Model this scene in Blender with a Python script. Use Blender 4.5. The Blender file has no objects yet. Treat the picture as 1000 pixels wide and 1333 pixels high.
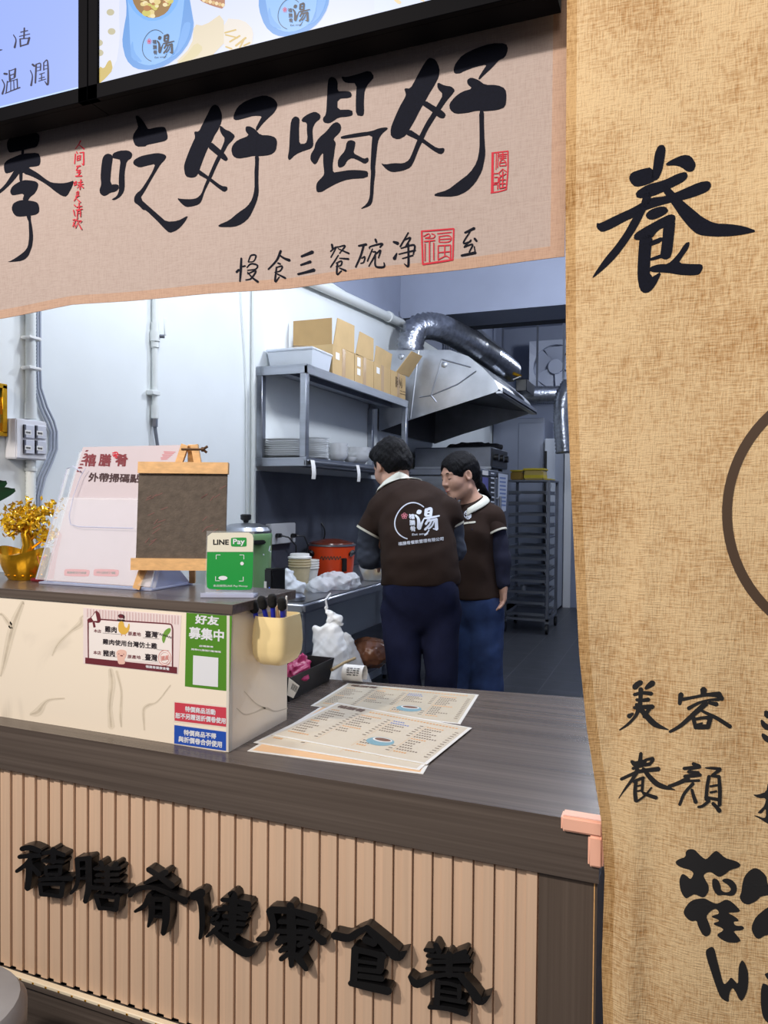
import bpy, bmesh, math, random
import numpy as np
from mathutils import Vector, Matrix
from mathutils.geometry import tessellate_polygon
from mathutils.bvhtree import BVHTree
S = bpy.context.scene
COL = S.collection
random.seed(7)
R = math.radians

# ------------------------------------------------------------------ camera
FPX, YAW, PITCH, ROLL = 963.5, R(21.56), R(-1.11), R(.51)
O = np.array([0.0, 0.0, 1.38])
_f = np.array([-math.sin(YAW)*math.cos(PITCH), math.cos(YAW)*math.cos(PITCH), math.sin(PITCH)])
_r0 = np.array([math.cos(YAW), math.sin(YAW), 0.0]); _u0 = np.cross(_r0, _f)
CR = math.cos(ROLL)*_r0 + math.sin(ROLL)*_u0
CU = -math.sin(ROLL)*_r0 + math.cos(ROLL)*_u0
CF = _f
cam = bpy.data.objects.new('camera', bpy.data.cameras.new('camera'))
cam.data.lens = FPX*36/1333; cam.data.sensor_width = 36; cam.data.clip_start = .05
m = Matrix.Identity(4)
for i in range(3):
    m[i][0] = CR[i]; m[i][1] = CU[i]; m[i][2] = -CF[i]; m[i][3] = O[i]
cam.matrix_world = m
COL.objects.link(cam); S.camera = cam

# ------------------------------------------------------------------ view, world, large lights
S.view_settings.view_transform = 'Standard'; S.view_settings.look = 'None'
S.view_settings.exposure = 0.0; S.view_settings.gamma = 1.0; S.view_settings.use_curve_mapping = False
S.cycles.use_denoising = True
S.cycles.max_bounces = 8; S.cycles.transparent_max_bounces = 16
S.cycles.caustics_reflective = False; S.cycles.caustics_refractive = False
w = bpy.data.worlds.new('world'); S.world = w; w.use_nodes = True
w.node_tree.nodes['Background'].inputs[0].default_value = (.75, .8, 1, 1)
w.node_tree.nodes['Background'].inputs[1].default_value = .06

def area(name, loc, target, size, energy, color, size_y=None):
    l = bpy.data.lights.new(name, 'AREA'); l.energy = energy; l.color = color
    l.shape = 'RECTANGLE' if size_y else 'DISK'; l.size = size
    if size_y: l.size_y = size_y
    o = bpy.data.objects.new(name, l); o.location = loc
    o.rotation_euler = (Vector(target)-Vector(loc)).to_track_quat('-Z', 'Y').to_euler()
    COL.objects.link(o); return o
# hall downlights in front of the stall (warm)
area('hall_downlight', (-1.55, -1.15, 3.2), (-.75, 1.4, 1.0), .15, 78, (1, .90, .79))
area('hall_downlight', (-2.35, -1.05, 3.2), (-.95, 1.4, 1.0), .15, 31, (1, .90, .79))
area('hall_fill_light', (.4, -1.9, 3.1), (-.4, 1.4, 1.2), 1.6, 54, (1, .93, .86))  # unseen broad lamp added to soften shadows and even out the front
# kitchen fluorescent tubes (cool), under the kitchen ceiling
def tube_lamp(name, loc, energy, color, r=.14):
    l = bpy.data.lights.new(name, 'POINT'); l.energy = energy; l.color = color; l.shadow_soft_size = r
    o = bpy.data.objects.new(name, l); o.location = loc; COL.objects.link(o); return o
tube_lamp('kitchen_lamp', (-1.15, 2.35, 3.15), 64, (.93, .97, 1))
tube_lamp('kitchen_lamp', (-.45, 4.0, 2.95), 105, (.86, .91, 1))
tube_lamp('kitchen_lamp', (-.4, 7.7, 3.2), 62, (.84, .9, 1))

# ------------------------------------------------------------------ pixel rays on real surfaces
def ray(px, py): return CR*(px-500)/FPX - CU*(py-666.5)/FPX + CF
def cast(px, py, ax, val):
    d = ray(px, py); return O + d*((val-O[ax])/d[ax])
def W(px, py, depth): return O + ray(px, py)*depth

# ------------------------------------------------------------------ materials
MATS = {}
def _new(name):
    mt = bpy.data.materials.new(name); mt.use_nodes = True; MATS[name] = mt
    return mt, mt.node_tree.nodes, mt.node_tree.links, mt.node_tree.nodes['Principled BSDF']
def lin(c):
    return tuple((x/12.92 if x <= .04045 else ((x+.055)/1.055)**2.4) for x in c)
def rgb(r, g, b): return lin((r/255, g/255, b/255))
def mat(name, color, rough=.5, metal=0, spec=.5, noise=0, nscale=20, bump=0, bscale=None, stretch=None, sheen=0, trans=0):
    """plain procedural surface: base colour broken up by noise, optional bump"""
    if name in MATS: return MATS[name]
    mt, N, L, B = _new(name)
    B.inputs['Base Color'].default_value = (*color, 1); B.inputs['Roughness'].default_value = rough
    B.inputs['Metallic'].default_value = metal; B.inputs['Specular IOR Level'].default_value = spec
    if sheen: B.inputs['Sheen Weight'].default_value = sheen
    if trans: B.inputs['Transmission Weight'].default_value = trans
    if noise or bump:
        g = N.new('ShaderNodeNewGeometry'); mp = N.new('ShaderNodeMapping'); L.new(g.outputs['Position'], mp.inputs[0])
        if stretch: mp.inputs['Scale'].default_value = stretch
    if noise:
        n = N.new('ShaderNodeTexNoise'); n.inputs['Scale'].default_value = nscale; n.inputs['Detail'].default_value = 5
        L.new(mp.outputs[0], n.inputs['Vector'])
        r = N.new('ShaderNodeValToRGB'); L.new(n.outputs[0], r.inputs[0])
        r.color_ramp.elements[0].position = .3; r.color_ramp.elements[1].position = .7
        r.color_ramp.elements[0].color = (*[c*(1-noise) for c in color], 1)
        r.color_ramp.elements[1].color = (*[min(1, c*(1+noise)) for c in color], 1)
        L.new(r.outputs[0], B.inputs['Base Color'])
    if bump:
        n2 = N.new('ShaderNodeTexNoise'); n2.inputs['Scale'].default_value = bscale or nscale
        L.new(mp.outputs[0], n2.inputs['Vector'])
        b = N.new('ShaderNodeBump'); b.inputs['Strength'].default_value = bump; b.inputs['Distance'].default_value = .01
        L.new(n2.outputs[0], b.inputs['Height']); L.new(b.outputs[0], B.inputs['Normal'])
    return mt
def emit(name, color, strength=1.0):
    if name in MATS: return MATS[name]
    mt, N, L, B = _new(name)
    B.inputs['Base Color'].default_value = (0, 0, 0, 1); B.inputs['Roughness'].default_value = .35
    B.inputs['Emission Color'].default_value = (*color, 1); B.inputs['Emission Strength'].default_value = strength
    return mt
def clear(name, tint=(1, 1, 1), alpha=.15, rough=.05):
    """thin clear plastic: mostly transparent with a glossy coat"""
    if name in MATS: return MATS[name]
    mt, N, L, B = _new(name)
    t = N.new('ShaderNodeBsdfTransparent'); t.inputs[0].default_value = (*tint, 1)
    B.inputs['Base Color'].default_value = (*tint, 1); B.inputs['Roughness'].default_value = rough
    lw = N.new('ShaderNodeLayerWeight'); lw.inputs[0].default_value = .3
    mr = N.new('ShaderNodeMapRange'); mr.inputs[3].default_value = 1-alpha; mr.inputs[4].default_value = .4*(1-alpha)
    L.new(lw.outputs['Facing'], mr.inputs[0])
    mx = N.new('ShaderNodeMixShader'); L.new(mr.outputs[0], mx.inputs[0]); L.new(B.outputs[0], mx.inputs[1]); L.new(t.outputs[0], mx.inputs[2])
    L.new(mx.outputs[0], N['Material Output'].inputs[0])
    return mt
def weave(name, c_dark, c_light, sx, sz, bump=.3, big=3.0, bigamt=.35, rough=.85, short=.06):
    """woven cloth: two crossed thread noises plus broad tone patches"""
    mt, N, L, B = _new(name); B.inputs['Roughness'].default_value = rough; B.inputs['Specular IOR Level'].default_value = .2
    g = N.new('ShaderNodeNewGeometry')
    outs = []
    for sc in ((sx, 1, sz*short), (sx*short, 1, sz)):
        mp = N.new('ShaderNodeMapping'); mp.inputs['Scale'].default_value = sc; L.new(g.outputs['Position'], mp.inputs[0])
        n = N.new('ShaderNodeTexNoise'); n.inputs['Scale'].default_value = 1; n.inputs['Detail'].default_value = 3
        L.new(mp.outputs[0], n.inputs['Vector']); outs.append(n.outputs[0])
    a = N.new('ShaderNodeMath'); a.operation = 'ADD'; L.new(outs[0], a.inputs[0]); L.new(outs[1], a.inputs[1])
    nb = N.new('ShaderNodeTexNoise'); nb.inputs['Scale'].default_value = big; nb.inputs['Detail'].default_value = 4; L.new(g.outputs['Position'], nb.inputs['Vector'])
    mb = N.new('ShaderNodeMath'); mb.operation = 'MULTIPLY_ADD'; mb.inputs[1].default_value = bigamt*2; L.new(nb.outputs[0], mb.inputs[0]); L.new(a.outputs[0], mb.inputs[2])
    r = N.new('ShaderNodeValToRGB'); r.color_ramp.elements[0].position = .8+bigamt-.28; r.color_ramp.elements[1].position = 1.2+bigamt-.05
    mr = N.new('ShaderNodeMapRange'); mr.inputs[1].default_value = .55+bigamt*.8; mr.inputs[2].default_value = 1.3+bigamt*1.1
    L.new(mb.outputs[0], mr.inputs[0]); L.new(mr.outputs[0], r.inputs[0])
    r.color_ramp.elements[0].position = .1; r.color_ramp.elements[1].position = .75
    r.color_ramp.elements[0].color = (*c_dark, 1); r.color_ramp.elements[1].color = (*c_light, 1)
    L.new(r.outputs[0], B.inputs['Base Color'])
    b = N.new('ShaderNodeBump'); b.inputs['Strength'].default_value = bump; b.inputs['Distance'].default_value = .004
    L.new(a.outputs[0], b.inputs['Height']); L.new(b.outputs[0], B.inputs['Normal'])
    return mt
def laminate(name, c0, c1, axis, rough=.35):
    """dark wood-grain laminate, grain running along x or z"""
    mt, N, L, B = _new(name); B.inputs['Roughness'].default_value = rough
    g = N.new('ShaderNodeNewGeometry'); mp = N.new('ShaderNodeMapping'); L.new(g.outputs['Position'], mp.inputs[0])
    mp.inputs['Scale'].default_value = (1.2, 110, 110) if axis == 'x' else (110, 110, 1.2)
    n = N.new('ShaderNodeTexNoise'); n.inputs['Scale'].default_value = 1; n.inputs['Detail'].default_value = 4; L.new(mp.outputs[0], n.inputs['Vector'])
    mp2 = N.new('ShaderNodeMapping'); L.new(g.outputs['Position'], mp2.inputs[0])
    mp2.inputs['Scale'].default_value = (.5, 22, 22) if axis == 'x' else (22, 22, .5)
    n2 = N.new('ShaderNodeTexNoise'); n2.inputs['Scale'].default_value = 1; L.new(mp2.outputs[0], n2.inputs['Vector'])
    a = N.new('ShaderNodeMath'); a.operation = 'ADD'; L.new(n.outputs[0], a.inputs[0]); L.new(n2.outputs[0], a.inputs[1])
    r = N.new('ShaderNodeValToRGB'); r.color_ramp.elements[0].position = .35; r.color_ramp.elements[1].position = .65
    h = N.new('ShaderNodeMath'); h.operation = 'MULTIPLY'; h.inputs[1].default_value = .5; L.new(a.outputs[0], h.inputs[0]); L.new(h.outputs[0], r.inputs[0])
    r.color_ramp.elements[0].color = (*c0, 1); r.color_ramp.elements[1].color = (*c1, 1)
    L.new(r.outputs[0], B.inputs['Base Color'])
    b = N.new('ShaderNodeBump'); b.inputs['Strength'].default_value = .12; b.inputs['Distance'].default_value = .002
    L.new(n.outputs[0], b.inputs['Height']); L.new(b.outputs[0], B.inputs['Normal'])
    return mt
def marble(name, base, vein):
    mt, N, L, B = _new(name); B.inputs['Roughness'].default_value = .16
    g = N.new('ShaderNodeNewGeometry'); mp = N.new('ShaderNodeMapping'); L.new(g.outputs['Position'], mp.inputs[0])
    mp.inputs['Rotation'].default_value = (.3, .7, .2); mp.inputs['Scale'].default_value = (1.0, 1.0, .55); mp.inputs['Location'].default_value = (.37, .2, .1)
    n = N.new('ShaderNodeTexNoise'); n.inputs['Scale'].default_value = 2.6; n.inputs['Detail'].default_value = 8; n.inputs['Distortion'].default_value = .9
    L.new(mp.outputs[0], n.inputs['Vector'])
    s = N.new('ShaderNodeMath'); s.operation = 'SUBTRACT'; s.inputs[1].default_value = .5; L.new(n.outputs[0], s.inputs[0])
    ab = N.new('ShaderNodeMath'); ab.operation = 'ABSOLUTE'; L.new(s.outputs[0], ab.inputs[0])
    r = N.new('ShaderNodeValToRGB'); r.color_ramp.elements[0].position = 0; r.color_ramp.elements[1].position = .022
    r.color_ramp.elements[0].color = (1, 1, 1, 1); r.color_ramp.elements[1].color = (0, 0, 0, 1); L.new(ab.outputs[0], r.inputs[0])
    n3 = N.new('ShaderNodeTexNoise'); n3.inputs['Scale'].default_value = 3.5; L.new(g.outputs['Position'], n3.inputs['Vector'])
    r3 = N.new('ShaderNodeValToRGB'); r3.color_ramp.elements[0].position = .5; r3.color_ramp.elements[1].position = .68; L.new(n3.outputs[0], r3.inputs[0])
    mu = N.new('ShaderNodeMath'); mu.operation = 'MULTIPLY'; L.new(r.outputs[0], mu.inputs[0]); L.new(r3.outputs[0], mu.inputs[1])
    mx = N.new('ShaderNodeMix'); mx.data_type = 'RGBA'; L.new(mu.outputs[0], mx.inputs[0])
    mx.inputs[6].default_value = (*base, 1); mx.inputs[7].default_value = (*vein, 1)
    L.new(mx.outputs[2], B.inputs['Base Color'])
    return mt
def tiles(name, c, grout, size=.3):
    mt, N, L, B = _new(name); B.inputs['Roughness'].default_value = .38
    g = N.new('ShaderNodeNewGeometry'); mp = N.new('ShaderNodeMapping'); L.new(g.outputs['Position'], mp.inputs[0])
    br = N.new('ShaderNodeTexBrick'); br.offset = 0; br.inputs['Scale'].default_value = 1
    br.inputs['Brick Width'].default_value = size; br.inputs['Row Height'].default_value = size; br.inputs['Mortar Size'].default_value = .004
    L.new(mp.outputs[0], br.inputs['Vector'])
    n = N.new('ShaderNodeTexNoise'); n.inputs['Scale'].default_value = 9; n.inputs['Detail'].default_value = 6; L.new(mp.outputs[0], n.inputs['Vector'])
    r = N.new('ShaderNodeValToRGB'); r.color_ramp.elements[0].color = (*[x*.6 for x in c], 1); r.color_ramp.elements[1].color = (*[x*1.3 for x in c], 1); L.new(n.outputs[0], r.inputs[0])
    L.new(r.outputs[0], br.inputs['Color1']); L.new(r.outputs[0], br.inputs['Color2']); br.inputs['Mortar'].default_value = (*grout, 1)
    L.new(br.outputs[0], B.inputs['Base Color'])
    b = N.new('ShaderNodeBump'); b.inputs['Strength'].default_value = .3; L.new(br.outputs['Fac'], b.inputs['Height']); b.invert = True; L.new(b.outputs[0], B.inputs['Normal'])
    return mt

K = dict(
 wall=mat('white_wall_paint', rgb(226, 231, 232), .75, noise=.03, nscale=3),
 greywall=mat('grey_paint', rgb(142, 149, 168), .8, noise=.08, nscale=2),
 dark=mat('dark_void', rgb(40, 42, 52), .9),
 slate=mat('slate_backsplash', rgb(66, 70, 82), .55, noise=.3, nscale=6),
 floor=tiles('dark_floor_tile', rgb(70, 72, 78), rgb(92, 94, 98)),
 slat=mat('beige_slat', rgb(216, 186, 161), .55, noise=.06, nscale=1, stretch=(160, 160, 3)),
 lamx=laminate('laminate_x', rgb(76, 67, 62), rgb(104, 94, 88), 'x', .26),
 lamz=laminate('laminate_z', rgb(78, 67, 60), rgb(100, 88, 80), 'z', .45),
 marble=marble('marble', rgb(247, 236, 220), rgb(186, 178, 166)),
 vein=mat('marble_vein', rgb(212, 200, 182), .2, noise=.1, nscale=40),
 linen=weave('beige_linen', rgb(166, 149, 143), rgb(182, 167, 162), 900, 900, .2, 2.5, .1),
 linenhem=weave('linen_hem', rgb(168, 138, 122), rgb(190, 160, 142), 900, 900, .2, 2.5, .1),
 burlap=weave('burlap', rgb(174, 132, 86), rgb(222, 194, 152), 430, 430, .45, 7, .5, short=.13),
 burlaphem=weave('burlap_hem', rgb(150, 108, 60), rgb(204, 168, 120), 430, 430, .45, 7, .5, short=.13),
 ink=mat('ink', rgb(15, 18, 32), .85, noise=.2, spec=.2, nscale=300),
 inkblack=mat('ink_black', rgb(24, 24, 28), .8),
 red=mat('seal_red', rgb(196, 40, 60), .8),
 ringbrown=mat('ring_brown', rgb(76, 58, 44), .8),
 black=mat('black_plastic', rgb(20, 20, 22), .4),
 blackm=mat('black_acrylic', rgb(16, 16, 18), .32),
 steel=mat('stainless_steel', rgb(168, 172, 180), .32, .9, noise=.12, nscale=3, bump=.02, bscale=60, stretch=(1, 1, 12)),
 steeld=mat('dull_steel', rgb(120, 124, 134), .42, .75, noise=.2, nscale=5),
 hoodin=mat('dark_hood_inside', rgb(44, 44, 48), .5, .5, noise=.2, nscale=6),  # dark tone for the inner faces of the hood
 card=mat('cardboard', rgb(196, 166, 118), .8, noise=.07, nscale=8),
 cardin=mat('cardboard_inside', rgb(178, 146, 98), .85, noise=.07, nscale=8),
 tape=mat('packing_tape', rgb(170, 136, 92), .3),
 white=mat('white_plastic', rgb(232, 232, 230), .4),
 china=mat('white_china', rgb(238, 240, 242), .2),
 veinsoft=mat('marble_vein_soft', rgb(232, 221, 204), .2, noise=.05, nscale=40),
 paper=mat('paper_white', rgb(238, 236, 232), .7),
 green=mat('cooker_green', rgb(112, 150, 104), .3),
 orange=mat('orange_enamel', rgb(208, 66, 24), .3, noise=.08, nscale=4),
 cream=mat('cream_plastic', rgb(242, 220, 166), .35),
 pine=mat('pine_wood', rgb(222, 176, 120), .5, noise=.14, nscale=2, stretch=(4, 60, 60)),
 board=mat('chalkboard', rgb(92, 82, 74), .8, noise=.2, nscale=60, bump=.2, bscale=200),
 gold=mat('gold', rgb(236, 176, 40), .25, .85, noise=.15, nscale=60),
 goldleaf=mat('gold_leaf_plastic', rgb(236, 190, 40), .15, .35, noise=.2, nscale=40),
 leaf=mat('dark_leaf', rgb(30, 62, 40), .3),
 cloth=mat('brown_shirt', rgb(53, 40, 34), .9, noise=.1, nscale=14, bump=.25, bscale=700, spec=.15),
 sleeve=mat('grey_sleeve', rgb(62, 68, 82), .9, noise=.1, nscale=30, bump=.2, bscale=300),
 navysleeve=mat('navy_sleeve', rgb(26, 28, 50), .9, noise=.1, nscale=30),
 trousers=mat('navy_trousers', rgb(22, 26, 50), .9, spec=.15, noise=.12, nscale=25, bump=.2, bscale=500),
 jeans=mat('blue_denim', rgb(42, 62, 104), .9, noise=.3, nscale=14, bump=.3, bscale=500),
 skin=mat('skin', rgb(206, 160, 136), .5, noise=.05, nscale=30),
 lip=mat('lip', rgb(170, 104, 96), .45),
 hair=mat('black_hair', rgb(14, 13, 16), .6, spec=.18, noise=.5, nscale=30, bump=.5, bscale=60, stretch=(6, 6, 1)),
 collar=mat('cream_collar', rgb(232, 232, 218), .8),
 printw=mat('white_print', rgb(226, 230, 240), .7),
 pink=mat('pink_print', rgb(206, 116, 128), .7),
 acrylic=clear('acrylic_clear', (.97, .98, 1), .10),
 acryledge=clear('acrylic_edge', (.72, .76, .92), .55, .1),
 bag=clear('plastic_bag_clear', (.93, .95, .98), .42, .22),
 tub=clear('frosted_tub', (.86, .9, .95), .55, .35),
 glassy=clear('clear_bowl', (.9, .93, .95), .3, .08),
)

# ------------------------------------------------------------------ mesh builder
class MB:
    def __init__(s): s.v = []; s.f = []; s.m = []; s.s = []; s.mats = []
    def mi(s, mt):
        if mt not in s.mats: s.mats.append(mt)
        return s.mats.index(mt)
    def add(s, vs, fs, mt, smooth=False):
        b = len(s.v); s.v += [tuple(map(float, p)) for p in vs]; k = s.mi(mt)
        for f in fs: s.f.append([b+i for i in f]); s.m.append(k); s.s.append(smooth)
        return s
    def bm(s, bm, mt, smooth=False):
        bm.verts.ensure_lookup_table(); bm.verts.index_update()
        s.add([v.co[:] for v in bm.verts], [[v.index for v in f.verts] for f in bm.faces], mt, smooth); bm.free(); return s
    def box(s, x0, x1, y0, y1, z0, z1, mt, bev=0, seg=1, M=None):
        bm = bmesh.new(); bmesh.ops.create_cube(bm, size=1)
        for v in bm.verts:
            v.co = Vector(((x0+x1)/2+v.co.x*(x1-x0), (y0+y1)/2+v.co.y*(y1-y0), (z0+z1)/2+v.co.z*(z1-z0)))
        if bev: bmesh.ops.bevel(bm, geom=bm.edges[:], offset=bev, segments=seg, affect='EDGES')
        if M is not None: bm.transform(M)
        return s.bm(bm, mt, seg > 1)
    def tube(s, pts, r, mt, n=10, caps=True, smooth=True, closed=False):
        pts = [np.array(p, float) for p in pts]; N_ = len(pts)
        rs = r if hasattr(r, '__len__') else [r]*N_
        vs = []; up = None
        for i, p in enumerate(pts):
            if closed: t = pts[(i+1) % N_]-pts[i-1]
            else: t = pts[min(i+1, N_-1)]-pts[max(i-1, 0)]
            t = t/(np.linalg.norm(t)+1e-9)
            if up is None:
                up = np.array([0, 0, 1.]) if abs(t[2]) < .9 else np.array([1., 0, 0])
            a = np.cross(t, up); a /= np.linalg.norm(a)+1e-9; b = np.cross(a, t); up = b
            for k in range(n):
                an = 2*math.pi*k/n; vs.append(p+rs[i]*(a*math.cos(an)+b*math.sin(an)))
        fs = []
        for i in range(N_ if closed else N_-1):
            j = (i+1) % N_
            for k in range(n): fs.append([i*n+k, i*n+(k+1) % n, j*n+(k+1) % n, j*n+k])
        if caps and not closed: fs += [list(range(n))[::-1], [(N_-1)*n+k for k in range(n)]]
        return s.add(vs, fs, mt, smooth)
    def lathe(s, prof, c, mt, n=24, sx=1, sy=1, smooth=True, M=None, sq=0):
        vs = []; P_ = len(prof)
        for r, z in prof:
            for k in range(n):
                a = 2*math.pi*k/n; ca, sa = math.cos(a), math.sin(a)
                if sq:
                    e = 1-sq; ca = math.copysign(abs(ca)**e, ca); sa = math.copysign(abs(sa)**e, sa)
                p = Vector((r*sx*ca, r*sy*sa, z))
                if M is not None: p = M @ p
                vs.append((c[0]+p[0], c[1]+p[1], c[2]+p[2]))
        fs = [[i*n+k, i*n+(k+1) % n, (i+1)*n+(k+1) % n, (i+1)*n+k] for i in range(P_-1) for k in range(n)]
        if prof[0][0] > 1e-6: fs.append(list(range(n))[::-1])
        if prof[-1][0] > 1e-6: fs.append([(P_-1)*n+k for k in range(n)])
        return s.add(vs, fs, mt, smooth)
    def quad(s, a, b, c, d, mt): return s.add([a, b, c, d], [[0, 1, 2, 3]], mt)
    def prism(s, pts, ext, mt, smooth=False):
        """closed polygon (3-D points) pushed along a vector"""
        n = len(pts); P0 = [np.array(p, float) for p in pts]; e = np.array(ext, float)
        tr = tessellate_polygon([[Vector(p) for p in P0]])
        fs = [list(t) for t in tr]+[[n+i for i in t][::-1] for t in tr]+[[i, (i+1) % n, n+(i+1) % n, n+i] for i in range(n)]
        return s.add(P0+[p+e for p in P0], fs, mt, smooth)
    def sheet(s, fn, nu, nv, mt, smooth=True, th=0):
        """grid surface fn(u,v); th gives thickness along -normal (numerical)"""
        P_ = np.array([[fn(i/nu, j/nv) for i in range(nu+1)] for j in range(nv+1)], float)
        vs = P_.reshape(-1, 3)
        idx = lambda i, j: j*(nu+1)+i
        fs = [[idx(i, j), idx(i+1, j), idx(i+1, j+1), idx(i, j+1)] for j in range(nv) for i in range(nu)]
        if th:
            du = np.gradient(P_, axis=1); dv = np.gradient(P_, axis=0); nn = np.cross(du, dv); nn /= np.linalg.norm(nn, axis=2, keepdims=True)+1e-9
            vs2 = (P_-nn*th).reshape(-1, 3); b = len(vs)
            fs2 = [[b+k for k in f][::-1] for f in fs]
            ed = [idx(i, 0) for i in range(nu+1)]+[idx(nu, j) for j in range(1, nv+1)]+[idx(i, nv) for i in range(nu-1, -1, -1)]+[idx(0, j) for j in range(nv-1, 0, -1)]
            fs3 = [[ed[k], b+ed[k], b+ed[(k+1) % len(ed)], ed[(k+1) % len(ed)]] for k in range(len(ed))]
            s.add(np.vstack([vs, vs2]), fs+fs2+fs3, mt, smooth)
        else: s.add(vs, fs, mt, smooth)
        return s
    def build(s, name, parent=None, sharp=.65):
        base = (0, 0, 0)
        if parent is None:                      # a lone mesh gets its origin at its own base
            a = np.array(s.v); base = tuple((a.min(0)+a.max(0))/2); base = (base[0], base[1], float(a[:, 2].min()))
            s.v = [(p[0]-base[0], p[1]-base[1], p[2]-base[2]) for p in s.v]
        me = bpy.data.meshes.new(name); me.from_pydata(s.v, [], s.f)
        for mt in s.mats: me.materials.append(mt)
        me.polygons.foreach_set('material_index', s.m); me.polygons.foreach_set('use_smooth', s.s)
        me.update()
        if sharp: me.set_sharp_from_angle(angle=sharp)
        o = bpy.data.objects.new(name, me); COL.objects.link(o); o.location = base
        if parent is not None:
            o.parent = parent; o.matrix_parent_inverse = Matrix.Translation(-Vector(parent.location))
        return o
def tag(o, label=None, cat=None, group=None, kind=None):
    if label: o['label'] = label
    if cat: o['category'] = cat
    if group: o['group'] = group
    if kind: o['kind'] = kind
    return o
def thing(name, label, cat, loc, group=None):
    o = bpy.data.objects.new(name, None); o.location = loc; o.empty_display_size = .05; COL.objects.link(o)
    return tag(o, label, cat, group)
def dup(root, loc, label=None, rz=None):
    def cp(o, par):
        c = o.copy(); COL.objects.link(c)
        if par is not None: c.parent = par
        for ch in list(o.children): cp(ch, c)
        return c
    r_ = cp(root, None); r_.location = loc
    if rz is not None: r_.rotation_euler.z = rz
    if label: r_['label'] = label
    return r_
def struct(name, mb): return tag(mb.build(name), kind='structure')
def Rz(a, c=(0, 0, 0)):
    c = Vector(c); return Matrix.Translation(c) @ Matrix.Rotation(a, 4, 'Z') @ Matrix.Translation(-c)

# ------------------------------------------------------------------ drawing and lettering on surfaces
class Plane:
    """flat or gently waving surface: pixel or (a,b) coordinates to 3-D points, d lifts off the surface"""
    def __init__(s, ax, val, side=-1, wave=None): s.ax, s.val, s.side, s.wave = ax, val, side, wave
    def P(s, px, py, d=0):
        p = cast(px, py, s.ax, s.val)
        if s.wave:
            for _ in range(5): p = cast(px, py, s.ax, s.val+s.wave(p[0], p[2]))
        p = p.copy(); p[s.ax] += s.side*d; return p
class Frame:
    """flat sheet with its own origin and axes (any tilt); pixels are cast onto it"""
    def __init__(s, o, u, v):
        s.o = np.array(o, float); s.u = np.array(u, float); s.v = np.array(v, float)
        s.n = np.cross(s.u, s.v); s.n /= np.linalg.norm(s.n)
        if s.n @ (O-s.o) < 0: s.n = -s.n
    def P(s, px, py, d=0):
        r_ = ray(px, py); t = (s.o-O) @ s.n/(r_ @ s.n); return O+r_*t+s.n*d
class Local(Frame):
    """same sheet, addressed by its own metres instead of pixels"""
    def P(s, a, b, d=0): return s.o+s.u*a+s.v*b+s.n*d
class Onto:
    """curved mesh hit by the pixel ray"""
    def __init__(s, mb): s.t = BVHTree.FromPolygons([Vector(v) for v in mb.v], mb.f)
    def P(s, px, py, d=0):
        r_ = Vector(ray(px, py)).normalized()
        h, n, i, dist = s.t.ray_cast(Vector(O), r_)
        if h is None: h, n, i, dist = s.t.find_nearest(Vector(W(px, py, 3.4)))
        if n.dot(r_) > 0: n = -n
        return np.array(h+n*d)
def crop(x0, y0, sc): return lambda p: (x0+p[0]/sc, y0+p[1]/sc)
ID = lambda p: (p[0], p[1])
def _split(tris, mx, out):
    st = list(tris)
    while st:
        t = st.pop(); e = [math.dist(t[i], t[(i+1) % 3]) for i in range(3)]; k = e.index(max(e))
        if e[k] <= mx: out.append(t); continue
        a, b, c = t[k], t[(k+1) % 3], t[(k+2) % 3]; m_ = ((a[0]+b[0])/2, (a[1]+b[1])/2)
        st += [(a, m_, c), (m_, b, c)]
def chaikin(p, n=1):
    for _ in range(n):
        q = []
        for i in range(len(p)):
            a, b = p[i], p[(i+1) % len(p)]
            q += [(.78*a[0]+.22*b[0], .78*a[1]+.22*b[1]), (.22*a[0]+.78*b[0], .22*a[1]+.78*b[1])]
        p = q
    return p
def nums(s): v = [float(x) for x in s.replace(',', ' ').split()]; return list(zip(v[::2], v[1::2]))
def fill(mb, pts, surf, mt, T=ID, d=.002, mx=None, sm=1):
    if isinstance(pts, str): pts = nums(pts)
    if sm: pts = chaikin(pts, sm)
    p = [T(q) for q in pts]
    tr = tessellate_polygon([[Vector((x, y, 0)) for x, y in p]])
    tr = [tuple(p[i] for i in t) for t in tr]
    if mx: o = []; _split(tr, mx, o); tr = o
    key = {}; vs = []; fs = []
    for t in tr:
        f = []
        for q in t:
            kk = (round(q[0], 4), round(q[1], 4))
            if kk not in key: key[kk] = len(vs); vs.append(surf.P(q[0], q[1], d))
            f.append(key[kk])
        fs.append(f)
    mb.add(vs, fs, mt)
def smoothline(pts, n=6):
    if len(pts) < 3: return pts
    o = []
    P_ = [np.array(p, float) for p in pts]; P_ = [2*P_[0]-P_[1]]+P_+[2*P_[-1]-P_[-2]]
    for i in range(1, len(P_)-2):
        for k in range(n):
            t = k/n; a, b, c, e = P_[i-1:i+3]
            o.append(.5*((2*b)+(c-a)*t+(2*a-5*b+4*c-e)*t*t+(3*b-a-3*c+e)*t**3))
    o.append(P_[-2]); return o
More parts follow.
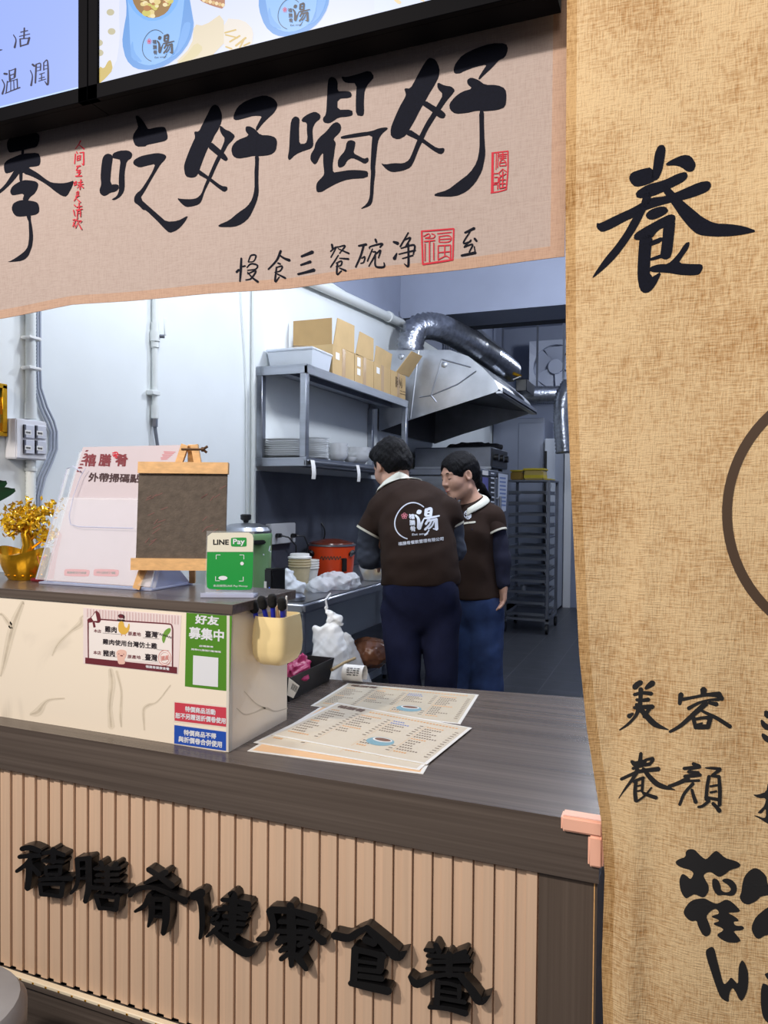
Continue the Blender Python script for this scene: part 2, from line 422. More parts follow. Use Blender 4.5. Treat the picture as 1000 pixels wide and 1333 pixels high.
def outline(pts, w, n=6, cap=5, smooth=True, mind=0):
    """brush stroke (polyline with width per point) to polygon"""
    if isinstance(pts, str): pts = nums(pts)
    if not hasattr(w, '__len__'): w = [w]*len(pts)
    if len(w) < len(pts): w = list(np.interp(np.linspace(0, 1, len(pts)), np.linspace(0, 1, len(w)), w))
    q = [(a[0], a[1], b) for a, b in zip(pts, w)]
    q = smoothline(q, n) if smooth and len(q) > 2 else [np.array(x, float) for x in q]
    L_, R_ = [], []; N_ = len(q)
    for i in range(N_):
        t = np.array(q[min(i+1, N_-1)][:2])-np.array(q[max(i-1, 0)][:2]); t = t/(np.linalg.norm(t)+1e-9)
        nn = np.array([-t[1], t[0]])*max(q[i][2], 1e-6)/2; c = np.array(q[i][:2])
        L_.append(tuple(c+nn)); R_.append(tuple(c-nn))
    def capp(c, t, r_):
        a0 = math.atan2(t[1], t[0]); return [(c[0]+r_*math.cos(a0+a), c[1]+r_*math.sin(a0+a)) for a in [math.pi/2-math.pi*(k+1)/(cap+1) for k in range(cap)]]
    t1 = np.array(q[-1][:2])-np.array(q[-2][:2]); t0 = np.array(q[0][:2])-np.array(q[1][:2])
    t1 /= np.linalg.norm(t1)+1e-9; t0 /= np.linalg.norm(t0)+1e-9
    return L_, R_, capp(q[-1][:2], t1, q[-1][2]/2*.8), capp(q[0][:2], t0, q[0][2]/2*.8)
def stroke(mb, pts, w, surf, mt, T=ID, d=.002, smooth=True, cap=4, n=6):
    L_, R_, c1, c0 = outline(pts, w, n, cap, smooth)
    vs = [surf.P(*T(p), d) for p in L_+R_]; N_ = len(L_)
    fs = [[i, i+1, N_+i+1, N_+i] for i in range(N_-1)]
    b = len(vs); vs += [surf.P(*T(p), d) for p in c1+c0]
    if cap:
        fs.append([N_-1]+[b+k for k in range(cap)]+[2*N_-1]); fs.append([N_]+[b+cap+k for k in range(cap)]+[0])
    mb.add(vs, fs, mt)
def strokes(mb, spec, surf, mt, T=ID, d=.002, k=1.0):
    """'x,y x,y|w;...' -> strokes"""
    for i, st in enumerate(spec.strip().split(';')):
        if not st.strip(): continue
        p, w = st.split('|'); stroke(mb, nums(p), [float(x)*k for x in w.split()], surf, mt, T, d+i*.00004)
# text glyphs come from Blender's own built-in interface font
_gl = {}
def glyphs(txt, bold=0):
    if (txt, bold) in _gl: return _gl[(txt, bold)]
    cu = bpy.data.curves.new('t', 'FONT'); cu.body = txt; cu.size = 1; cu.offset = bold; cu.resolution_u = 2; cu.fill_mode = 'FRONT'
    o = bpy.data.objects.new('t', cu); COL.objects.link(o)
    dg = bpy.context.evaluated_depsgraph_get(); dg.update()
    me = bpy.data.meshes.new_from_object(o.evaluated_get(dg))
    v = [tuple(x.co[:2]) for x in me.vertices]; f = [list(p.vertices) for p in me.polygons]
    bpy.data.objects.remove(o); bpy.data.meshes.remove(me); bpy.data.curves.remove(cu)
    _gl[(txt, bold)] = (v, f); return v, f
def text(mb, txt, quad, surf, mt, T=ID, d=.002, bold=.012):
    """text stretched into a four-cornered area: top-left, top-right, bottom-right, bottom-left"""
    v, f = glyphs(txt)
    if not v: return
    if bold:                                    # heavier face: the same outlines laid down again, slightly shifted
        n_ = len(v); off = [(bold, bold), (bold, -bold), (-bold, bold), (-bold, -bold)]
        v, f = [(x+dx, y+dy) for dx, dy in off for x, y in v], [[i+k*n_ for i in q_] for k in range(4) for q_ in f]
        lift = [k*.00003 for k in range(4) for _ in range(n_)]
    else: lift = [0]*len(v)
    if isinstance(quad, str): quad = nums(quad)
    xs = [p[0] for p in v]; ys = [p[1] for p in v]; x0, x1, y0, y1 = min(xs), max(xs), min(ys), max(ys)
    q = [np.array(T(p)) for p in quad]
    vs = []
    for (x, y), dl in zip(v, lift):
        a = (x-x0)/(x1-x0+1e-9); b = (y1-y)/(y1-y0+1e-9)
        p = (q[0]*(1-a)+q[1]*a)*(1-b)+(q[3]*(1-a)+q[2]*a)*b
        vs.append(surf.P(p[0], p[1], d+dl))
    mb.add(vs, f, mt)
def column(mb, txt, quad, surf, mt, T=ID, d=.002, bold=.012):
    q = [np.array(p) for p in (nums(quad) if isinstance(quad, str) else quad)]; n = len(txt)
    for i, ch in enumerate(txt):
        a, b = (i+.06)/n, (i+.94)/n
        text(mb, ch, [q[0]*(1-a)+q[3]*a, q[1]*(1-a)+q[2]*a, q[1]*(1-b)+q[2]*b, q[0]*(1-b)+q[3]*b], surf, mt, T, d, bold)

# ------------------------------------------------------------------ organic shapes: signed distances -> surface
class SDF:
    def __init__(s, res): s.res = res; s.pr = []
    def add(s, fn, lo, hi, k=.02, sub=False): s.pr.append((fn, np.array(lo), np.array(hi), k, sub)); return s
    def cone(s, a, b, ra, rb, k=.02, sub=False, sc=None):
        """round cone a->b; sc=(axis, factor) flattens distances along an axis"""
        a = np.array(a, float); b = np.array(b, float); r_ = max(ra, rb)*(1.0 if sc is None else 2.2)
        def fn(p):
            if sc is not None:
                ax = np.array(sc[0], float); ax /= np.linalg.norm(ax)
                f = lambda q: q+(q @ ax)[..., None]*ax*(sc[1]-1)
                pp, aa, bb = f(p), f(a), f(b)
            else: pp, aa, bb = p, a, b
            ba = bb-aa; h = np.clip(((pp-aa) @ ba)/(ba @ ba+1e-12), 0, 1)
            return np.linalg.norm(pp-aa-h[..., None]*ba, axis=-1)-(ra+(rb-ra)*h)
        return s.add(fn, np.minimum(a, b)-r_, np.maximum(a, b)+r_, k, sub)
    def chain(s, pts, rs, k=.02, sc=None):
        for i in range(len(pts)-1): s.cone(pts[i], pts[i+1], rs[i], rs[i+1], k, sc=sc)
        return s
    def ell(s, c, r_, M=None, k=.02, sub=False):
        c = np.array(c, float); r_ = np.array(r_, float); Mt = np.eye(3) if M is None else np.array(M, float)
        def fn(p):
            q = (p-c) @ Mt; k0 = np.linalg.norm(q/r_, axis=-1); k1 = np.linalg.norm(q/(r_*r_), axis=-1)
            return k0*(k0-1)/(k1+1e-9)
        m_ = r_.max(); return s.add(fn, c-m_, c+m_, k, sub)
    def mesh(s, disp=None):
        h = s.res; lo = np.min([p[1] for p in s.pr if not p[4]], axis=0)-3*h; hi = np.max([p[2] for p in s.pr if not p[4]], axis=0)+3*h
        n = np.ceil((hi-lo)/h).astype(int)+1
        D = np.full(n, 1.0, np.float32)
        for fn, a, b, k, sub in s.pr:
            i0 = np.clip(np.floor((a-k-2*h-lo)/h).astype(int), 0, n); i1 = np.clip(np.ceil((b+k+2*h-lo)/h).astype(int)+1, 0, n)
            if np.any(i1 <= i0): continue
            g = np.stack(np.meshgrid(*[lo[j]+h*np.arange(i0[j], i1[j]) for j in range(3)], indexing='ij'), -1)
            d = fn(g).astype(np.float32); sl = tuple(slice(i0[j], i1[j]) for j in range(3)); e = D[sl]
            if sub: d = -d; hh = np.clip(.5-.5*(d-e)/k*-1, 0, 1); hh = np.clip(.5+.5*(d-e)/k, 0, 1); D[sl] = e*(1-hh)+d*hh+k*hh*(1-hh)
            else: hh = np.clip(.5+.5*(e-d)/k, 0, 1); D[sl] = e*(1-hh)+d*hh-k*hh*(1-hh)
        if disp is not None:
            g = np.stack(np.meshgrid(*[lo[j]+h*np.arange(n[j]) for j in range(3)], indexing='ij'), -1); D = D+disp(g).astype(np.float32)
        ins = D < 0; c = n-1
        cnt = np.zeros(c, int); acc = np.zeros((*c, 3)); ne = np.zeros(c)
        cor = [(i, j, k) for i in (0, 1) for j in (0, 1) for k in (0, 1)]
        sub_ = lambda A, o: A[o[0]:o[0]+c[0], o[1]:o[1]+c[1], o[2]:o[2]+c[2]]
        for a in cor:
            for ax in range(3):
                if a[ax]: continue
                b = list(a); b[ax] = 1
                da, db = sub_(D, a), sub_(D, b); cr = (da < 0) != (db < 0)
                t = np.where(cr, da/(da-db+1e-12*(da == db)), 0)
                for j in range(3): acc[..., j] += np.where(cr, a[j]+(t if j == ax else 0), 0)
                ne += cr
        act = ne > 0; idx = np.full(c, -1); idx[act] = np.arange(act.sum())
        cell = np.argwhere(act); V = lo+h*(cell+acc[act]/ne[act][:, None])
        F = []
        for ax in range(3):
            o = [0, 0, 0]; o[ax] = 1; sl = [slice(1, -1)]*3; sl[ax] = slice(0, -1)
            A = ins[tuple(sl)]; sl2 = [slice(1, -1)]*3; sl2[ax] = slice(1, None); Bq = ins[tuple(sl2)]
            e = np.argwhere(A != Bq); flip = A[tuple(e.T)]
            base = e.copy(); u, v = [(1, 2), (2, 0), (0, 1)][ax]
            for j in range(3):
                if j != ax: base[:, j] += 1
            q = []
            for du, dv in ((-1, -1), (0, -1), (0, 0), (-1, 0)):
                b2 = base.copy(); b2[:, u] += du; b2[:, v] += dv; q.append(idx[tuple(b2.T)])
            q = np.stack(q, 1); q[~flip] = q[~flip][:, ::-1]; F.append(q)
        F = np.vstack(F); F = F[(F >= 0).all(1)]
        return V, F
    def into(s, mb, mt, disp=None):
        V, F = s.mesh(disp); mb.add(V, F.tolist(), mt, True); return mb

# ================================================================== SETTING
WX = -2.13                                       # white side wall
b = MB(); b.box(-2.4, 2.6, -2.6, 9.75, -.06, 0, K['floor']); struct('floor', b)
b = MB(); b.box(WX-.1, WX, 1.2, 9.75, 0, 2.79, K['wall']); struct('wall_left', b)
b = MB(); b.box(WX-.1, WX+.004, 1.2, 9.75, 2.79, 3.6, K['greywall']); struct('trim_1', b)
b = MB(); b.box(WX-.1, 1.3, 9.65, 9.75, 0, 3.6, K['greywall']); struct('wall_back', b)
b = MB(); b.box(1.2, 1.3, 1.6, 9.75, 0, 3.6, K['greywall']); struct('wall_right', b)  # unseen wall, added to close in the kitchen light
b = MB(); b.box(WX-.1, 1.3, 1.5, 9.75, 3.6, 3.7, K['greywall']); struct('ceiling', b)
b = MB(); b.box(WX+.005, 1.2, 5.7, 6.15, 2.845, 3.6, K['greywall']); struct('trim_2', b)         # concrete beam
b = MB(); b.box(WX+.005, 1.2, 6.4, 6.75, 2.95, 3.6, K['dark']); struct('trim_3', b)              # second beam, its shade put into the dark colour
b = MB(); b.box(WX, 1.3, 1.46, 1.6, 2.3, 3.6, K['white']); struct('trim_4', b)                    # unseen header over the counter, added to keep hall and kitchen light apart
b = MB(); b.box(WX, WX+.012, 3.49, 5.5, .89, 1.52, K['slate']); struct('trim_5', b)               # splashback
b = MB(); b.box(-1.33, -1.24, 9.6, 9.65, 0, 2.7, K['white']); struct('trim_6', b)

# ================================================================== COUNTER
base = thing('counter_base', 'low counter front clad in ribbed beige slats under the dark laminate worktop', 'counter', (-1.1, 1.5, 0))
b = MB(); per = .0413; x = cast(615.4, 1136, 1, 1.38)[0] - per*46
zt, zb = .6905, .183; xr = -.2275
prof = []
while x < xr:
    prof += [(x, 1.393), (x+.0024, 1.393), (x+.0024, 1.384), (x+.021, 1.384), (x+.021, 1.378), (min(x+per, xr), 1.378)]
    x += per
prof = [p for p in prof if p[0] <= xr+1e-6]
n = len(prof)
b.add([(p[0], p[1], zb) for p in prof]+[(p[0], p[1], zt) for p in prof], [[i, i+1, n+i+1, n+i] for i in range(n-1)], K['slat'])
b.box(-2.1, xr, 1.394, 1.41, zb, zt, K['slat'])
b.build('slat_panel', base)
b = MB(); b.box(-.2275, -.1225, 1.378, 2.15, 0, .6905, K['lamz'], .001)
b.box(-.2275, -.1265, 1.3765, 1.378, .6865, .6905, K['wall']).box(-.1285, -.1265, 1.3765, 1.378, .3, .69, K['pine'])
b.build('corner_post', base)
b = MB(); b.box(-2.1, -.2275, 1.374, 1.392, 0, .155, K['lamx']); b.build('plinth', base)
b = MB(); b.box(-2.1, -.2275, 1.364, 1.394, .155, .170, K['lamx'], .002); b.build('bottom_rail', base)
b = MB(); b.box(-2.1, -.2275, 1.362, 1.378, .170, .1795, mat('led_tape', rgb(246, 232, 206), .5), .002)
for i in range(44): b.box(-2.08+i*.0413, -2.075+i*.0413, 1.3605, 1.362, .173, .1765, K['gold'])
b.build('led_strip', base)
b = MB(); b.box(-2.1, -.2275, 1.42, 2.1, .1, .6905, K['dark']); b.build('carcass', base)

b = MB()
b.prism([(-2.1, 1.365, .691), (-.119, 1.365, .691), (-.119, 2.236, .691), (-.95, 2.13, .691), (-2.1, 2.0, .691)], (0, 0, .109), K['lamx'])
tag(b.build('worktop'), 'dark brown laminate worktop of the low counter, carrying the paper menus', 'worktop')

mbx = thing('marble_cabinet', 'raised cabinet box faced in cream veined marble standing on the worktop', 'cabinet', (-1.5, 1.55, .8))
b = MB(); b.box(-2.1, -.9345, 1.42, 1.69, .8002, 1.1135, K['marble'])
PM = Plane(1, 1.42)
for s_, w_ in (('1,880 5,865 16,818 28,788 31,784', '1 3 5 3 1'), ('68,853 76,838 92,822 105,812 106,804 112,800', '1 2 2 4 2 1'),
               ('144,872 146,890 143,920 145,946', '3 4 3 4'), ('152,874 158,900 157,930 158,946', '2 1.5 2 1'), ('40,930 50,926 62,912 84,909', '2 5 2 1'),
               ('188,950 187,925 193,918 205,913 222,892', '1 2 2 1 1'), ('0,800 3,800 12,812 16,818', '1 2 3 2')):
    stroke(b, nums(s_), [float(q)*.7 for q in w_.split()], PM, K['vein'], d=.0004)
    stroke(b, nums(s_), [float(q)*2.2 for q in w_.split()], PM, K['veinsoft'], d=.0003)
PS = Plane(0, -.9345, 1)
stroke(b, nums('308,922 318,930 330,928 345,922 358,926 374,922'), [1, 2, 1.5, 3, 2, 1], PS, K['vein'], d=.0004)
stroke(b, nums('318,900 332,915 345,922'), [1, 1.5, 2], PS, K['vein'], d=.0004)
b.build('marble_body', mbx)
b = MB(); b.box(-.9405, -.9325, 1.4185, 1.433, .8004, 1.1134, mat('edge_trim', rgb(222, 218, 210), .3), .001); b.build('edge_trim', mbx)
b = MB(); b.box(-2.1, -.922, 1.414, 1.712, 1.114, 1.137, K['lamx'], .0012)
tag(b.build('ledge_top'), 'narrow dark laminate top of the marble cabinet, holding the easel and stands', 'worktop')

g = mat('pink_foam', rgb(246, 190, 168), .6)
b = MB(); b.box(-.186, -.112, 1.354, 1.3645, .7795, .808, g, .004, 3).box(-.186, -.112, 1.356, 1.388, .8005, .808, g, .0035, 3)
b.box(-.138, -.112, 1.3543, 1.3648, .7235, .7797, g, .004, 3).box(-.1185, -.1112, 1.3553, 1.388, .7235, .7997, g, .0035, 3)
tag(b.build('corner_guard'), 'pink foam corner guard stuck on the front corner of the worktop', 'corner guard')

# raised black lettering on the slats: seven characters cut from thick acrylic
sign = thing('shop_sign', 'black raised seven-character lettering mounted across the ribbed counter front', 'sign', (-.85, 1.365, .35))
def letter(spec, T, kk=1.0):
    mb = MB(); PL = Plane(1, 1.353)
    for i, st in enumerate(spec.strip().split(';')):
        p, w_ = st.split('|'); L_, R_, c1, c0 = outline(nums(p), [float(q)*kk for q in w_.split()], 5, 3)
        poly = L_+c1+R_[::-1]+c0
        P3 = [PL.P(*T(q), i*.00006) for q in poly]; nn = len(P3)
        Q3 = [q+np.array([0, .0235, 0]) for q in P3]; N_ = len(L_); nc = len(c1)
        fs = [[k, k+1, nn-nc-2-k, nn-nc-1-k] for k in range(N_-1)]        # front strip
        fs += [list(range(N_-1, N_+nc+1)), [nn-nc-1]+list(range(nn-nc, nn))+[0]]
        fs += [[k, (k+1) % nn, nn+(k+1) % nn, nn+k] for k in range(nn)]
        mb.add(P3+Q3, fs, K['blackm'])
    mb.build('letter', sign)
letter('80,95 150,85 230,112|40 46 40;60,160 150,150 230,150|34 40 34;160,160 110,225 40,278|30 36 30;145,200 140,320 130,418|54 54 50;160,230 225,300|34 44;255,130 340,118 430,145|30 40 36;340,95 340,200|44 50;252,190 420,200|30 30;275,245 400,235|26;280,245 280,300|30;400,235 395,300|34;280,300 395,300|26;225,345 350,335 490,335|30 34 44;290,310 300,340|26;375,300 365,335|26;232,375 245,465|34;232,380 420,380|26;420,375 405,480|40;240,462 320,470 405,480|34 30 34', crop(15, 1090, 6.25))
letter('532,175 540,330 520,410 480,458|40 36 34 22;530,180 640,168|36 40;625,170 628,400 600,525|52 54 40;555,255 610,255|18;555,335 610,335|18;725,200 745,250|40 36;855,212 820,250|44 30;675,255 780,255 885,250|30 30 34;690,308 870,302|30;780,240 780,390|44;680,355 880,350|30;640,405 780,420 940,435|36 38 50;735,400 745,450|24;825,400 830,450|26;685,470 720,580|38;690,475 860,490|28;865,480 850,590|44;715,575 790,580 850,590|34 30 34', crop(15, 1090, 6.25))
letter('155,65 240,120 330,185|40 42 46;285,85 210,125 130,165|46 40 24;20,258 60,215 140,195 230,205|30 44 36 30;220,205 330,250 425,295|34 40 58;165,250 125,330 60,370|40 36 22;180,275 180,390 155,480|46 46 18;180,280 290,285|34;285,280 285,420 265,530|58 54 38;205,340 260,345|24;205,405 260,408|24', crop(165, 1120, 5.556))
letter('480,262 545,232|64 66;520,255 540,330 545,470 530,565|62 46 40 24;745,240 770,262 765,420 765,560|36 64 58 50;690,285 790,295 885,320|34 36 50;662,352 780,350 892,355|30 32 36;700,330 870,400|26 30;700,402 860,420|30;690,450 850,462|30;700,498 830,512|36;600,385 655,395 620,440 675,470|38 44 38 36;675,470 630,510 578,550|44 34 20;625,505 730,590 870,668 945,620|30 54 66 10', crop(165, 1120, 5.556))
letter('225,85 240,125|46;110,115 240,125 380,165|44 44 50;100,120 122,220 90,290 25,300|46 42 42 28;160,190 260,190 370,205|30 34 40;365,205 360,270|36;150,248 390,255|32;155,292 330,292|28;232,130 238,300 235,465|54 58 30;145,325 205,300|32;165,372 215,350|30;170,422 215,390|32;370,262 435,312|40 56;350,240 300,310|34;280,335 345,310|32;265,395 290,430 330,485|40 44 30;335,345 290,400|36', crop(330, 1160, 4.762))
letter('500,275 590,290 650,255 710,225|52 50 44 30;700,225 800,315 890,400 950,372|40 56 70 10;690,300 750,325|46;630,355 625,470 620,560|46 46 46;625,360 720,380 810,405|40 38 44;795,395 785,490|46;640,432 770,450|24;640,482 790,500|30;655,525 800,545|34;600,570 700,590 840,620|36 50 52', crop(330, 1160, 4.762))
letter('258,205 340,212|44 50;362,150 400,225|56 60;665,220 560,255|52 44;280,262 480,270 690,270|44 50 48;285,325 500,320 715,312|40 46 44;275,392 480,395 700,402|40 46 44;500,245 500,460|70;100,470 180,545 330,475|36 84 50;320,475 480,450 640,465|50 44 50;600,450 720,600 810,715 912,660|60 84 90 8;385,520 375,750|60;390,530 500,540 600,570|40;600,560 600,680|44;400,612 580,640|34;400,682 660,728|44;300,775 480,790 670,840|48 50 66', crop(520, 1210, 7.692))

# ================================================================== MENU BOARDS over the counter
bez = mat('board_bezel', rgb(7, 7, 12), .6, spec=.06)
def menu_board(x0, x1, label):
    t = thing('menu_board', label, 'menu board', ((x0+x1)/2, 1.35, 2.24), 'lit menu boards')
    b = MB(); b.box(x0, x1, 1.29, 1.345, 2.24, 2.86, bez); b.build('housing', t)
    b = MB(); z0, z1 = 2.24, 2.86
    b.box(x0, x1, 1.276, 1.29, z0, 2.272, bez, .001).box(x0, x1, 1.276, 1.29, 2.83, z1, bez, .001).box(x0, x0+.026, 1.276, 1.29, z0, z1, bez, .001).box(x1-.026, x1, 1.276, 1.29, z0, z1, bez, .001)
    b.build('bezel', t); return t
PB = Plane(1, 1.2825)
tl = menu_board(-2.03, -1.209, 'lit menu board with handwritten characters on pale blue, left of the soup-pot board')
b = MB(); b.quad((-2.005, 1.283, 2.27), (-1.233, 1.283, 2.27), (-1.233, 1.283, 2.835), (-2.005, 1.283, 2.835), emit('screen_blue', rgb(158, 180, 252), 1.05))
for y0, y1, s_ in ((2.270, 2.274, 1.25), (2.274, 2.279, 1.15)):
    b.quad((-2.005, 1.2826, y0), (-1.233, 1.2826, y0), (-1.233, 1.2826, y1), (-2.005, 1.2826, y1), emit('screen_edge%d' % int(s_*100), rgb(190, 214, 255), s_))
tk = emit('screen_ink', rgb(64, 62, 86), .9)
T = crop(0, 30, 9.09)
strokes(b, '50,600 85,605|26;25,670 55,740 30,840|14 16 26;110,560 120,680|14 28;110,570 190,540|12;185,540 175,640|22 30;125,620 180,600|14;120,670 175,650|14;90,690 75,830|16;95,700 210,665|12;205,665 210,770|16;130,690 130,800|12;165,680 170,790|12;60,838 150,800 240,765|10 16 18', PB, tk, T, .0003)
strokes(b, '385,490 410,510|26;360,560 385,630 370,740|12 16 26;430,490 420,710|22;430,490 480,480 480,560|14 18;430,530 475,520|10;430,570 475,560|10;520,470 565,455 570,720 530,690|14 18 26 8;520,470 520,560|16;520,510 560,500|10;525,550 560,540|10;470,610 530,590|12;465,660 530,640|12;460,690 545,665|12;495,600 495,680|14', PB, tk, T, .0003)
strokes(b, '160,140 190,200 175,290|12 16 28;245,110 330,90|14;290,60 285,180|20;230,160 355,130|12;240,190 245,280|20;240,190 350,180|14;350,175 330,250|26;245,275 330,250|18;-20,325 30,318|28 8', PB, tk, T, .0003)
b.build('screen', tl)
tr_ = menu_board(-1.207, -.203, 'lit menu board with photographs of blue soup pots above the fabric banner')
E_ = lambda n, c, s=1.0: emit('scr_'+n, rgb(*c), s)
b = MB(); b.quad((-1.183, 1.283, 2.27), (-.227, 1.283, 2.27), (-.227, 1.283, 2.835), (-1.183, 1.283, 2.835), E_('bg', (214, 222, 250)))
T = crop(120, 0, 3.846); F_ = lambda pts, c, d=.0003: fill(b, pts, PB, c, T, d)
F_('30,-80 140,-80 135,60 140,200 120,330 30,430', E_('pale', (226, 230, 250)), .0002)
F_('400,330 500,230 510,120 560,130 660,60 660,262', E_('cream', (222, 210, 186)), .0002)
F_('660,90 760,100 810,150 800,235 660,262', E_('cream2', (226, 220, 214)), .0002)
F_('30,425 35,330 60,345 80,305 95,300 105,350 70,390', E_('noodle', (206, 184, 110)))
F_('410,330 470,280 520,210 560,240 520,290', E_('cream3', (216, 204, 164)))
for cx, cy in ((92, 62), (98, 158), (35, 215), (38, 265)):
    F_([(cx+18*math.cos(a)*1.1, cy+17*math.sin(a)) for a in np.linspace(0, 6, 12)], E_('bean', (196, 190, 160)), .0004)
F_('510,-40 540,5 600,30 665,48 665,-40', E_('plate', (176, 118, 88)))
for i in range(7): F_([(560+i*16+9*math.cos(a), 2+i*4+10*math.sin(a)) for a in np.linspace(0, 6, 9)], E_('nut%d' % (i % 2), (214, 178, 120) if i % 2 else (236, 214, 170)), .0005)
strokes(b, '665,165 720,150|8;668,175 730,190|7;690,210 740,180|9;720,230 770,190|10;740,240 760,200|8;670,235 700,245|8;760,230 790,215|8', PB, E_('noodle2', (208, 180, 110)), T, .0005)
def pot(T, sx, dx):
    G = lambda pts, c, d: fill(b, [(q[0]*sx+dx, q[1]) for q in nums(pts)], PB, c, T, d)
    G('150,215 160,140 175,60 165,-60 480,-60 500,60 512,130 490,210 440,280 370,330 290,352 215,345 170,300', E_('pot_shade', (96, 156, 226)), .0006)
    G('172,-60 186,80 190,190 196,270 225,312 275,330 330,322 400,285 436,210 455,80 470,-60', E_('pot', (134, 186, 246)), .0009)
    G('205,200 210,260 260,318 200,300 192,240', E_('pot_mid', (112, 170, 238)), .0011)
    G('360,300 425,270 440,190 460,120 480,110 500,120 480,200 430,275', E_('pot_mid', (112, 170, 238)), .0011)
    G('165,-60 180,10 215,65 270,105 330,105 390,75 430,20 445,-60', E_('pot_rim', (112, 176, 250)), .0012)
pot(T, 1, 0)
F_('195,-60 205,10 230,55 275,90 325,92 375,68 405,15 412,-60', E_('soup', (150, 112, 60)), .0014)
rr = random.Random(3)
for i in range(46):
    cx, cy = rr.uniform(212, 400), rr.uniform(-50, 84)
    if abs(cx-305)/100+max(cy, 0)/110 > 1: continue
    r_ = rr.uniform(9, 22)
    F_([(cx+r_*math.cos(a), cy+r_*.8*math.sin(a)) for a in np.linspace(0, 5.9, 10)], E_('food%d' % (i % 4), [(226, 206, 140), (176, 116, 64), (204, 196, 100), (238, 222, 176)][i % 4]), .0016+i*.00002)
dk = E_('logo', (30, 36, 66), .8); rd = E_('logo_red', (226, 70, 96), .9)
SOUP = '395,240 396,242|85;345,290 385,345 395,470|26 40 60;395,475 430,410 470,330|60 34 14;498,205 490,290|44;500,212 565,195 562,290|40;500,252 560,246|24;495,298 570,292|30;480,335 580,320 685,296|26 30 20;545,328 490,415|34;525,372 640,345|30;640,345 645,490|44 52;600,482 640,495|20;575,365 540,430 480,495|24 28 34;610,375 580,440 530,485|20 24 26'
def logo(mb, T, mt, mt2, surf, d, ring=16):
    """round soup-shop emblem in the frame of the shirt-print tracing"""
    stroke(mb, [(310+260*math.cos(a)-18*math.sin(a*2), 372-266*math.sin(a)) for a in np.linspace(.87, 4.42, 34)], ring, surf, mt, T, d)
    stroke(mb, [(310+262*math.cos(a), 372-266*math.sin(a)) for a in np.linspace(5.4, 5.75, 5)], ring*1.1, surf, mt, T, d)
    strokes(mb, SOUP, surf, mt, T, d)
    column(mb, '禧膳肴', '245,265 330,265 350,525 270,525', surf, mt, T, d, .03)
    text(mb, 'Eat soup', '295,550 525,535 525,575 295,592', surf, mt, T, d, .01)
    for k in range(5):
        a = k*1.2566-1.57; c = (185+28*math.cos(a), 298+28*math.sin(a))
        stroke(mb, [(c[0]+15*math.cos(q), c[1]+15*math.sin(q)) for q in np.linspace(0, 6.2, 9)], 9, surf, mt2, T, d)
    text(mb, '膳', '172,282 198,282 198,314 172,314', surf, mt2, T, d, .02)
logo(b, lambda p: T((255+(p[0]-50)*.25, 152+(p[1]-105)*.30)), dk, rd, PB, .0020, 12)
T2 = crop(330, 0, 3.846)
pot(lambda p: T2((p[0]-152+.12*p[1], (p[1]-352)*1.02+186)), 1.02, 0)
logo(b, lambda p: T2((126+(p[0]-50)*.25, -4+(p[1]-105)*.29)), dk, rd, PB, .0020, 12)
for pts in ('700,0 730,25 745,12 720,-5', '790,25 800,40 815,30', '830,0 860,12 850,-5'): fill(b, pts, PB, E_('nut0', (206, 190, 160)), T2, .0006)
fill(b, '605,-40 900,-40 900,0 605,80', PB, E_('pale2', (216, 226, 252)), T2, .0002)
b.build('screen', tr_)

# ================================================================== FABRIC BANNER over the opening
bx = [cast(px, py, 1, 1.38) for px, py in ((-150, 434), (0, 416), (45, 407), (95, 397), (190, 388), (380, 376), (583, 351), (731, 334))]
BXS = [p[0] for p in bx]; BZS = [p[2] for p in bx]
zbot = lambda x: float(np.interp(x, BXS, BZS))
wban = lambda x, z: -.007*math.sin(7.5*x+.8)*min(1, (2.34-z)*2.2)-.004*math.sin(17*x+3*z)*min(1, (2.34-z)*2)
XR = -.1965
def ban(x, t): z = zbot(x)+(2.335-zbot(x))*t; return (x, 1.38+wban(x, z), z)
b = MB(); H = .03; hb = .042
b.sheet(lambda u, v: ban(-2.02+(XR-.026+2.02)*u, hb+(1-hb)*v), 90, 24, K['linen'], th=.0012)
b.sheet(lambda u, v: ban(-2.02+(XR+2.02)*u, hb*v), 90, 2, K['linenhem'], th=.002)
b.sheet(lambda u, v: ban(XR-.026+.026*u, hb+(1-hb)*v), 2, 24, K['linenhem'], th=.002)
PN = Plane(1, 1.38, -1, wban)
FI = lambda pts, T, d=.0009: fill(b, pts, PN, K['ink'], T, d, 10, 1)
T = crop(0, 160, 6.66)                                                     # 季
for p in ('62,180 70,150 110,110 180,90 240,88 310,85 345,105 345,150 335,180 320,210 250,225 190,240 100,258 80,255 65,220', '190,230 212,230 210,275 185,275',
          '35,380 40,350 70,320 130,295 165,280 200,268 335,258 352,300 352,350 335,375 240,385 205,440 170,420 130,412 95,430 50,440 40,415',
          '130,405 180,420 130,490 60,565 -60,660 -60,630 40,545 90,470', '200,400 240,380 260,395 330,435 400,490 450,520 545,525 600,515 645,498 625,560 580,640 540,635 480,595 420,545 340,495 270,460 205,440',
          '168,410 198,420 195,510 170,512', '90,590 105,555 150,520 210,495 270,500 315,508 335,530 325,575 300,615 265,640 240,678 195,675 215,610 110,630 95,615',
          '102,745 115,700 160,675 210,668 300,680 330,695 342,735 340,775 315,795 265,805 150,815 120,790', '232,800 270,800 268,840 280,900 290,990 280,1070 265,1110 250,1150 215,1185 170,1200 60,1208 100,1195 170,1150 220,1110 245,1070 255,990 252,900 250,850 240,840'): FI(p, T)
T = crop(100, 140, 6.667)                                                  # 吃
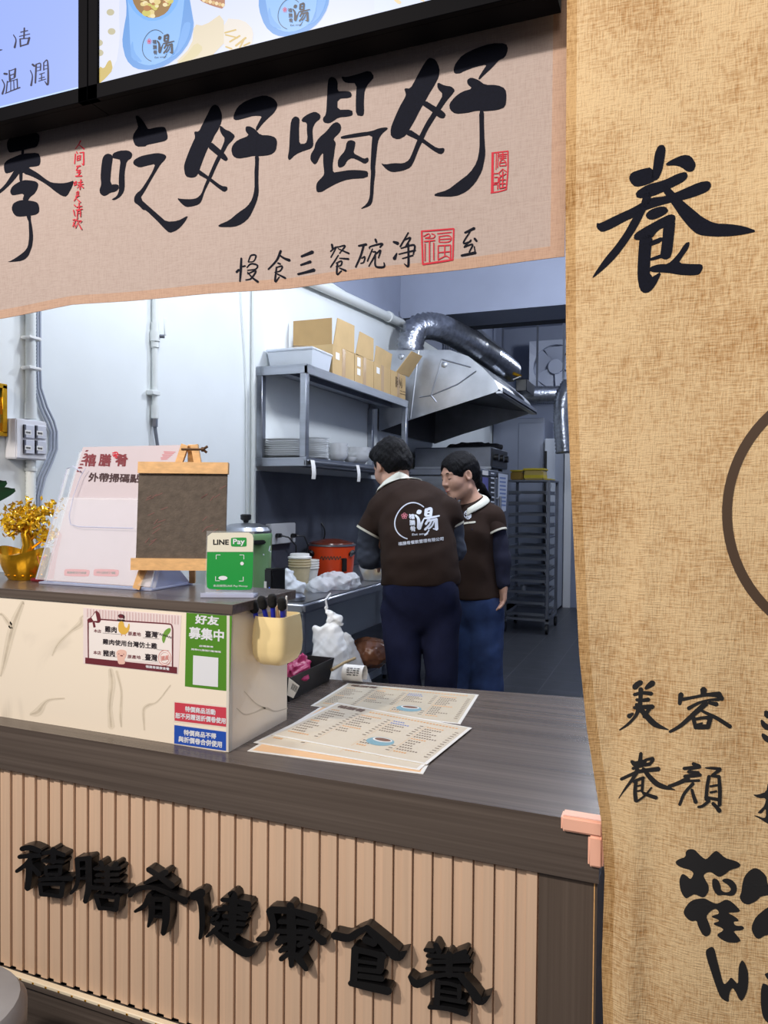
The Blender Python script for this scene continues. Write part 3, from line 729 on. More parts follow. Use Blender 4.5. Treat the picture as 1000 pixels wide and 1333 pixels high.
for p in ('225,440 245,410 275,400 305,410 315,435 300,530 290,670 360,665 370,700 340,730 290,740 265,760 235,770 205,750 198,715 215,670 208,600 215,510',
          '312,400 370,375 450,372 485,400 475,440 435,465 420,540 415,600 418,680 410,730 380,775 330,805 300,800 350,770 370,720 365,640 370,560 383,455 345,445 310,440',
          '510,75 530,70 560,95 590,135 610,170 622,190 690,172 755,168 775,180 793,265 770,290 690,308 605,325 600,338 515,340 490,290 490,250 500,220 535,175 525,130',
          '490,480 500,455 550,425 620,408 700,395 760,405 780,425 765,455 730,490 690,555 640,640 590,730 550,790 640,870 720,940 780,992 880,985 970,935 945,985 900,1040 860,1070 805,1090 760,1050 700,985 600,890 575,890 540,850 500,825 500,780 520,745 560,715 610,640 660,555 685,488 610,505 545,522 500,500'): FI(p, T)
T = crop(220, 120, 6.25)                                                   # 好
for p in ('345,120 375,100 410,120 435,180 430,240 400,310 375,345 350,400 320,450 290,520 260,600 245,650 220,690 180,698 135,685 122,610 135,560 165,480 200,400 215,370 205,320 245,322 270,270 310,190',
          '415,275 430,278 460,305 500,320 540,355 520,390 480,430 455,480 420,540 390,600 355,680 325,740 290,810 265,890 240,915 190,930 140,935 105,910 65,862 110,870 190,872 230,862 265,830 290,760 320,690 350,620 385,540 425,470 460,380 430,345 415,310',
          '340,400 415,465 450,495 485,545 460,565 400,520 310,445', '235,622 330,690 430,765 475,768 478,795 450,815 400,780 320,715 230,665',
          '530,180 560,120 620,75 700,45 780,25 850,48 885,90 880,130 850,175 810,210 760,260 715,320 705,298 735,240 760,195 690,192 620,212 550,230 525,220',
          '625,280 660,278 700,300 745,350 820,352 870,370 882,410 870,480 825,512 735,522 690,518 640,530 560,542 520,520 508,470 520,430 560,390 655,355 625,320',
          '700,515 735,515 730,620 728,720 732,820 715,890 690,950 655,1020 600,1070 530,1098 405,1098 405,1080 490,1045 560,985 640,930 680,870 698,790 698,700 697,640 703,580'): FI(p, T)
T = crop(370, 90, 6.667)                                                   # 喝
for p in ('380,100 405,68 440,75 467,110 465,195 520,192 575,195 590,225 575,250 465,258 462,355 590,352 597,400 560,412 470,420 430,450 390,472 345,465 335,430 365,395 372,280',
          '497,65 540,72 640,45 745,12 787,70 740,120 700,180 692,280 695,385 680,410 625,400 622,280 632,122 540,122 510,100',
          '60,445 95,408 135,425 130,500 130,560 132,650 190,648 205,600 198,540 200,465 150,455 160,425 210,390 270,368 315,395 315,430 270,465 245,520 250,600 255,660 235,690 170,710 100,740 45,795 32,770 45,700 50,570',
          '490,480 460,458 420,475 370,540 300,600 270,650 265,690 232,740 228,790 262,830 285,815 310,760 340,720 340,820 350,900 340,930 285,985 278,1030 285,1070 330,1065 360,1045 385,1030 470,985 560,955 725,945 730,890 690,880 580,875 480,890 425,900 420,830 435,740 440,690 450,640 425,605 480,555 497,515',
          '545,630 580,615 620,630 615,670 600,730 650,755 695,780 730,765 735,800 700,825 650,795 590,770 550,790 520,845 470,858 465,800 485,760 530,710',
          '488,590 520,578 640,555 760,540 830,512 895,505 900,520 850,560 820,610 810,660 800,760 790,850 792,905 780,990 775,1090 765,1160 740,1190 655,1220 720,1170 745,1110 748,1000 755,900 750,850 755,750 760,660 768,570 640,590 500,608'): FI(p, T)
T = crop(490, 50, 5.263)                                                   # 好
for p in ('345,150 370,132 410,150 435,205 430,260 400,320 360,385 330,440 300,490 260,570 235,610 205,665 150,695 100,675 98,620 120,560 160,470 195,410 205,385 190,342 235,345 270,280 310,205',
          '418,300 470,325 515,330 540,355 520,385 480,430 440,490 400,550 350,630 320,700 290,760 260,840 235,885 180,908 110,918 70,900 30,855 60,865 120,855 185,858 225,835 250,780 280,700 310,640 340,580 385,510 420,455 460,385 420,345',
          '335,425 400,465 445,490 478,520 465,550 430,545 385,505 305,450', '225,620 300,670 360,715 420,755 468,750 465,780 440,797 390,770 310,710 270,690 195,655',
          '530,210 545,170 590,115 680,70 790,35 890,35 905,75 885,130 840,150 790,205 740,250 705,285 698,275 735,215 760,178 680,195 600,225 575,240 535,243',
          '622,285 650,268 700,285 745,320 830,320 885,345 893,400 885,470 830,492 740,500 690,495 620,512 540,518 505,490 500,450 540,400 590,365 660,345 625,315',
          '705,490 738,490 738,600 742,700 748,790 740,840 725,910 680,990 620,1050 540,1085 400,1083 400,1065 490,1040 560,985 640,925 690,850 708,760 708,650'): FI(p, T)
RS = lambda spec, T, d=.0009, k=1: strokes(b, spec, PN, K['red'], T, d, k)
IS = lambda spec, T, d=.0009, k=1: strokes(b, spec, PN, K['ink'], T, d, k)
T = crop(620, 185, 16.67)                                                  # seal beside the last character
fill(b, '335,240 385,235 380,1090 320,1110', PN, K['red'], T, .0009, sm=0)
RS('340,240 690,200|28;690,195 690,600 655,1030|30;655,1030 500,1075 320,1105|28;440,250 430,600|18;480,240 465,560|22;500,275 660,262|26;500,315 650,305|24;510,360 650,345|24;580,240 580,370|26;510,520 520,430 580,380 640,430 650,510|22;510,522 650,510|22;520,455 640,440|22;390,690 490,680|20;490,680 575,590|20;575,590 655,645|22;490,690 560,740 650,690|20;400,770 480,765|20;480,765 480,880|20;480,880 390,890|20;370,925 470,918|22;470,918 465,1030|20;510,1010 510,790 575,720|24;580,640 575,1000|26;510,830 640,820|22;510,910 640,905|22;510,1010 640,980|24', T)
T = crop(300, 285, 5.556)                                                  # small line of characters
IS('80,285 76,370 70,452|14 18 12;45,385 62,368|16;90,345 108,340|12;130,310 150,265 185,265 170,305 130,312|8 11 12 8 8;120,352 150,325 195,335 185,362 125,372|8 11 13 9 8;125,398 185,375 152,430 112,442|8 12 11 8;125,385 160,425 200,455|9 13 18', T)
IS('365,232 335,300 275,365|18 15 12;360,265 390,285 428,300|12 16 22;345,320 362,326|13;330,352 375,342 362,375 322,387|8 12 10 8;335,350 325,452 355,420|12 14 8;340,398 398,428|10 16', T)
IS('515,272 595,240|16 26;510,334 580,310|14 22;490,400 540,388 606,370|16 18 26', T)
IS('735,185 742,220|16;725,235 765,205 728,278|10 9 9;760,205 785,202|9;785,202 830,195 790,250|8 12 8;780,215 858,250|8 14;782,262 755,305 725,350|8 10 9;790,285 855,290|8 15;765,320 805,305 800,335 765,345|8 11 10 8;775,320 772,400 805,375|12 13 8;790,355 836,375|9 16', T)
T = crop(450, 285, 5.263)
IS('90,185 142,175|13 18;125,180 105,250 70,330|15 14 12;110,270 132,260 125,296 104,305|8 11 9 8;205,140 212,160|15;165,205 170,190 250,170 236,195|8 10 14 10;185,205 150,290|8 10;185,225 208,235 160,325|8 12 8;210,240 240,215 226,268|8 12 9;205,250 205,320 240,332 266,325 264,300|9 13 15 13 8', T)
IS('330,158 358,168|16 24;335,272 352,235|26 8;430,95 375,190|10 12;395,150 445,130 410,192|8 13 9;380,202 470,180 465,242|8 14 10;365,242 478,215|8 13;390,272 462,250|8 11;430,165 432,300 425,325 403,308|12 16 15 6', T)
RS('525,85 742,68|11;742,68 735,280|11;735,280 530,312|13;530,312 522,85|12;630,102 725,92|8;640,122 705,115 725,135 705,158 642,160|8;642,122 642,160|8;642,142 718,136|8;635,185 720,180|9;720,180 720,275|10;720,275 690,255 655,270 635,280|8;635,185 635,282|8;680,185 680,250|8;638,232 720,224|8;535,120 570,102 578,122 545,132 600,132 612,112 590,102|7;540,156 612,148|9;545,170 545,288|8;576,155 576,292|9;605,165 605,282|8', T)
IS('818,95 882,65|14 20;855,85 808,165 858,155|10 12 11;884,135 898,152|16;860,145 815,190|10;812,195 870,175 848,228|9 12 10;795,252 890,232|16 20;882,190 890,238|9', T)
T = crop(90, 180, 10.67)                                                   # red column
RS('165,35 135,90 90,150|18 15 10;145,95 210,150|12 22;105,190 120,215|16;90,220 80,355|16;150,205 205,195|14;205,195 205,365 180,350|20 20 8;120,250 160,240|14;160,240 155,300|18;155,300 112,312|14;118,250 114,312|14;118,280 158,272|12;110,395 160,385|20;130,395 105,450 165,445|12 14 14;140,440 140,525|14;95,530 180,525|18;110,480 165,470 120,530|12;75,620 105,600|12;105,600 100,650|16;80,655 100,650|12;75,620 78,660|14;130,620 190,605|14;125,650 202,640|14;170,575 155,712|16;155,650 118,695|10;165,650 202,690|12 20;105,760 135,740 130,795 102,802|13;103,780 132,772|10;95,818 150,800|12;115,815 75,872|12;108,840 162,892|10 20;80,930 95,948|16;68,1000 86,1080|14;110,960 185,945|14;145,900 145,990|14;105,1002 192,985|14;125,1010 118,1095|14;125,1015 165,1010 165,1092|14;125,1045 165,1040|11;60,1140 95,1135 60,1230|14;65,1170 95,1230|12;125,1100 110,1150|14;110,1150 180,1150 160,1175|12;140,1160 95,1250|12;135,1180 182,1268|10 18', T)
tag(b.build('fabric_banner'), 'beige linen banner with large black brush characters hung under the menu boards', 'banner')

# ================================================================== BURLAP CURTAIN on the right
cl = [cast(px, py, 1, 1.30) for px, py in ((739, -160), (739, 0), (737, 300), (738, 480), (745, 650), (755, 850), (765, 950), (783, 1072), (787, 1140), (783, 1260), (785, 1333), (788, 1480))]
CZ = [p[2] for p in cl][::-1]; CX = [p[0] for p in cl][::-1]
xl = lambda z: float(np.interp(z, CZ, CX))
def wcur(x, z):
    lo = max(0, min(1, (1.5-z)/.9))
    return .008*math.sin(13*x+.6)+.014*lo*math.sin(24*x+2.4+1.2*z)+.005*math.sin(31*x-2*z)*lo-.016*lo*math.exp(-((x+.075-.02*z)/.022)**2)
def cur(x, z): return (x, 1.30+wcur(x, z), z)
ZB, ZT = .36, 2.36
b = MB(); hw = .017
b.sheet(lambda u, v: (lambda z: cur(xl(z)+hw+(.48-xl(z)-hw)*u, z))(ZB+(ZT-ZB)*v), 60, 90, K['burlap'], th=.0014)
b.sheet(lambda u, v: (lambda z: cur(xl(z)+hw*u, z))(ZB+(ZT-ZB)*v), 2, 90, K['burlaphem'], th=.0026)
PC = Plane(1, 1.30, -1, wcur)
CI = lambda pts, T, m_='ink': fill(b, pts, PC, K[m_], T, .0009, 8, 1)
T = crop(770, 180, 4.545)                                                  # 養
for p in ('395,45 425,38 440,60 435,110 420,190 395,245 355,255 365,170 375,90', '440,150 480,125 545,98 590,105 620,155 605,195 570,200 530,170 495,160 445,163', '222,235 235,205 290,185 360,170 380,250 330,275 260,290 230,260',
          '260,320 330,275 430,250 510,210 560,198 572,225 550,255 470,295 430,315 360,345 270,358', '300,380 355,352 430,345 480,330 560,295 640,260 695,252 712,280 690,315 600,350 530,368 470,380 380,405 310,430 280,455 200,490 120,535 60,558 30,530 32,500 50,505 150,455 240,415',
          '330,290 360,350 320,430 270,530 210,620 150,700 80,770 0,835 25,790 80,710 140,640 200,555 240,480 290,400 310,330', '430,260 470,300 500,330 540,370 600,420 660,470 730,505 820,508 900,520 985,550 900,570 820,580 720,582 630,572 580,530 530,470 490,410 455,360 420,310',
          '318,455 345,425 400,405 440,405 458,430 430,455 370,482 335,480', '250,600 255,565 320,525 420,470 470,448 500,460 490,520 420,530 390,550 360,590 300,605', '285,580 365,570 350,690 345,830 420,785 380,870 345,910 310,917 285,895 272,820 275,720',
          '425,520 498,480 490,570 475,700 440,720 405,705 420,600', '345,612 425,580 415,615 340,642', '340,712 430,680 435,702 345,728', '345,762 400,745 455,745 510,690 555,620 583,612 575,650 540,700 515,740 600,745 655,745 660,770 640,805 600,812 520,808 450,795 345,792'): CI(p, T)
stroke(b, [(1119+172.5*math.cos(a), 668+172.5*math.sin(a)) for a in np.linspace(0, 2*math.pi, 80)], 13, PC, K['ringbrown'], d=.0009, cap=0, n=1)
CS = lambda spec, T: strokes(b, spec, PC, K['inkblack'], T, .0009)
T = crop(800, 880, 6.25)                                                   # 美容
CS('165,90 190,65 215,50|48 46 42;312,55 285,75 255,98|50 44 26;160,150 230,135 302,142|26 28 34;215,105 212,180 205,255|40 34 40;180,192 230,195 278,190|26 28 34;160,256 240,250 312,248|26 34 38;118,325 150,305|42 20;200,260 170,325 110,390 42,437|40 26 22 10;180,230 250,310 330,390 440,435|34 46 46 6;290,255 240,330|34 28', T)
CS('542,148 530,225|44 30;555,188 650,170 760,150 855,150|30 24 30 52;860,165 875,185|40;725,108 725,150|56 44;850,188 760,195 680,220 602,262|28 18 24 32;770,215 832,228|26 38;745,220 660,295 540,400 450,452|46 42 32 22;690,270 760,305 840,345 942,410|18 26 32 34;640,330 660,420|34 30;650,350 720,338 785,335|24 26 34;780,340 760,415|40;660,395 715,380|14;675,412 760,410|40', T)
T = crop(800, 970, 6.25)                                                   # 養顔
CS('216,65 212,100 205,145|28 32 36;140,130 175,152 250,130|26 46 34;250,118 312,108 298,142|20 28 28;150,188 220,165 292,150|26 26 30;55,275 130,240 210,210 360,192|26 26 30 38;190,200 150,270 90,350 35,430|40 28 18 5;235,190 290,260 350,315 420,342 492,360|30 40 44 34 5;155,295 200,275 240,262|24;175,290 168,380 175,450|30 32 34;232,270 225,375|24;180,332 230,320|14;180,372 230,362|14;302,342 250,405 185,455|14 18 16;235,388 290,408 342,425|26 30 32', T)
CS('640,150 690,172 610,190|30 30 28;565,188 640,180 695,175|28;600,215 685,220|26 22;570,252 640,245 700,240|28 34 28;600,270 510,310 440,335|40 32 28;560,292 690,285|22;640,310 570,390 530,482|28 26 24;630,360 645,415 662,462|24 28 34;740,182 800,185 862,190|10 22 24;860,195 800,240|30 24;770,250 755,330 745,440|28 30 28;790,245 845,252|24;850,250 858,370 855,485|28 32 32;780,332 838,322|18;780,382 830,372|18;740,422 850,440|26;770,450 720,490 680,500|28 24 18;800,470 830,500 855,532|28 32 38', T)
T = crop(870, 1095, 7.692)                                                 # large welcome lettering
for p in ('72,205 100,180 175,155 175,100 210,75 265,80 310,130 370,180 400,165 440,120 480,92 510,110 570,165 640,185 700,205 728,238 700,265 620,285 570,330 510,358 470,335 430,305 385,310 350,340 375,390 405,440 405,500 370,555 335,560 265,525 220,550 180,572 150,545 120,480 110,390 130,335 150,325 180,340 220,378 240,360 255,315 220,285 130,260 85,235',
          '440,380 465,368 500,385 525,440 530,490 570,510 610,505 632,480 600,435 540,400 545,378 590,368 640,385 680,430 690,480 670,530 630,548 560,535 500,543 465,510 440,450',
          '330,570 370,570 440,610 490,625 530,605 580,578 640,605 725,690 700,710 590,712 640,735 700,775 705,800 655,800 660,830 690,845 740,842 762,865 740,890 650,895 680,930 725,985 720,1000 680,1015 600,1011 538,985 480,935 555,890 540,865 460,835 455,815 510,800 500,780 440,760 435,745 510,725 500,690 470,672 420,700 380,750 400,800 430,880 420,930 380,955 340,930 300,850 285,790 235,800 190,775 152,720 165,670 210,610 260,580',
          '740,430 765,345 820,285 875,262 930,290 985,350 990,400 1000,440 1100,440 1200,380 1250,450 1150,540 940,540 880,600 800,635 745,615 712,560 735,500', '990,660 1060,640 1150,760 1250,930 1200,1000 1100,930 980,935 910,978 870,960 835,890 840,830 880,750'): CI(p, T, 'inkblack')
T = crop(900, 1220, 10)
for p in ('185,190 205,150 265,118 300,140 325,240 370,420 410,580 435,610 480,570 515,515 550,545 610,615 612,480 620,360 660,290 700,330 740,440 745,560 735,680 700,770 655,830 620,800 585,720 540,650 510,690 490,770 490,840 440,825 380,780 330,660 270,480 210,300',
          '905,700 920,620 940,590 1030,640 1040,1130 980,1100 930,1030 905,880', '950,470 1030,450 1060,530 1030,570 980,530'): CI(p, T, 'inkblack')
T = crop(960, 900, 7.4)
for p in ('258,175 330,200 350,275 258,250', '222,275 240,268 280,310 340,330 340,370 270,372 230,330', '232,405 250,400 330,450 350,505 270,485 235,440', '145,990 200,992 280,965 295,870 380,860 390,1290 330,1290 270,1260 210,1220 160,1195 175,1190 240,1215 275,1215 275,1120 235,1175 190,1170 230,1130 260,1100 280,1025 200,1025'): CI(p, T, 'inkblack')
tag(b.build('burlap_curtain'), 'tan burlap curtain with black brush characters and a brown ring', 'curtain')

# ================================================================== KITCHEN WALL: pipes, switches
def ribbed(mb, p0, p1, r, mt, pitch=.012):
    p0 = np.array(p0); p1 = np.array(p1); n_ = int(np.linalg.norm(p1-p0)/pitch)*2
    mb.tube([p0+(p1-p0)*i/n_ for i in range(n_+1)], [r*(1.06 if i % 2 else .94) for i in range(n_+1)], mt, 10)
pw = mat('white_conduit', rgb(222, 226, 224), .5)
t = thing('conduit_pipe', 'white ribbed conduit on the wall running into the switch box', 'pipe', (WX+.02, 1.962, 1.0))
b = MB(); ribbed(b, (WX+.02, 1.962, 1.66), (WX+.02, 1.962, 2.7), .0175, pw); b.tube([(WX+.02, 1.962, 1.645), (WX+.02, 1.962, 1.70)], .0205, pw); b.build('upper_pipe', t)
b = MB(); ribbed(b, (WX+.02, 1.962, 1.0), (WX+.02, 1.962, 1.50), .0165, pw); b.tube([(WX+.02, 1.962, 1.463), (WX+.02, 1.962, 1.473)], .021, pw); b.build('lower_pipe', t)
for z in (1.815, 1.92):
    b = MB(); b.box(WX, WX+.042, 1.936, 1.992, z, z+.012, K['white'], .003, 2); b.build('clip', t)
t = thing('switch_box', 'white wall switch box with four labelled rocker switches', 'switch box', (WX+.03, 1.96, 1.5))
XS = WX+.052
y0, y1 = cast(21, 570, 0, XS)[1], cast(61.5, 570, 0, XS)[1]
z1, z0 = cast(40, 546.5, 0, XS)[2], cast(40, 598, 0, XS)[2]
b = MB(); b.box(WX, XS, y0, y1, z0, z1, mat('switch_white', rgb(226, 226, 230), .4), .004, 2); b.build('box', t)
PX = Plane(0, XS, 1); T = crop(0, 380, 4.44)
for x0_, ya, yb in ((132, 766, 848), (132, 854, 938), (200, 772, 852), (200, 858, 940)):
    A, C_ = PX.P(*T((x0_, ya))), PX.P(*T((x0_+60, yb)))
    b = MB(); b.box(XS, XS+.008, A[1], C_[1], C_[2], A[2], mat('switch_face', rgb(206, 208, 218), .4), .002)
    b.box(XS, XS+.0085, A[1], A[1]+.006, C_[2], A[2], mat('switch_gap', rgb(90, 92, 104), .5))
    ym = (ya+yb)/2+8
    fill(b, [(x0_+12, ym-18), (x0_+48, ym-14), (x0_+48, ym+12), (x0_+12, ym+8)], Plane(0, XS+.008, 1), K['paper'], T, .0008, sm=0)
    text(b, '開關', [(x0_+17, ym-9), (x0_+43, ym-6), (x0_+43, ym+5), (x0_+17, ym+2)], Plane(0, XS+.008, 1), K['inkblack'], T, .0012)
    b.build('rocker_switch', t)
gc = mat('grey_cable', rgb(168, 174, 188), .5)
P2 = Plane(0, WX+.008, 1)
for k, lab in enumerate(('thin grey cable nearest the ribbed conduit, looping past the switch box', 'middle grey cable of the run looping past the switch box', 'outermost grey cable bulging right around the switch box')):
    dx = k*3.6
    b = MB(); b.tube([P2.P(px+dx*f_, py) for px, py, f_ in ((45, 350, 1), (45, 410, 1), (45, 470, 1), (46, 505, 1), (52, 530, 1.3), (60, 548, 1.4), (66, 562, 1.1), (66, 585, 1.1), (59, 602, 1.2), (50, 622, 1.2), (45, 645, 1.1), (44, 690, 1), (44, 720, 1))], .0042, gc, 8)
    tag(b.build('cable'), lab, 'cable', 'wall cables')
t = thing('water_pipe', 'white water pipe with a lever valve running down the white wall', 'pipe', (WX+.018, 2.625, .95))
c = (WX+.018, 2.627)
zz = lambda py: cast(197, py, 0, WX+.018)[2]
b = MB(); b.tube([(*c, 2.75), (*c, zz(545))], .0125, pw, 14); b.build('pipe', t)
b = MB()
for a, e, r_ in ((418, 432, .017), (430, 443, .021), (443, 451, .017)): b.tube([(*c, zz(a)), (*c, zz(e))], r_, pw, 14)
b.tube([(c[0], c[1], zz(436)), (c[0]+.035, c[1]+.02, zz(436))], .008, K['steeld']); b.build('valve', t)
b = MB(); b.box(c[0]+.03, c[0]+.036, c[1]+.02, c[1]+.034, zz(434), zz(412), pw, .002); b.build('valve_lever', t)
b = MB(); b.box(WX, c[0]+.018, c[1]-.035, c[1]+.016, zz(514), zz(508), pw, .002); b.build('clip', t)
b = MB(); b.tube([(*c, zz(527)), (*c, zz(544))], .0165, pw, 14).tube([(*c, zz(544)), (*c, zz(555))], .013, K['steel'], 6, smooth=False); b.build('coupling', t)
b = MB(); b.tube([(c[0], c[1], zz(553)), (c[0]+.003, c[1]+.012, zz(575)), (c[0]+.006, c[1]+.03, zz(600)), (c[0]+.004, c[1]+.04, zz(700)), (c[0], c[1]+.04, .95)], .0075, mat('braided_hose', rgb(130, 134, 142), .4, .5), 8); b.build('hose', t)
t = thing('conduit_pipe', 'white ribbed conduit beside the near end of the steel shelf', 'pipe', (WX+.014, 3.44, .9))
b = MB(); ribbed(b, (WX+.014, 3.435, .91), (WX+.014, 3.435, 2.7), .0125, pw, .01); b.build('pipe', t)
b = MB(); b.tube([P2.P(px, py) for px, py in ((313, 360), (316, 420), (319.5, 470), (321, 520), (321, 600), (322, 700))], .004, pw, 8)
tag(b.build('cable'), 'thin white cable sagging down the wall beside the shelf conduit', 'cable')
t = thing('ceiling_pipe', 'thick white pipe with a clamp running along the top of the wall', 'pipe', (WX+.05, 4.5, 2.7))
b = MB(); PP = Plane(0, WX+.04, 1); b.tube([PP.P(px, py) for px, py in ((340, 336), (415, 371), (470, 396), (523, 421))], .034, pw, 14); b.build('pipe', t)
b = MB(); b.tube([PP.P(505, 412), PP.P(507.5, 413.2)], .042, pw, 14); b.build('clamp', t)
b = MB(); PQ = Plane(1, 5.675); b.tube([PQ.P(px, py) for px, py in ((512, 330), (514, 365), (516, 395), (519, 412), (527, 421))], .013, K['steeld'], 10)
tag(b.build('conduit_pipe'), 'thin grey steel conduit dropping down the beam to the flexible duct', 'pipe')
# picture, plant and tap glimpsed at the left edge
t = thing('picture_frame', 'gold framed colourful picture cut off at the left edge of the wall', 'picture', (WX, 1.80, 1.58))
b = MB()
YE = 1.866
b.box(WX, WX+.02, YE-.02, YE, 1.585, 1.748, K['gold'], .002).box(WX, WX+.02, YE-.22, YE, 1.735, 1.752, K['gold'], .002).box(WX, WX+.02, YE-.22, YE, 1.575, 1.592, K['gold'], .002); b.build('frame', t)
b = MB()
for i, c_ in enumerate(((120, 70, 60), (60, 90, 160), (150, 60, 60), (200, 150, 70), (60, 110, 170))):
    b.quad((WX+.008, YE-.22, 1.592+i*.0286), (WX+.008, YE-.02, 1.592+i*.0286), (WX+.008, YE-.02, 1.592+(i+1)*.0286), (WX+.008, YE-.22, 1.592+(i+1)*.0286), mat('pict%d' % i, rgb(*c_), .6))
b.box(WX, WX+.007, YE-.22, YE-.02, 1.592, 1.735, K['paper']); b.build('picture', t)

# ================================================================== STEEL SHELF with crockery and cartons
SX, SY0, SY1 = -1.823, 3.485, 5.08
t = thing('wall_shelf', 'two-tier stainless steel shelf on the wall above the prep table', 'shelf', (-1.97, 4.28, 1.545))
st = K['steel']
b = MB(); b.box(WX, SX, SY0, SY1, 2.072, 2.083, st).box(WX, SX, SY0, SY0+.012, 2.035, 2.073, st).box(WX, SX, SY1-.012, SY1, 2.035, 2.073, st).box(SX-.012, SX, SY0, SY1, 2.035, 2.073, st).box(-2.0, -1.95, SY0+.012, SY1-.012, 2.04, 2.072, K['steeld']); b.build('top_shelf', t)
b = MB(); b.box(WX, SX, SY0, SY1, 1.578, 1.59, st).box(WX, SX, SY0, SY0+.012, 1.545, 1.579, st).box(WX, SX, SY1-.012, SY1, 1.545, 1.579, st).box(SX-.014, SX, SY0, SY1, 1.545, 1.579, st, .004).box(-2.0, -1.95, SY0+.012, SY1-.012, 1.55, 1.578, K['steeld']); b.build('lower_shelf', t)
for x_, y_ in ((SX-.04, SY0), (SX-.04, SY1-.04), (WX+.002, SY0), (WX+.002, SY1-.04)):
    b = MB(); b.box(x_, x_+.038, y_+.001, y_+.039, 1.59, 2.036, st, .003); b.build('post', t)
b = MB(); b.tube([(SX+.014, SY0+.03, 1.565), (SX+.014, SY1, 1.565)], .011, K['steeld']).tube([(SX+.014, SY0+.028, 1.565), (SX+.014, SY0+.05, 1.565)], .0135, K['black']); b.build('rail', t)
for px, lab in ((404, 'white paper tag hanging from the shelf rail near its near end'), (463.5, 'white paper tag hanging from the shelf rail beside the head of the nearer person')):
    y_ = cast(px, 606, 0, SX+.03)[1]
    b = MB(); b.sheet(lambda u, v, y_=y_: (SX+.03+.012*math.sin(v*2.6), y_+.012*v+.045*u-.012*math.sin(v*2.2), 1.575-.10*v), 3, 8, K['paper'], th=.001)
    tag(b.build('paper_tag'), lab, 'tag', 'paper tags on the shelf rail')
# frosted tub
t = thing('storage_tub', 'frosted plastic tub with a lid on top of the steel shelf', 'tub', (-1.98, 3.68, 2.083))
def frustum(b, x0, x1, y0, y1, z0, z1, ins, mt, th=.003, M=None):
    """open box with sloping sides"""
    o = [(x0+ins, y0+ins, z0), (x1-ins, y0+ins, z0), (x1-ins, y1-ins, z0), (x0+ins, y1-ins, z0), (x0, y0, z1), (x1, y0, z1), (x1, y1, z1), (x0, y1, z1)]
    i_ = [(x0+ins+th, y0+ins+th, z0+th), (x1-ins-th, y0+ins+th, z0+th), (x1-ins-th, y1-ins-th, z0+th), (x0+ins+th, y1-ins-th, z0+th), (x0+th, y0+th, z1), (x1-th, y0+th, z1), (x1-th, y1-th, z1), (x0+th, y1-th, z1)]
    f = [[3, 2, 1, 0]]+[[k, (k+1) % 4, 4+(k+1) % 4, 4+k] for k in range(4)]+[[8, 9, 10, 11]]+[[8+(k+1) % 4, 8+k, 12+k, 12+(k+1) % 4] for k in range(4)]+[[4+k, 4+(k+1) % 4, 12+(k+1) % 4, 12+k] for k in range(4)]
    vs = o+i_
    if M is not None: vs = [tuple(M @ Vector(p)) for p in vs]
    return b.add(vs, f, mt)
b = MB(); frustum(b, WX+.02, -1.832, 3.57, 3.81, 2.0835, 2.175, .012, K['tub']); b.build('tub_body', t)
b = MB(); b.box(WX+.012, -1.828, 3.562, 3.818, 2.1755, 2.19, K['tub'], .004, 2); b.build('lid', t)
b = MB(); b.box(WX+.05, -1.86, 3.6, 3.79, 2.087, 2.13, mat('tub_contents', rgb(84, 92, 110), .8, noise=.5, nscale=60), .01)
tag(b.build('packet'), 'dark packet inside the frosted tub', 'packet')
# cartons
def carton(y0, y1, zt, label, flap, marks, near=None):
    x1 = -1.843; x0 = WX+.03; t = thing('carton', label, 'box', ((x0+x1)/2, (y0+y1)/2, 2.0835), 'cartons on the shelf top')
    b = MB(); frustum(b, x0, x1, y0+.002, y1-.002, 2.0835, zt, 0, K['card'], .005)
    ym = (y0+y1)/2
    b.box(x1, x1+.0008, ym-.025, ym+.025, 2.09, zt-.002, K['tape'])
    for (ya, yb, za, zb_) in marks: b.box(x1+.0008, x1+.0016, y0+(y1-y0)*ya, y0+(y1-y0)*yb, 2.0835+(zt-2.0835)*za, 2.0835+(zt-2.0835)*zb_, K['paper'])
    b.build('body', t)
    PX = Plane(0, x1, 1)
    if flap:
        pts = [PX.P(*q) for q in flap[0]]; lean = flap[1]
        zb0 = min(p[2] for p in pts); pts = [np.array([p[0]+lean*max(0, p[2]-zt), min(max(p[1], y0+.003), y1-.003 if lean < .3 else 5.2), p[2]]) for p in pts]
        b = MB(); b.prism(pts, (-.005, 0, 0), K['card']); b.build('flap', t)
    if near:
        b = MB(); b.prism([np.array((x, y0+.004, z)) for x, z in near], (0, .005, 0), K['cardin']); b.build('flap', t)
    return t
T = crop(350, 400, 4.762)
fl = lambda s_: [T(q) for q in nums(s_)]
nf = [cast(px, py, 1, 3.845) for px, py in ((372, 451), (372, 419), (432, 413.6), (432, 450))]
carton(3.84, 4.15, 2.256, 'open cardboard carton nearest the front of the shelf with a wide raised flap', (fl('402,232 428,66 560,130 533,287'), 0), [(.14, .30, .55, .78)], [(max(p[0], WX+.03), max(p[2], 2.25)) for p in nf])
carton(4.155, 4.46, 2.262, 'open cardboard carton second along the shelf with two white labels', (fl('540,293 566,150 650,195 655,335'), 0), [(.12, .28, .6, .9), (.12, .28, .3, .52)])
carton(4.465, 4.765, 2.266, 'cardboard carton third along the shelf with one flap taped and leaning', (fl('656,343 658,238 756,292 760,388'), .12), [(.14, .32, .62, .84)])
tC = carton(4.77, 5.07, 2.262, 'cardboard carton at the far end of the shelf with printed marks and a bent flap', (fl('790,402 822,276 914,322 868,432'), .5), [])
b = MB(); PX = Plane(0, -1.8415, 1)
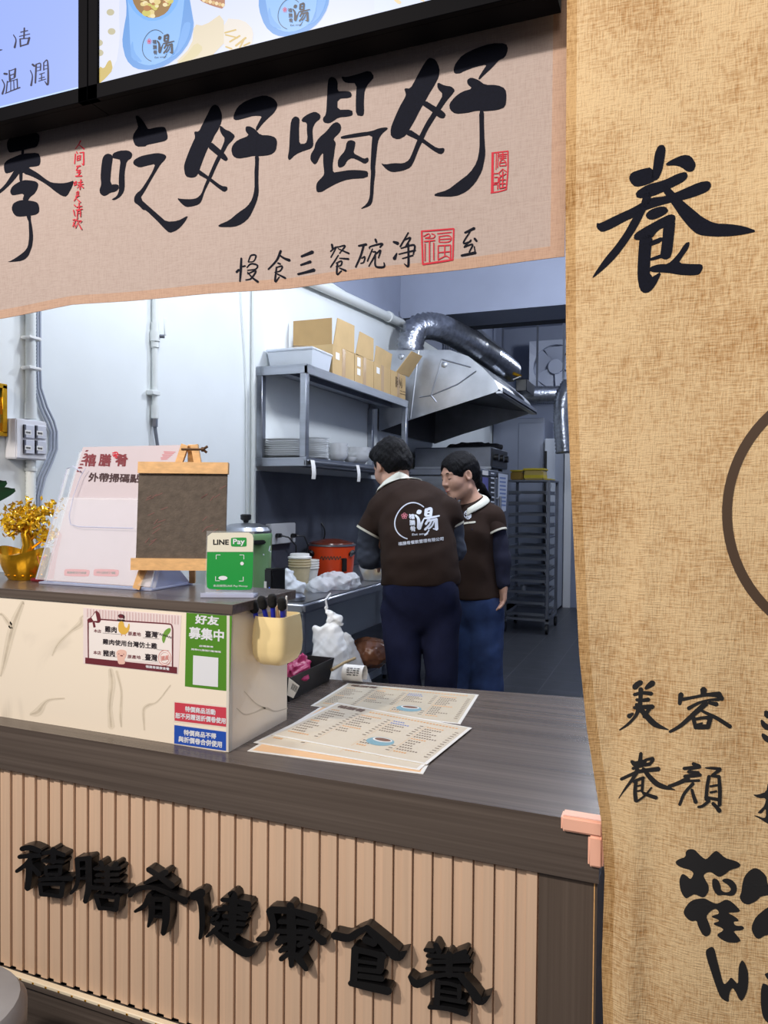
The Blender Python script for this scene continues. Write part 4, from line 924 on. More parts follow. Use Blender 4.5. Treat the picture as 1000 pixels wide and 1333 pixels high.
text(b, '易碎', [T(q) for q in nums('785,425 800,430 800,500 785,495')], PX, K['ringbrown'], d=.0005); text(b, '小心', [T(q) for q in nums('805,430 830,440 828,505 805,498')], PX, K['ringbrown'], d=.0005)
text(b, '二二', [T(q) for q in nums('812,515 848,525 848,545 812,535')], PX, K['ringbrown'], d=.0005); b.build('print', tC)
# crockery on the lower shelf
ORD = ['', 'second', 'third', 'fourth', 'fifth', 'sixth', 'seventh', 'eighth', 'ninth', 'tenth', 'eleventh', 'twelfth']
def place(i, n_):
    if i == 0: return 'lowest'
    if i == n_-1: return 'topmost'
    return ORD[i]+' from the bottom' if i < n_/2 else ORD[n_-1-i]+' from the top'
def stack(kind, n_, c, dz, prof, label, cat, group, sx=1, sy=1, sq=0, nn=24):
    b = MB(); b.lathe(prof, (c[0], c[1], c[2]), K['china'], nn, sx, sy, sq=sq); o = b.build(kind); tag(o, label % place(0, n_), cat, group)
    for i in range(1, n_): dup(o, Vector(o.location)+Vector((random.uniform(-.002, .002), random.uniform(-.002, .002), dz*i)), label % place(i, n_))
    return o
ZS = 1.5905
pl = lambda r: [(r*.55, 0), (r*.6, .0005), (r*.97, .009), (r, .0105), (r*.96, .0112), (r*.6, .0035), (0, .003)]
stack('rectangular_plate', 9, (-2.0, 3.585, ZS), .0118, pl(1), 'white rectangular plate, %s in the stack behind the front shelf post', 'plate', 'rectangular plates on the shelf', .112, .085, .55, 32)
for i in range(0): pass
o = stack('dinner_plate', 12, (-1.925, 3.79, ZS), .0105, pl(.085), 'white round plate, %s in the tall stack right of the shelf post', 'plate', 'round plates on the shelf')
bw = lambda r, h: [(r*.45, 0), (r*.5, .001), (r*.85, h*.55), (r, h), (r*.97, h), (r*.8, h*.55), (r*.42, .006), (0, .005)]
stack('soup_bowl', 5, (-1.89, 4.02, ZS), .0165, bw(.063, .045), 'white bowl, %s in the stack between round plates and wide bowls', 'bowl', 'stacked bowls')
b = MB(); b.lathe(bw(.045, .035), (-1.862, 4.13, ZS), K['china']); tag(b.build('soup_bowl'), 'small single white bowl in front of the stacked bowls', 'bowl')
stack('serving_bowl', 3, (-1.915, 4.36, ZS), .024, bw(.095, .06), 'wide white bowl, %s in the low stack ending the crockery row', 'bowl', 'wide bowls')

# ================================================================== PREP TABLE and what stands on it
TZ = .9
cx_, cy_ = cast(396, 786, 2, TZ)[:2]
t = thing('prep_table', 'stainless steel prep table along the white wall', 'table', (-1.85, 4.1, 0))
b = MB(); b.box(WX+.014, cx_, cy_, 5.35, TZ-.05, TZ, st, .012, 3); b.build('tabletop', t)
for x_, y_ in ((cx_-.05, cy_+.07), (cx_-.05, 5.25), (WX+.07, cy_+.07), (WX+.07, 5.25)):
    b = MB(); b.tube([(x_, y_, .03), (x_, y_, TZ-.05)], .021, st, 16).tube([(x_, y_, 0), (x_, y_, .03)], .016, K['black'], 12); b.build('leg', t)
b = MB(); b.box(WX+.05, cx_-.03, cy_+.06, 5.27, .40, .43, K['steeld'], .004); b.build('undershelf', t)
# green rice cooker
t = thing('rice_cooker', 'green electric rice cooker with a steel lid and black knob', 'rice cooker', (-1.985, 3.16, TZ))
c = (-1.985, 3.16, TZ)
b = MB(); b.lathe([(.10, .004), (.118, .01), (.123, .05), (.129, .27), (.131, .29), (.126, .30), (0, .30)], c, K['green'], 36)
b.tube([(c[0]+.10, c[1]-.085, TZ), (c[0]+.10, c[1]-.085, TZ+.01)], .012, K['black']); b.build('body', t)
b = MB(); b.lathe([(.126, .301), (.127, .312), (.115, .33), (.07, .345), (0, .35)], c, st, 36); b.build('lid', t)
b = MB(); b.lathe([(.012, .35), (.014, .36), (.026, .366), (.027, .388), (.02, .392), (0, .392)], c, K['black'], 20); b.build('knob', t)
b = MB(); M_ = Rz(R(-35), c); b.box(c[0]+.122, c[0]+.155, c[1]-.04, c[1]+.04, TZ+.25, TZ+.27, K['black'], .005, 2, M_); b.build('handle', t)
b = MB()
PR = Onto(MB().lathe([(.10, .004), (.118, .01), (.123, .05), (.129, .27), (.131, .29)], c, K['green'], 36))
stroke(b, [(343, 722), (352, 718)], 2.2, PR, K['printw'], d=.001); stroke(b, [(351.5, 711), (350, 717)], 1.4, PR, K['printw'], d=.001); b.build('emblem', t)
bx_ = W(358, 742, 3.42); bx_ = (bx_[0], bx_[1])
t = thing('charger_box', 'black box with a white label and a blue light, right of the rice cooker', 'charger', (*bx_, TZ))
b = MB(); M_ = Rz(R(-25), (*bx_, 0)); b.box(bx_[0]-.03, bx_[0]+.03, bx_[1]-.04, bx_[1]+.04, TZ+.0005, TZ+.15, K['black'], .006, 2, M_); b.build('body', t)
b = MB(); b.box(bx_[0]-.028, bx_[0]-.008, bx_[1]-.0408, bx_[1]-.0402, TZ+.02, TZ+.09, K['paper'], 0, 1, M_); b.build('label', t)
b = MB(); b.box(bx_[0]+.012, bx_[0]+.016, bx_[1]-.0408, bx_[1]-.0402, TZ+.06, TZ+.066, emit('led_blue', (.1, .2, 1), 1.5), 0, 1, M_); b.build('light', t)
t = thing('socket_box', 'grey socket box with black plugs on the slate splashback', 'socket', (WX+.04, 3.75, 1.15))
PW_ = Plane(0, WX+.05, 1); A, C_ = PW_.P(353, 687), PW_.P(385, 706)
b = MB(); b.box(WX+.012, WX+.05, A[1], C_[1], C_[2], A[2]+.02, mat('socket_grey', rgb(176, 178, 182), .5), .004, 2); b.build('box', t)
for px in (360, 380):
    q = PW_.P(px, 697); b = MB(); b.box(WX+.05, WX+.08, q[1]-.016, q[1]+.016, q[2]-.012, q[2]+.012, K['black'], .004, 2); b.build('plug', t)
q1, q2 = PW_.P(360, 697), PW_.P(380, 697)
b = MB(); b.tube([q1+[.03, 0, 0], q1+[.06, .03, -.01], q1+[.07, .1, -.06], q1+[.06, .12, -.12], (WX+.09, q1[1]+.1, TZ+.01)], .0045, K['black'], 8)
b.tube([q2+[.03, 0, 0], q2+[.06, .04, -.005], q2+[.07, .07, -.06], (WX+.08, q2[1]+.06, TZ+.01)], .0045, K['black'], 8); b.build('cord', t)
# paper cups
def cupstack(px, d_, r_, h, n_, label, mt, lid, group):
    p = W(px, 700, d_); c = (p[0], p[1], TZ+.0005)
    for i in range(n_):
        b = MB(); b.lathe([(r_*.72, 0), (r_*.72, .002), (r_*.98, h-.008), (r_*1.05, h-.006), (r_*1.05, h), (r_*.97, h), (r_*.7, .006), (0, .006)], (c[0], c[1], c[2]+i*.014), mt, 28)
        o = b.build('paper_cup'); tag(o, label % place(i, n_), 'cup', group)
        if lid and i == n_-1:
            b2 = MB(); b2.lathe([(r_*1.07, h-.004), (r_*1.08, h+.004), (r_*.9, h+.006), (r_*.86, h+.02), (0, h+.02)], (c[0], c[1], c[2]+i*.014), K['white'], 28); b2.build('lid', o)
            Q = Onto(MB().lathe([(r_*.72, 0), (r_*.98, h-.008)], (c[0], c[1], c[2]+i*.014), mt, 28))
            b3 = MB()
            for k in range(4): stroke(b3, [(390+k*4.2, 722), (391.5+k*4.2, 717), (393+k*4.2, 722)], 1.3, Q, K['ringbrown'], d=.0006)
            for k in range(3): stroke(b3, [(389+k*6, 713.5), (393+k*6, 713.8)], 1.0, Q, K['ringbrown'], d=.0006)
            b3.build('print', o)
kraft = mat('kraft_cup', rgb(206, 192, 158), .7, noise=.06, nscale=30)
cupstack(390.5, 3.95, .059, .115, 4, 'kraft paper soup cup, %s in the stack left of the orange cooker', kraft, True, 'kraft soup cups')
cupstack(404, 4.22, .05, .08, 4, 'white paper cup, %s in the low stack behind the kraft cups', K['paper'], False, 'white paper cups')
# orange slow cooker
c = W(432, 700, 4.5); c = (c[0], c[1], TZ+.0005)
t = thing('slow_cooker', 'orange slow cooker with a steel rim on the prep table', 'slow cooker', c)
b = MB(); b.lathe([(.11, .004), (.128, .012), (.134, .06), (.142, .185), (.138, .19), (.13, .185), (.12, .1), (0, .09)], c, K['orange'], 40)
Q = Onto(MB().lathe([(.128, .012), (.134, .06), (.142, .185)], c, K['orange'], 40))
for k in range(7): stroke(b, [(417+k*4, 728+(k % 2)), (419+k*4, 724.5), (420.5+k*4, 728.5)], 1.2, Q, K['ringbrown'], d=.0006)
b.build('body', t)
b = MB(); b.lathe([(.141, .186), (.147, .188), (.147, .196), (.138, .197), (.136, .19)], c, st, 40); b.build('rim', t)
b = MB(); b.lathe([(.138, .1975), (.134, .205), (.05, .225), (0, .228)], c, mat('lid_glass_brown', rgb(96, 44, 30), .2), 40); b.build('lid', t)
vd = np.array([-c[0], -c[1], 0]); vd = vd/np.linalg.norm(vd); rt = np.array([-vd[1], vd[0], 0])
for s_ in (-1, 1):
    b = MB(); a_ = vd*math.cos(s_*.95)*.143+rt*math.sin(s_*.95)*.143; a2 = vd*math.cos(s_*.95)*.155+rt*math.sin(s_*.95)*.155
    b.tube([np.array(c)+a_+[0, 0, .15], np.array(c)+a2+[0, 0, .14]], .022, K['black'], 10); b.build('handle', t)
b = MB(); q = np.array(c)+vd*.144*math.cos(.55)+rt*.144*math.sin(.55); b.box(q[0]-.016, q[0]+.016, q[1]-.006, q[1]+.006, TZ+.04, TZ+.12, K['black'], .003, 2, Rz(math.atan2(vd[1], vd[0])+math.pi/2+.55, q)); b.build('control_panel', t)
b = MB(); q = W(412, 690, 4.75); b.tube([q+CR*.055*math.cos(a)+CU*(.075*math.sin(a)-.02) for a in np.linspace(-.6, math.pi+.6, 18)], .005, K['black'], 8)
b.tube([q+CR*.045+CU*-.062, (q+CR*.045)*[1, 1, 0]+[0, 0, TZ]], .005, K['black'], 8).tube([q-CR*.045+CU*-.062, (q-CR*.045)*[1, 1, 0]+[0, 0, TZ]], .005, K['black'], 8)
tag(b.build('wire_stand'), 'black looped wire stand behind the slow cooker', 'stand')
# plastic bags and bowls
def crumple(seed, amp, fr):
    rr_ = np.random.RandomState(seed); dirs = rr_.normal(size=(9, 3))*fr; ph = rr_.uniform(0, 6, 9)
    return lambda g: amp*1.6*(sum(np.abs(np.sin(g @ d_+p_+np.sin(g @ d_[::-1]))) for d_, p_ in zip(dirs, ph))/9-.62)
def lump(name, parts, mt, label, cat, seed, amp=.02, fr=30, res=.008, par=None):
    s = SDF(res)
    for c_, r_ in parts: s.ell(c_, r_, k=.03)
    b = MB(); V, F = s.mesh(crumple(seed, amp, fr)); V[:, 2] = np.maximum(V[:, 2], TZ+.001) if par is None else V[:, 2]
    b.add(V, F.tolist(), mt, True); o = b.build(name, sharp=0); return tag(o, label, cat)
A = lambda px, d_, z: (lambda p: (p[0], p[1], z))(W(px, 720, d_))
lump('plastic_bag', [(A(416, 3.75, TZ+.03), (.07, .06, .045)), (A(437, 3.85, TZ+.04), (.09, .07, .055)), (A(455, 3.95, TZ+.03), (.06, .06, .05))], K['bag'], 'crumpled clear plastic bag lying in front of the slow cooker', 'plastic bag', 5, .03, 34)
lump('plastic_bag', [(A(376, 3.62, TZ+.06), (.035, .05, .07)), (A(386, 3.6, TZ+.03), (.045, .05, .04))], mat('bag_white', rgb(214, 220, 228), .35, noise=.06, nscale=30), 'white crumpled bag in front of the kraft cups', 'plastic bag', 9, .03, 40)
c = A(381, 3.42, TZ+.0005); b = MB(); b.lathe([(.055, 0), (.06, .004), (.062, .02), (.05, .034), (.03, .04), (0, .041)], c, st, 28); tag(b.build('steel_dish'), 'small shiny upturned steel dish near the table corner', 'dish')
c = A(487, 4.3, TZ+.0005)
t = thing('glass_bowl', 'clear bowl of yellow fruit by the elbow of the person seen from behind', 'bowl', c)
b = MB(); b.lathe([(.045, 0), (.06, .003), (.085, .07), (.088, .1), (.084, .1), (.08, .07), (.055, .006), (0, .006)], c, K['glassy'], 28); b.build('bowl', t)
for k, (dx, dy, dz) in enumerate(((-.03, -.02, .034), (.03, -.018, .034), (0, .03, .036), (.0, -.03, .07))):
    b = MB(); b.lathe([(0, -.027), (.018, -.02), (.026, 0), (.018, .02), (0, .027)], (c[0]+dx, c[1]+dy, c[2]+dz), mat('yellow_fruit', rgb(226, 176, 50), .4), 16); tag(b.build('fruit'), 'yellow fruit, %s in the clear bowl' % ('at the left', 'at the right', 'at the back', 'on top')[k], 'fruit', 'fruit in the clear bowl')
# bag hanging from the table edge
t = thing('hanging_bag', 'knotted white plastic bag hanging from the prep table edge', 'plastic bag', (cx_+.05, cy_+.15, .45))
d0 = 3.2; s = SDF(.006)
B_ = lambda px, py, dd=0: W(px, py, d0+dd)
s.cone(B_(432, 822), B_(434, 850), .045, .075, .03, sc=(CF, 1.4)).cone(B_(434, 850), B_(432, 885), .075, .085, .03, sc=(CF, 1.4)).cone(B_(414, 820), B_(416, 860), .02, .03, .02)
b = MB(); s.into(b, mat('bag_white2', rgb(226, 230, 234), .4, noise=.04, nscale=20), crumple(3, .016, 40)); b.build('bag_body', t, sharp=0)
s = SDF(.005); s.cone(B_(429, 800), B_(431, 822), .010, .03, .015).cone(B_(429, 800), B_(440, 806), .012, .02, .01).cone(B_(429, 800), B_(424, 790), .012, .006, .01).cone(B_(432, 797), B_(444, 812), .010, .014, .01)
b = MB(); s.into(b, MATS['bag_white2'], crumple(4, .012, 80)); b.build('knot', t, sharp=0)
b = MB(); b.tube([B_(426, 792), B_(424, 780), B_(430, 773, .02), (cx_+.006, cy_+.2, TZ-.02)], [.006, .004, .005, .004], K['bag'], 8); b.build('tie', t)
b = MB(); s = SDF(.007); s.cone(B_(450, 832), B_(468, 895), .03, .06, .03, sc=(CF, 1.6)).cone(B_(445, 850), B_(452, 900), .04, .05, .03); s.into(b, K['bag'], crumple(8, .012, 40)); b.build('clear_bag', t, sharp=0)
zb_ = .4305
c = W(480, 830, 4.1)
s = SDF(.008); s.ell((c[0], c[1], .52), (.13, .12, .085)).ell((c[0]-.15, c[1]+.05, .5), (.1, .1, .065))
b = MB(); V, F = s.mesh(crumple(12, .02, 30)); V[:, 2] = np.maximum(V[:, 2], zb_); b.add(V, F.tolist(), mat('brown_bread', rgb(112, 74, 54), .25, noise=.4, nscale=14), True); tag(b.build('bread_bag', sharp=0), 'bag of brown goods on the shelf under the prep table', 'bag')

# ================================================================== EXTRACTOR HOOD and ducts
t = thing('extractor_hood', 'galvanised steel extractor hood over the cooking line', 'extractor hood', (-1.65, 5.9, 1.9))
HP = [(-2.115, 2.50), (-1.56, 2.465), (-1.42, 2.41), (-1.31, 2.32), (-1.23, 2.235), (-1.195, 2.165), (-1.205, 2.145), (-1.86, 1.965), (-2.115, 1.885)]
galv = mat('galvanised_steel', rgb(172, 176, 182), .36, .85, noise=.22, nscale=5, bump=.03, bscale=9)
HY0, HY1 = 5.23, 6.62
b = MB(); b.prism([np.array((x, HY0, z)) for x, z in HP], (0, .008, 0), galv)
for pts in (((-1.80, 2.475), (-1.86, 1.975)), ((-1.62, 2.40), (-1.70, 2.14)), ((-1.70, 2.14), (-1.50, 2.21)), ((-1.62, 2.40), (-1.40, 2.33)), ((-1.50, 2.21), (-1.36, 2.30)), ((-1.79, 2.13), (-1.70, 2.14)), ((-1.66, 2.09), (-1.70, 2.14))):
    (xa, za), (xb, zb2) = pts; b.tube([(xa, HY0, za), (xb, HY0, zb2)], .006, galv, 6)
b.build('side_panel', t)
b = MB(); b.prism([np.array((x, HY1-.008, z)) for x, z in HP], (0, .008, 0), galv); b.build('side_panel', t)
b = MB()
for i in range(5):
    (xa, za), (xb, zb2) = HP[i], HP[i+1]; b.add([(xa, HY0, za), (xb, HY0, zb2), (xb, HY1, zb2), (xa, HY1, za), (xa, HY0, za-.006), (xb-.004, HY0, zb2-.006), (xb-.004, HY1, zb2-.006), (xa, HY1, za-.006)], [[0, 1, 2, 3], [7, 6, 5, 4]], galv, True)
b.build('top_panel', t)
b = MB(); b.box(-1.215, -1.165, HY0, HY1, 2.13, 2.15, galv, .003).box(-1.17, -1.165, HY0, HY1, 2.13, 2.175, galv); b.build('front_lip', t)
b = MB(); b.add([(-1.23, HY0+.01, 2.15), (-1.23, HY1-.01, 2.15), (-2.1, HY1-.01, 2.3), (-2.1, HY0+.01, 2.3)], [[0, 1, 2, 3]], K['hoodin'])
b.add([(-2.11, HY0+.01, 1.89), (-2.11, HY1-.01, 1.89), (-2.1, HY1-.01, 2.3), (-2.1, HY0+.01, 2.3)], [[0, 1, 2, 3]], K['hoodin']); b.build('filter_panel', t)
for x, z in ((-1.94, 2.44), (-1.60, 2.36)):
    b = MB(); b.lathe([(.022, 0), (.022, .006), (.012, .01), (0, .01)], (x, HY0, z), galv, 16, M=Matrix.Rotation(R(90), 4, 'X')); b.build('rivet', t)
t = thing('lamp_box', 'black box with a brass valve on the hood front', 'control box', (-1.17, 6.2, 2.18))
b = MB(); b.box(-1.24, -1.15, 6.05, 6.4, 2.26, 2.36, K['black'], .006); b.build('box', t)
b = MB(); b.tube([(-1.25, 6.0, 2.40), (-1.2, 6.05, 2.38)], .014, K['gold'], 8).tube([(-1.24, 5.9, 2.33), (-1.2, 6.05, 2.38)], .01, K['black'], 8); b.build('valve', t)
duct = mat('foil_duct', rgb(150, 154, 164), .28, .85, noise=.25, nscale=24, bump=.4, bscale=30)
def flexduct(pts, r_, name, label, strap=False):
    q = smoothline([np.array(p, float) for p in pts], 40); L_ = 0; out = [q[0]]; rs = [r_]
    for i in range(1, len(q)):
        if np.linalg.norm(q[i]-out[-1]) > r_*.12: out.append(q[i]); rs.append(r_*(1.07 if len(out) % 2 else .94))
    b = MB(); b.tube(out, rs, duct, 20)
    if strap: p = out[len(out)//2]; b.box(p[0]-.012, p[0]+.012, p[1]-.004, p[1]+.004, p[2]+r_*.9, 3.6, K['steeld'])
    return tag(b.build(name, sharp=0), label, 'duct')
flexduct([(-1.93, 5.42, 2.505), (-1.93, 5.42, 2.60), (-1.88, 5.46, 2.70), (-1.76, 5.58, 2.72), (-1.62, 5.9, 2.67), (-1.50, 6.35, 2.60), (-1.45, 6.8, 2.56)], .10, 'flexible_duct', 'silver flexible duct arching from the top of the extractor hood')
flexduct([W(672, 514, 8.6), W(690, 514, 8.6), W(708, 514, 8.6), W(726, 514, 8.6)], .10, 'flexible_duct', 'dark silver duct running level under the wall fan', True)
flexduct([W(744, 500, 8.0), W(735, 517, 8.0), W(733, 545, 8.0), W(736, 590, 8.0)], .10, 'flexible_duct', 'silver duct bending down beside the curtain edge', True)
# cooking line: oven, griddle
OX = -1.4
t = thing('combi_oven', 'grey combi oven with a dark control panel behind the person with the ponytail', 'oven', (-1.73, 6.0, 0))
b = MB(); b.box(-2.06, OX, 5.55, 6.5, .75, 1.56, st, .006).box(-2.06, OX+.01, 5.53, 6.52, 1.56, 1.61, K['steeld'], .004); b.build('body', t)
for x_, y_ in ((-2.02, 5.6), (-1.45, 5.6), (-2.02, 6.45), (-1.45, 6.45)):
    b = MB(); b.box(x_-.02, x_+.02, y_-.02, y_+.02, 0, .75, K['steeld']); b.build('leg', t)
b = MB(); b.box(OX, OX+.012, 5.58, 5.95, .78, 1.55, K['black'], .002)
PO = Plane(0, OX+.012, 1)
b.quad(*[PO.P(*q, .001) for q in ((628, 612), (635.5, 613), (635.5, 619), (628, 618))], K['paper']); b.quad(*[PO.P(*q, .001) for q in ((628, 621), (635.5, 622), (635.5, 640), (628, 639))], mat('label_violet', rgb(96, 96, 160), .6))
for i in range(7): b.quad(*[PO.P(*q, .001) for q in ((639, 615+i*6.2), (643.5, 615.6+i*6.2), (643.5, 617.4+i*6.2), (639, 616.8+i*6.2))], K['printw'])
b.build('control_panel', t)
b = MB(); b.box(OX, OX+.02, 5.97, 6.48, .78, 1.55, K['steeld'], .004); b.build('door', t)
b = MB(); b.tube([(OX+.05, 6.02, .95), (OX+.05, 6.02, 1.4)], .012, st).tube([(OX+.02, 6.02, 1.38), (OX+.05, 6.02, 1.38)], .008, st).tube([(OX+.02, 6.02, .97), (OX+.05, 6.02, .97)], .008, st); b.build('door_handle', t)
b = MB(); PO2 = Plane(0, OX+.022, 1); q = [PO2.P(*p) for p in ((649, 616), (661, 618), (658.5, 665), (648, 668))]
b.prism(q, (.0012, 0, 0), mat('notice_paper', rgb(206, 212, 226), .6))
for i in range(8): b.quad(*[PO2.P(x, y, .0016) for x, y in ((650.5, 621+i*5), (658.5, 621.8+i*5), (658.3, 624+i*5), (650.3, 623.2+i*5))], mat('notice_line', rgb(120, 140, 190), .6))
tag(b.build('notice'), 'printed white and blue notice taped to the oven door', 'notice')
t = thing('griddle', 'grey steel griddle with black knobs on top of the oven', 'griddle', (-1.72, 6.2, 1.61))
b = MB(); b.box(-2.05, OX, 5.88, 6.5, 1.635, 1.80, K['steeld'], .006).box(-2.05, OX+.004, 5.87, 5.88, 1.62, 1.64, st)
for x_, y_ in ((-2.0, 5.92), (-1.45, 5.92), (-2.0, 6.45), (-1.45, 6.45)): b.tube([(x_, y_, 1.611), (x_, y_, 1.64)], .02, K['black'])
b.build('body', t)
b = MB(); b.box(OX, OX+.006, 5.9, 6.48, 1.645, 1.79, K['black'], .001); b.build('fascia', t)
for y_ in (6.0, 6.18, 6.36):
    b = MB(); b.tube([(OX+.006, y_, 1.72), (OX+.04, y_, 1.72)], .028, K['black'], 14); b.build('knob', t)
s = SDF(.012); c = W(634, 573, 6.55); s.ell((-1.65, 6.15, 1.815), (.2, .14, .04)).ell((-1.5, 6.3, 1.82), (.1, .12, .04))
b = MB(); V, F = s.mesh(crumple(2, .03, 20)); V[:, 2] = np.maximum(V[:, 2], 1.801); b.add(V, F.tolist(), mat('black_rag', rgb(30, 30, 36), .9), True); tag(b.build('cloth', sharp=0), 'crumpled black cloth on top of the griddle', 'cloth')
# tray rack with trays
t = thing('tray_rack', 'steel tray trolley on castors at the back of the kitchen', 'trolley', (-1.425, 7.9, 0))
RX0, RX1, RY0, RY1 = -1.66, -1.195, 7.6, 8.2
for x_ in (RX0, RX1-.03):
    for y_ in (RY0, RY1-.03):
        b = MB(); b.box(x_, x_+.03, y_, y_+.03, .13, 1.56, K['steeld'], .002); b.build('post', t)
        b = MB(); cx2, cy2 = x_+.015, y_+.015
        b.tube([(cx2-.012, cy2, .052), (cx2+.012, cy2, .052)], .052, K['black'], 18).box(cx2-.02, cx2+.02, cy2-.02, cy2+.02, .105, .13, st); b.build('castor', t)
b = MB(); b.box(RX0, RX1, RY0, RY0+.03, .13, .155, st).box(RX0, RX1, RY1-.03, RY1, .13, .155, st).box(RX0, RX0+.03, RY0, RY1, .13, .155, st).box(RX1-.03, RX1, RY0, RY1, .13, .155, st); b.build('base_frame', t)
b = MB(); b.box(RX0, RX1, RY0, RY1, 1.56, 1.575, K['steeld']).box(RX1-.002, RX1+.01, RY0, RY0+.03, 1.5, 1.53, st); b.build('top_panel', t)
for i in range(12):
    z = 1.437-i*.1135
    b = MB(); b.box(RX0+.03, RX0+.045, RY0, RY1, z-.014, z-.004, K['steeld']).box(RX1-.045, RX1-.03, RY0, RY1, z-.014, z-.004, K['steeld']); b.build('runner', t)
tray = MB(); frustum(tray, RX0+.033, RX1-.033, RY0-.01, RY1-.04, 1.4335, 1.462, .006, st, .003)
o = tray.build('baking_tray'); tag(o, 'steel baking tray, topmost in the tray trolley', 'tray', 'baking trays in the trolley')
for i in range(1, 12): dup(o, Vector(o.location)-Vector((0, random.uniform(-.015, .015), .1135*i)), 'steel baking tray, %s in the tray trolley' % place(11-i, 12))
zr = 1.437-9*.1135+.0005
b = MB(); b.lathe([(.03, 0), (.034, .003), (.034, .05), (.028, .052), (.026, .06), (.008, .065), (.008, .075), (0, .076)], (-1.47, 7.7, zr), st, 20); tag(b.build('steel_pot'), 'small shiny steel pot on a tray of the trolley', 'pot')
t2 = thing('food_container', 'large yellow tub with a lid on top of the tray trolley', 'container', (-1.38, 7.9, 1.5755))
yc = mat('yellow_plastic', rgb(206, 186, 40), .4); ycl = mat('yellow_clear', rgb(190, 168, 96), .3)
b = MB(); b.box(-1.49, -1.29, 7.75, 8.0, 1.5758, 1.68, ycl, .012, 2).box(-1.491, -1.289, 7.749, 8.001, 1.60, 1.63, yc); b.build('tub', t2)
b = MB(); b.box(-1.50, -1.28, 7.74, 8.01, 1.68, 1.70, yc, .005, 2); b.build('lid', t2)
t2 = thing('food_container', 'darker yellow tub left of the large one on the trolley', 'container', (-1.57, 7.9, 1.5755))
b = MB(); b.box(-1.64, -1.51, 7.78, 8.02, 1.5758, 1.67, mat('amber_tub', rgb(150, 118, 40), .4), .012, 2); b.build('tub', t2)
b = MB(); b.box(-1.645, -1.505, 7.775, 8.025, 1.67, 1.685, yc, .005, 2); b.build('lid', t2)
b = MB(); b.box(-1.27, -1.2, 7.7, 7.98, 1.5758, 1.59, yc, .004, 2); tag(b.build('container_lid'), 'flat yellow lid lying on the right of the trolley top', 'lid')
# cabinets and fan at the back
t = thing('steel_cabinet', 'tall stainless steel cabinet against the back wall', 'cabinet', (-1.78, 9.3, 0))
b = MB(); b.box(-2.12, -1.49, 9.0, 9.64, .1, 2.36, mat('brushed_panel', rgb(150, 156, 172), .4, .6, noise=.06, nscale=2), .006); b.build('body', t)
for x_ in (-2.08, -1.53):
    for y_ in (9.04, 9.6):
        b = MB(); b.box(x_-.02, x_+.02, y_-.02, y_+.02, 0, .1, K['black']); b.build('foot', t)
b = MB(); b.box(-1.80, -1.5, 8.985, 9.0, .15, 2.3, MATS['brushed_panel'], .004); b.build('door', t)
t = thing('freezer', 'white upright freezer beside the steel cabinet', 'freezer', (-1.4, 9.3, 0))
b = MB(); b.box(-1.47, -1.345, 8.9, 9.64, .02, 2.1, mat('freezer_white', rgb(190, 196, 206), .4), .01, 2).box(-1.45, -1.365, 8.95, 9.6, 0, .02, K['black']); b.build('body', t)
b = MB(); b.box(-1.468, -1.44, 8.89, 8.9, .3, 1.95, K['black'], .002); b.build('door_seal', t)
t = thing('wall_fan', 'white box fan high on the back wall', 'fan', (-1.5, 9.35, 2.7))
fx0, fx1 = cast(689, 480, 1, 9.3)[0], cast(757, 480, 1, 9.3)[0]; fz1, fz0 = cast(712, 443, 1, 9.3)[2], cast(712, 511, 1, 9.3)[2]
fm = mat('fan_white', rgb(176, 182, 198), .5)
cxf, czf = (fx0+fx1)/2, (fz0+fz1)/2; rf = (fx1-fx0)*.43
b = MB()
for k in range(24):
    a0, a1 = 2*math.pi*k/24, 2*math.pi*(k+1)/24
    def sqp(a):
        q = max(abs(math.cos(a)), abs(math.sin(a))); return (cxf+math.cos(a)/q*(fx1-fx0)/2, czf+math.sin(a)/q*(fz1-fz0)/2)
    A1, A2 = sqp(a0), sqp(a1); B1, B2 = (cxf+rf*math.cos(a0), czf+rf*math.sin(a0)), (cxf+rf*math.cos(a1), czf+rf*math.sin(a1))
    v = [(A1[0], 9.3, A1[1]), (A2[0], 9.3, A2[1]), (B2[0], 9.33, B2[1]), (B1[0], 9.33, B1[1]), (B1[0], 9.42, B1[1]), (B2[0], 9.42, B2[1]), (A1[0], 9.42, A1[1]), (A2[0], 9.42, A2[1])]
    b.add(v, [[0, 1, 2, 3], [3, 2, 5, 4], [1, 0, 6, 7]], fm)
b.build('frame', t)
for k in range(5):
    a = k*2*math.pi/5+.3; u = np.array([math.cos(a), 0, math.sin(a)]); v_ = np.array([-math.sin(a), 0, math.cos(a)])
    b = MB(); b.sheet(lambda p, q, u=u, v_=v_: np.array([cxf, 9.38, czf])+u*(.07+(rf*.94-.07)*p)+v_*((q-.5)*(.12+.22*p))+np.array([0, (q-.5)*.06, 0]), 6, 6, fm, th=.004); b.build('blade', t)
b = MB(); b.tube([(cxf, 9.33, czf), (cxf, 9.44, czf)], .09, fm, 20); b.build('hub', t)
b = MB(); b.box(cxf-.03, cxf+.03, 9.44, 9.651, czf-.03, czf+.03, K['steeld']); b.build('bracket', t)
t = thing('ceiling_grille', 'ribbed metal grille hanging under the ceiling behind the duct', 'grille', (-1.9, 7.6, 2.75))
b = MB()
for i in range(26): y_ = 6.95+i*.075; b.box(-2.0, -1.96, y_, y_+.035, 2.62, 3.12, galv)
b.build('slats', t)
b = MB(); b.box(-2.02, -1.94, 6.9, 8.95, 3.12, 3.16, K['steeld']).box(-2.02, -1.94, 6.9, 8.95, 2.59, 2.62, K['steeld']).box(-1.99, -1.97, 6.95, 6.98, 3.16, 3.6, K['steeld']).box(-1.99, -1.97, 8.85, 8.88, 3.16, 3.6, K['steeld']); b.build('frame', t)

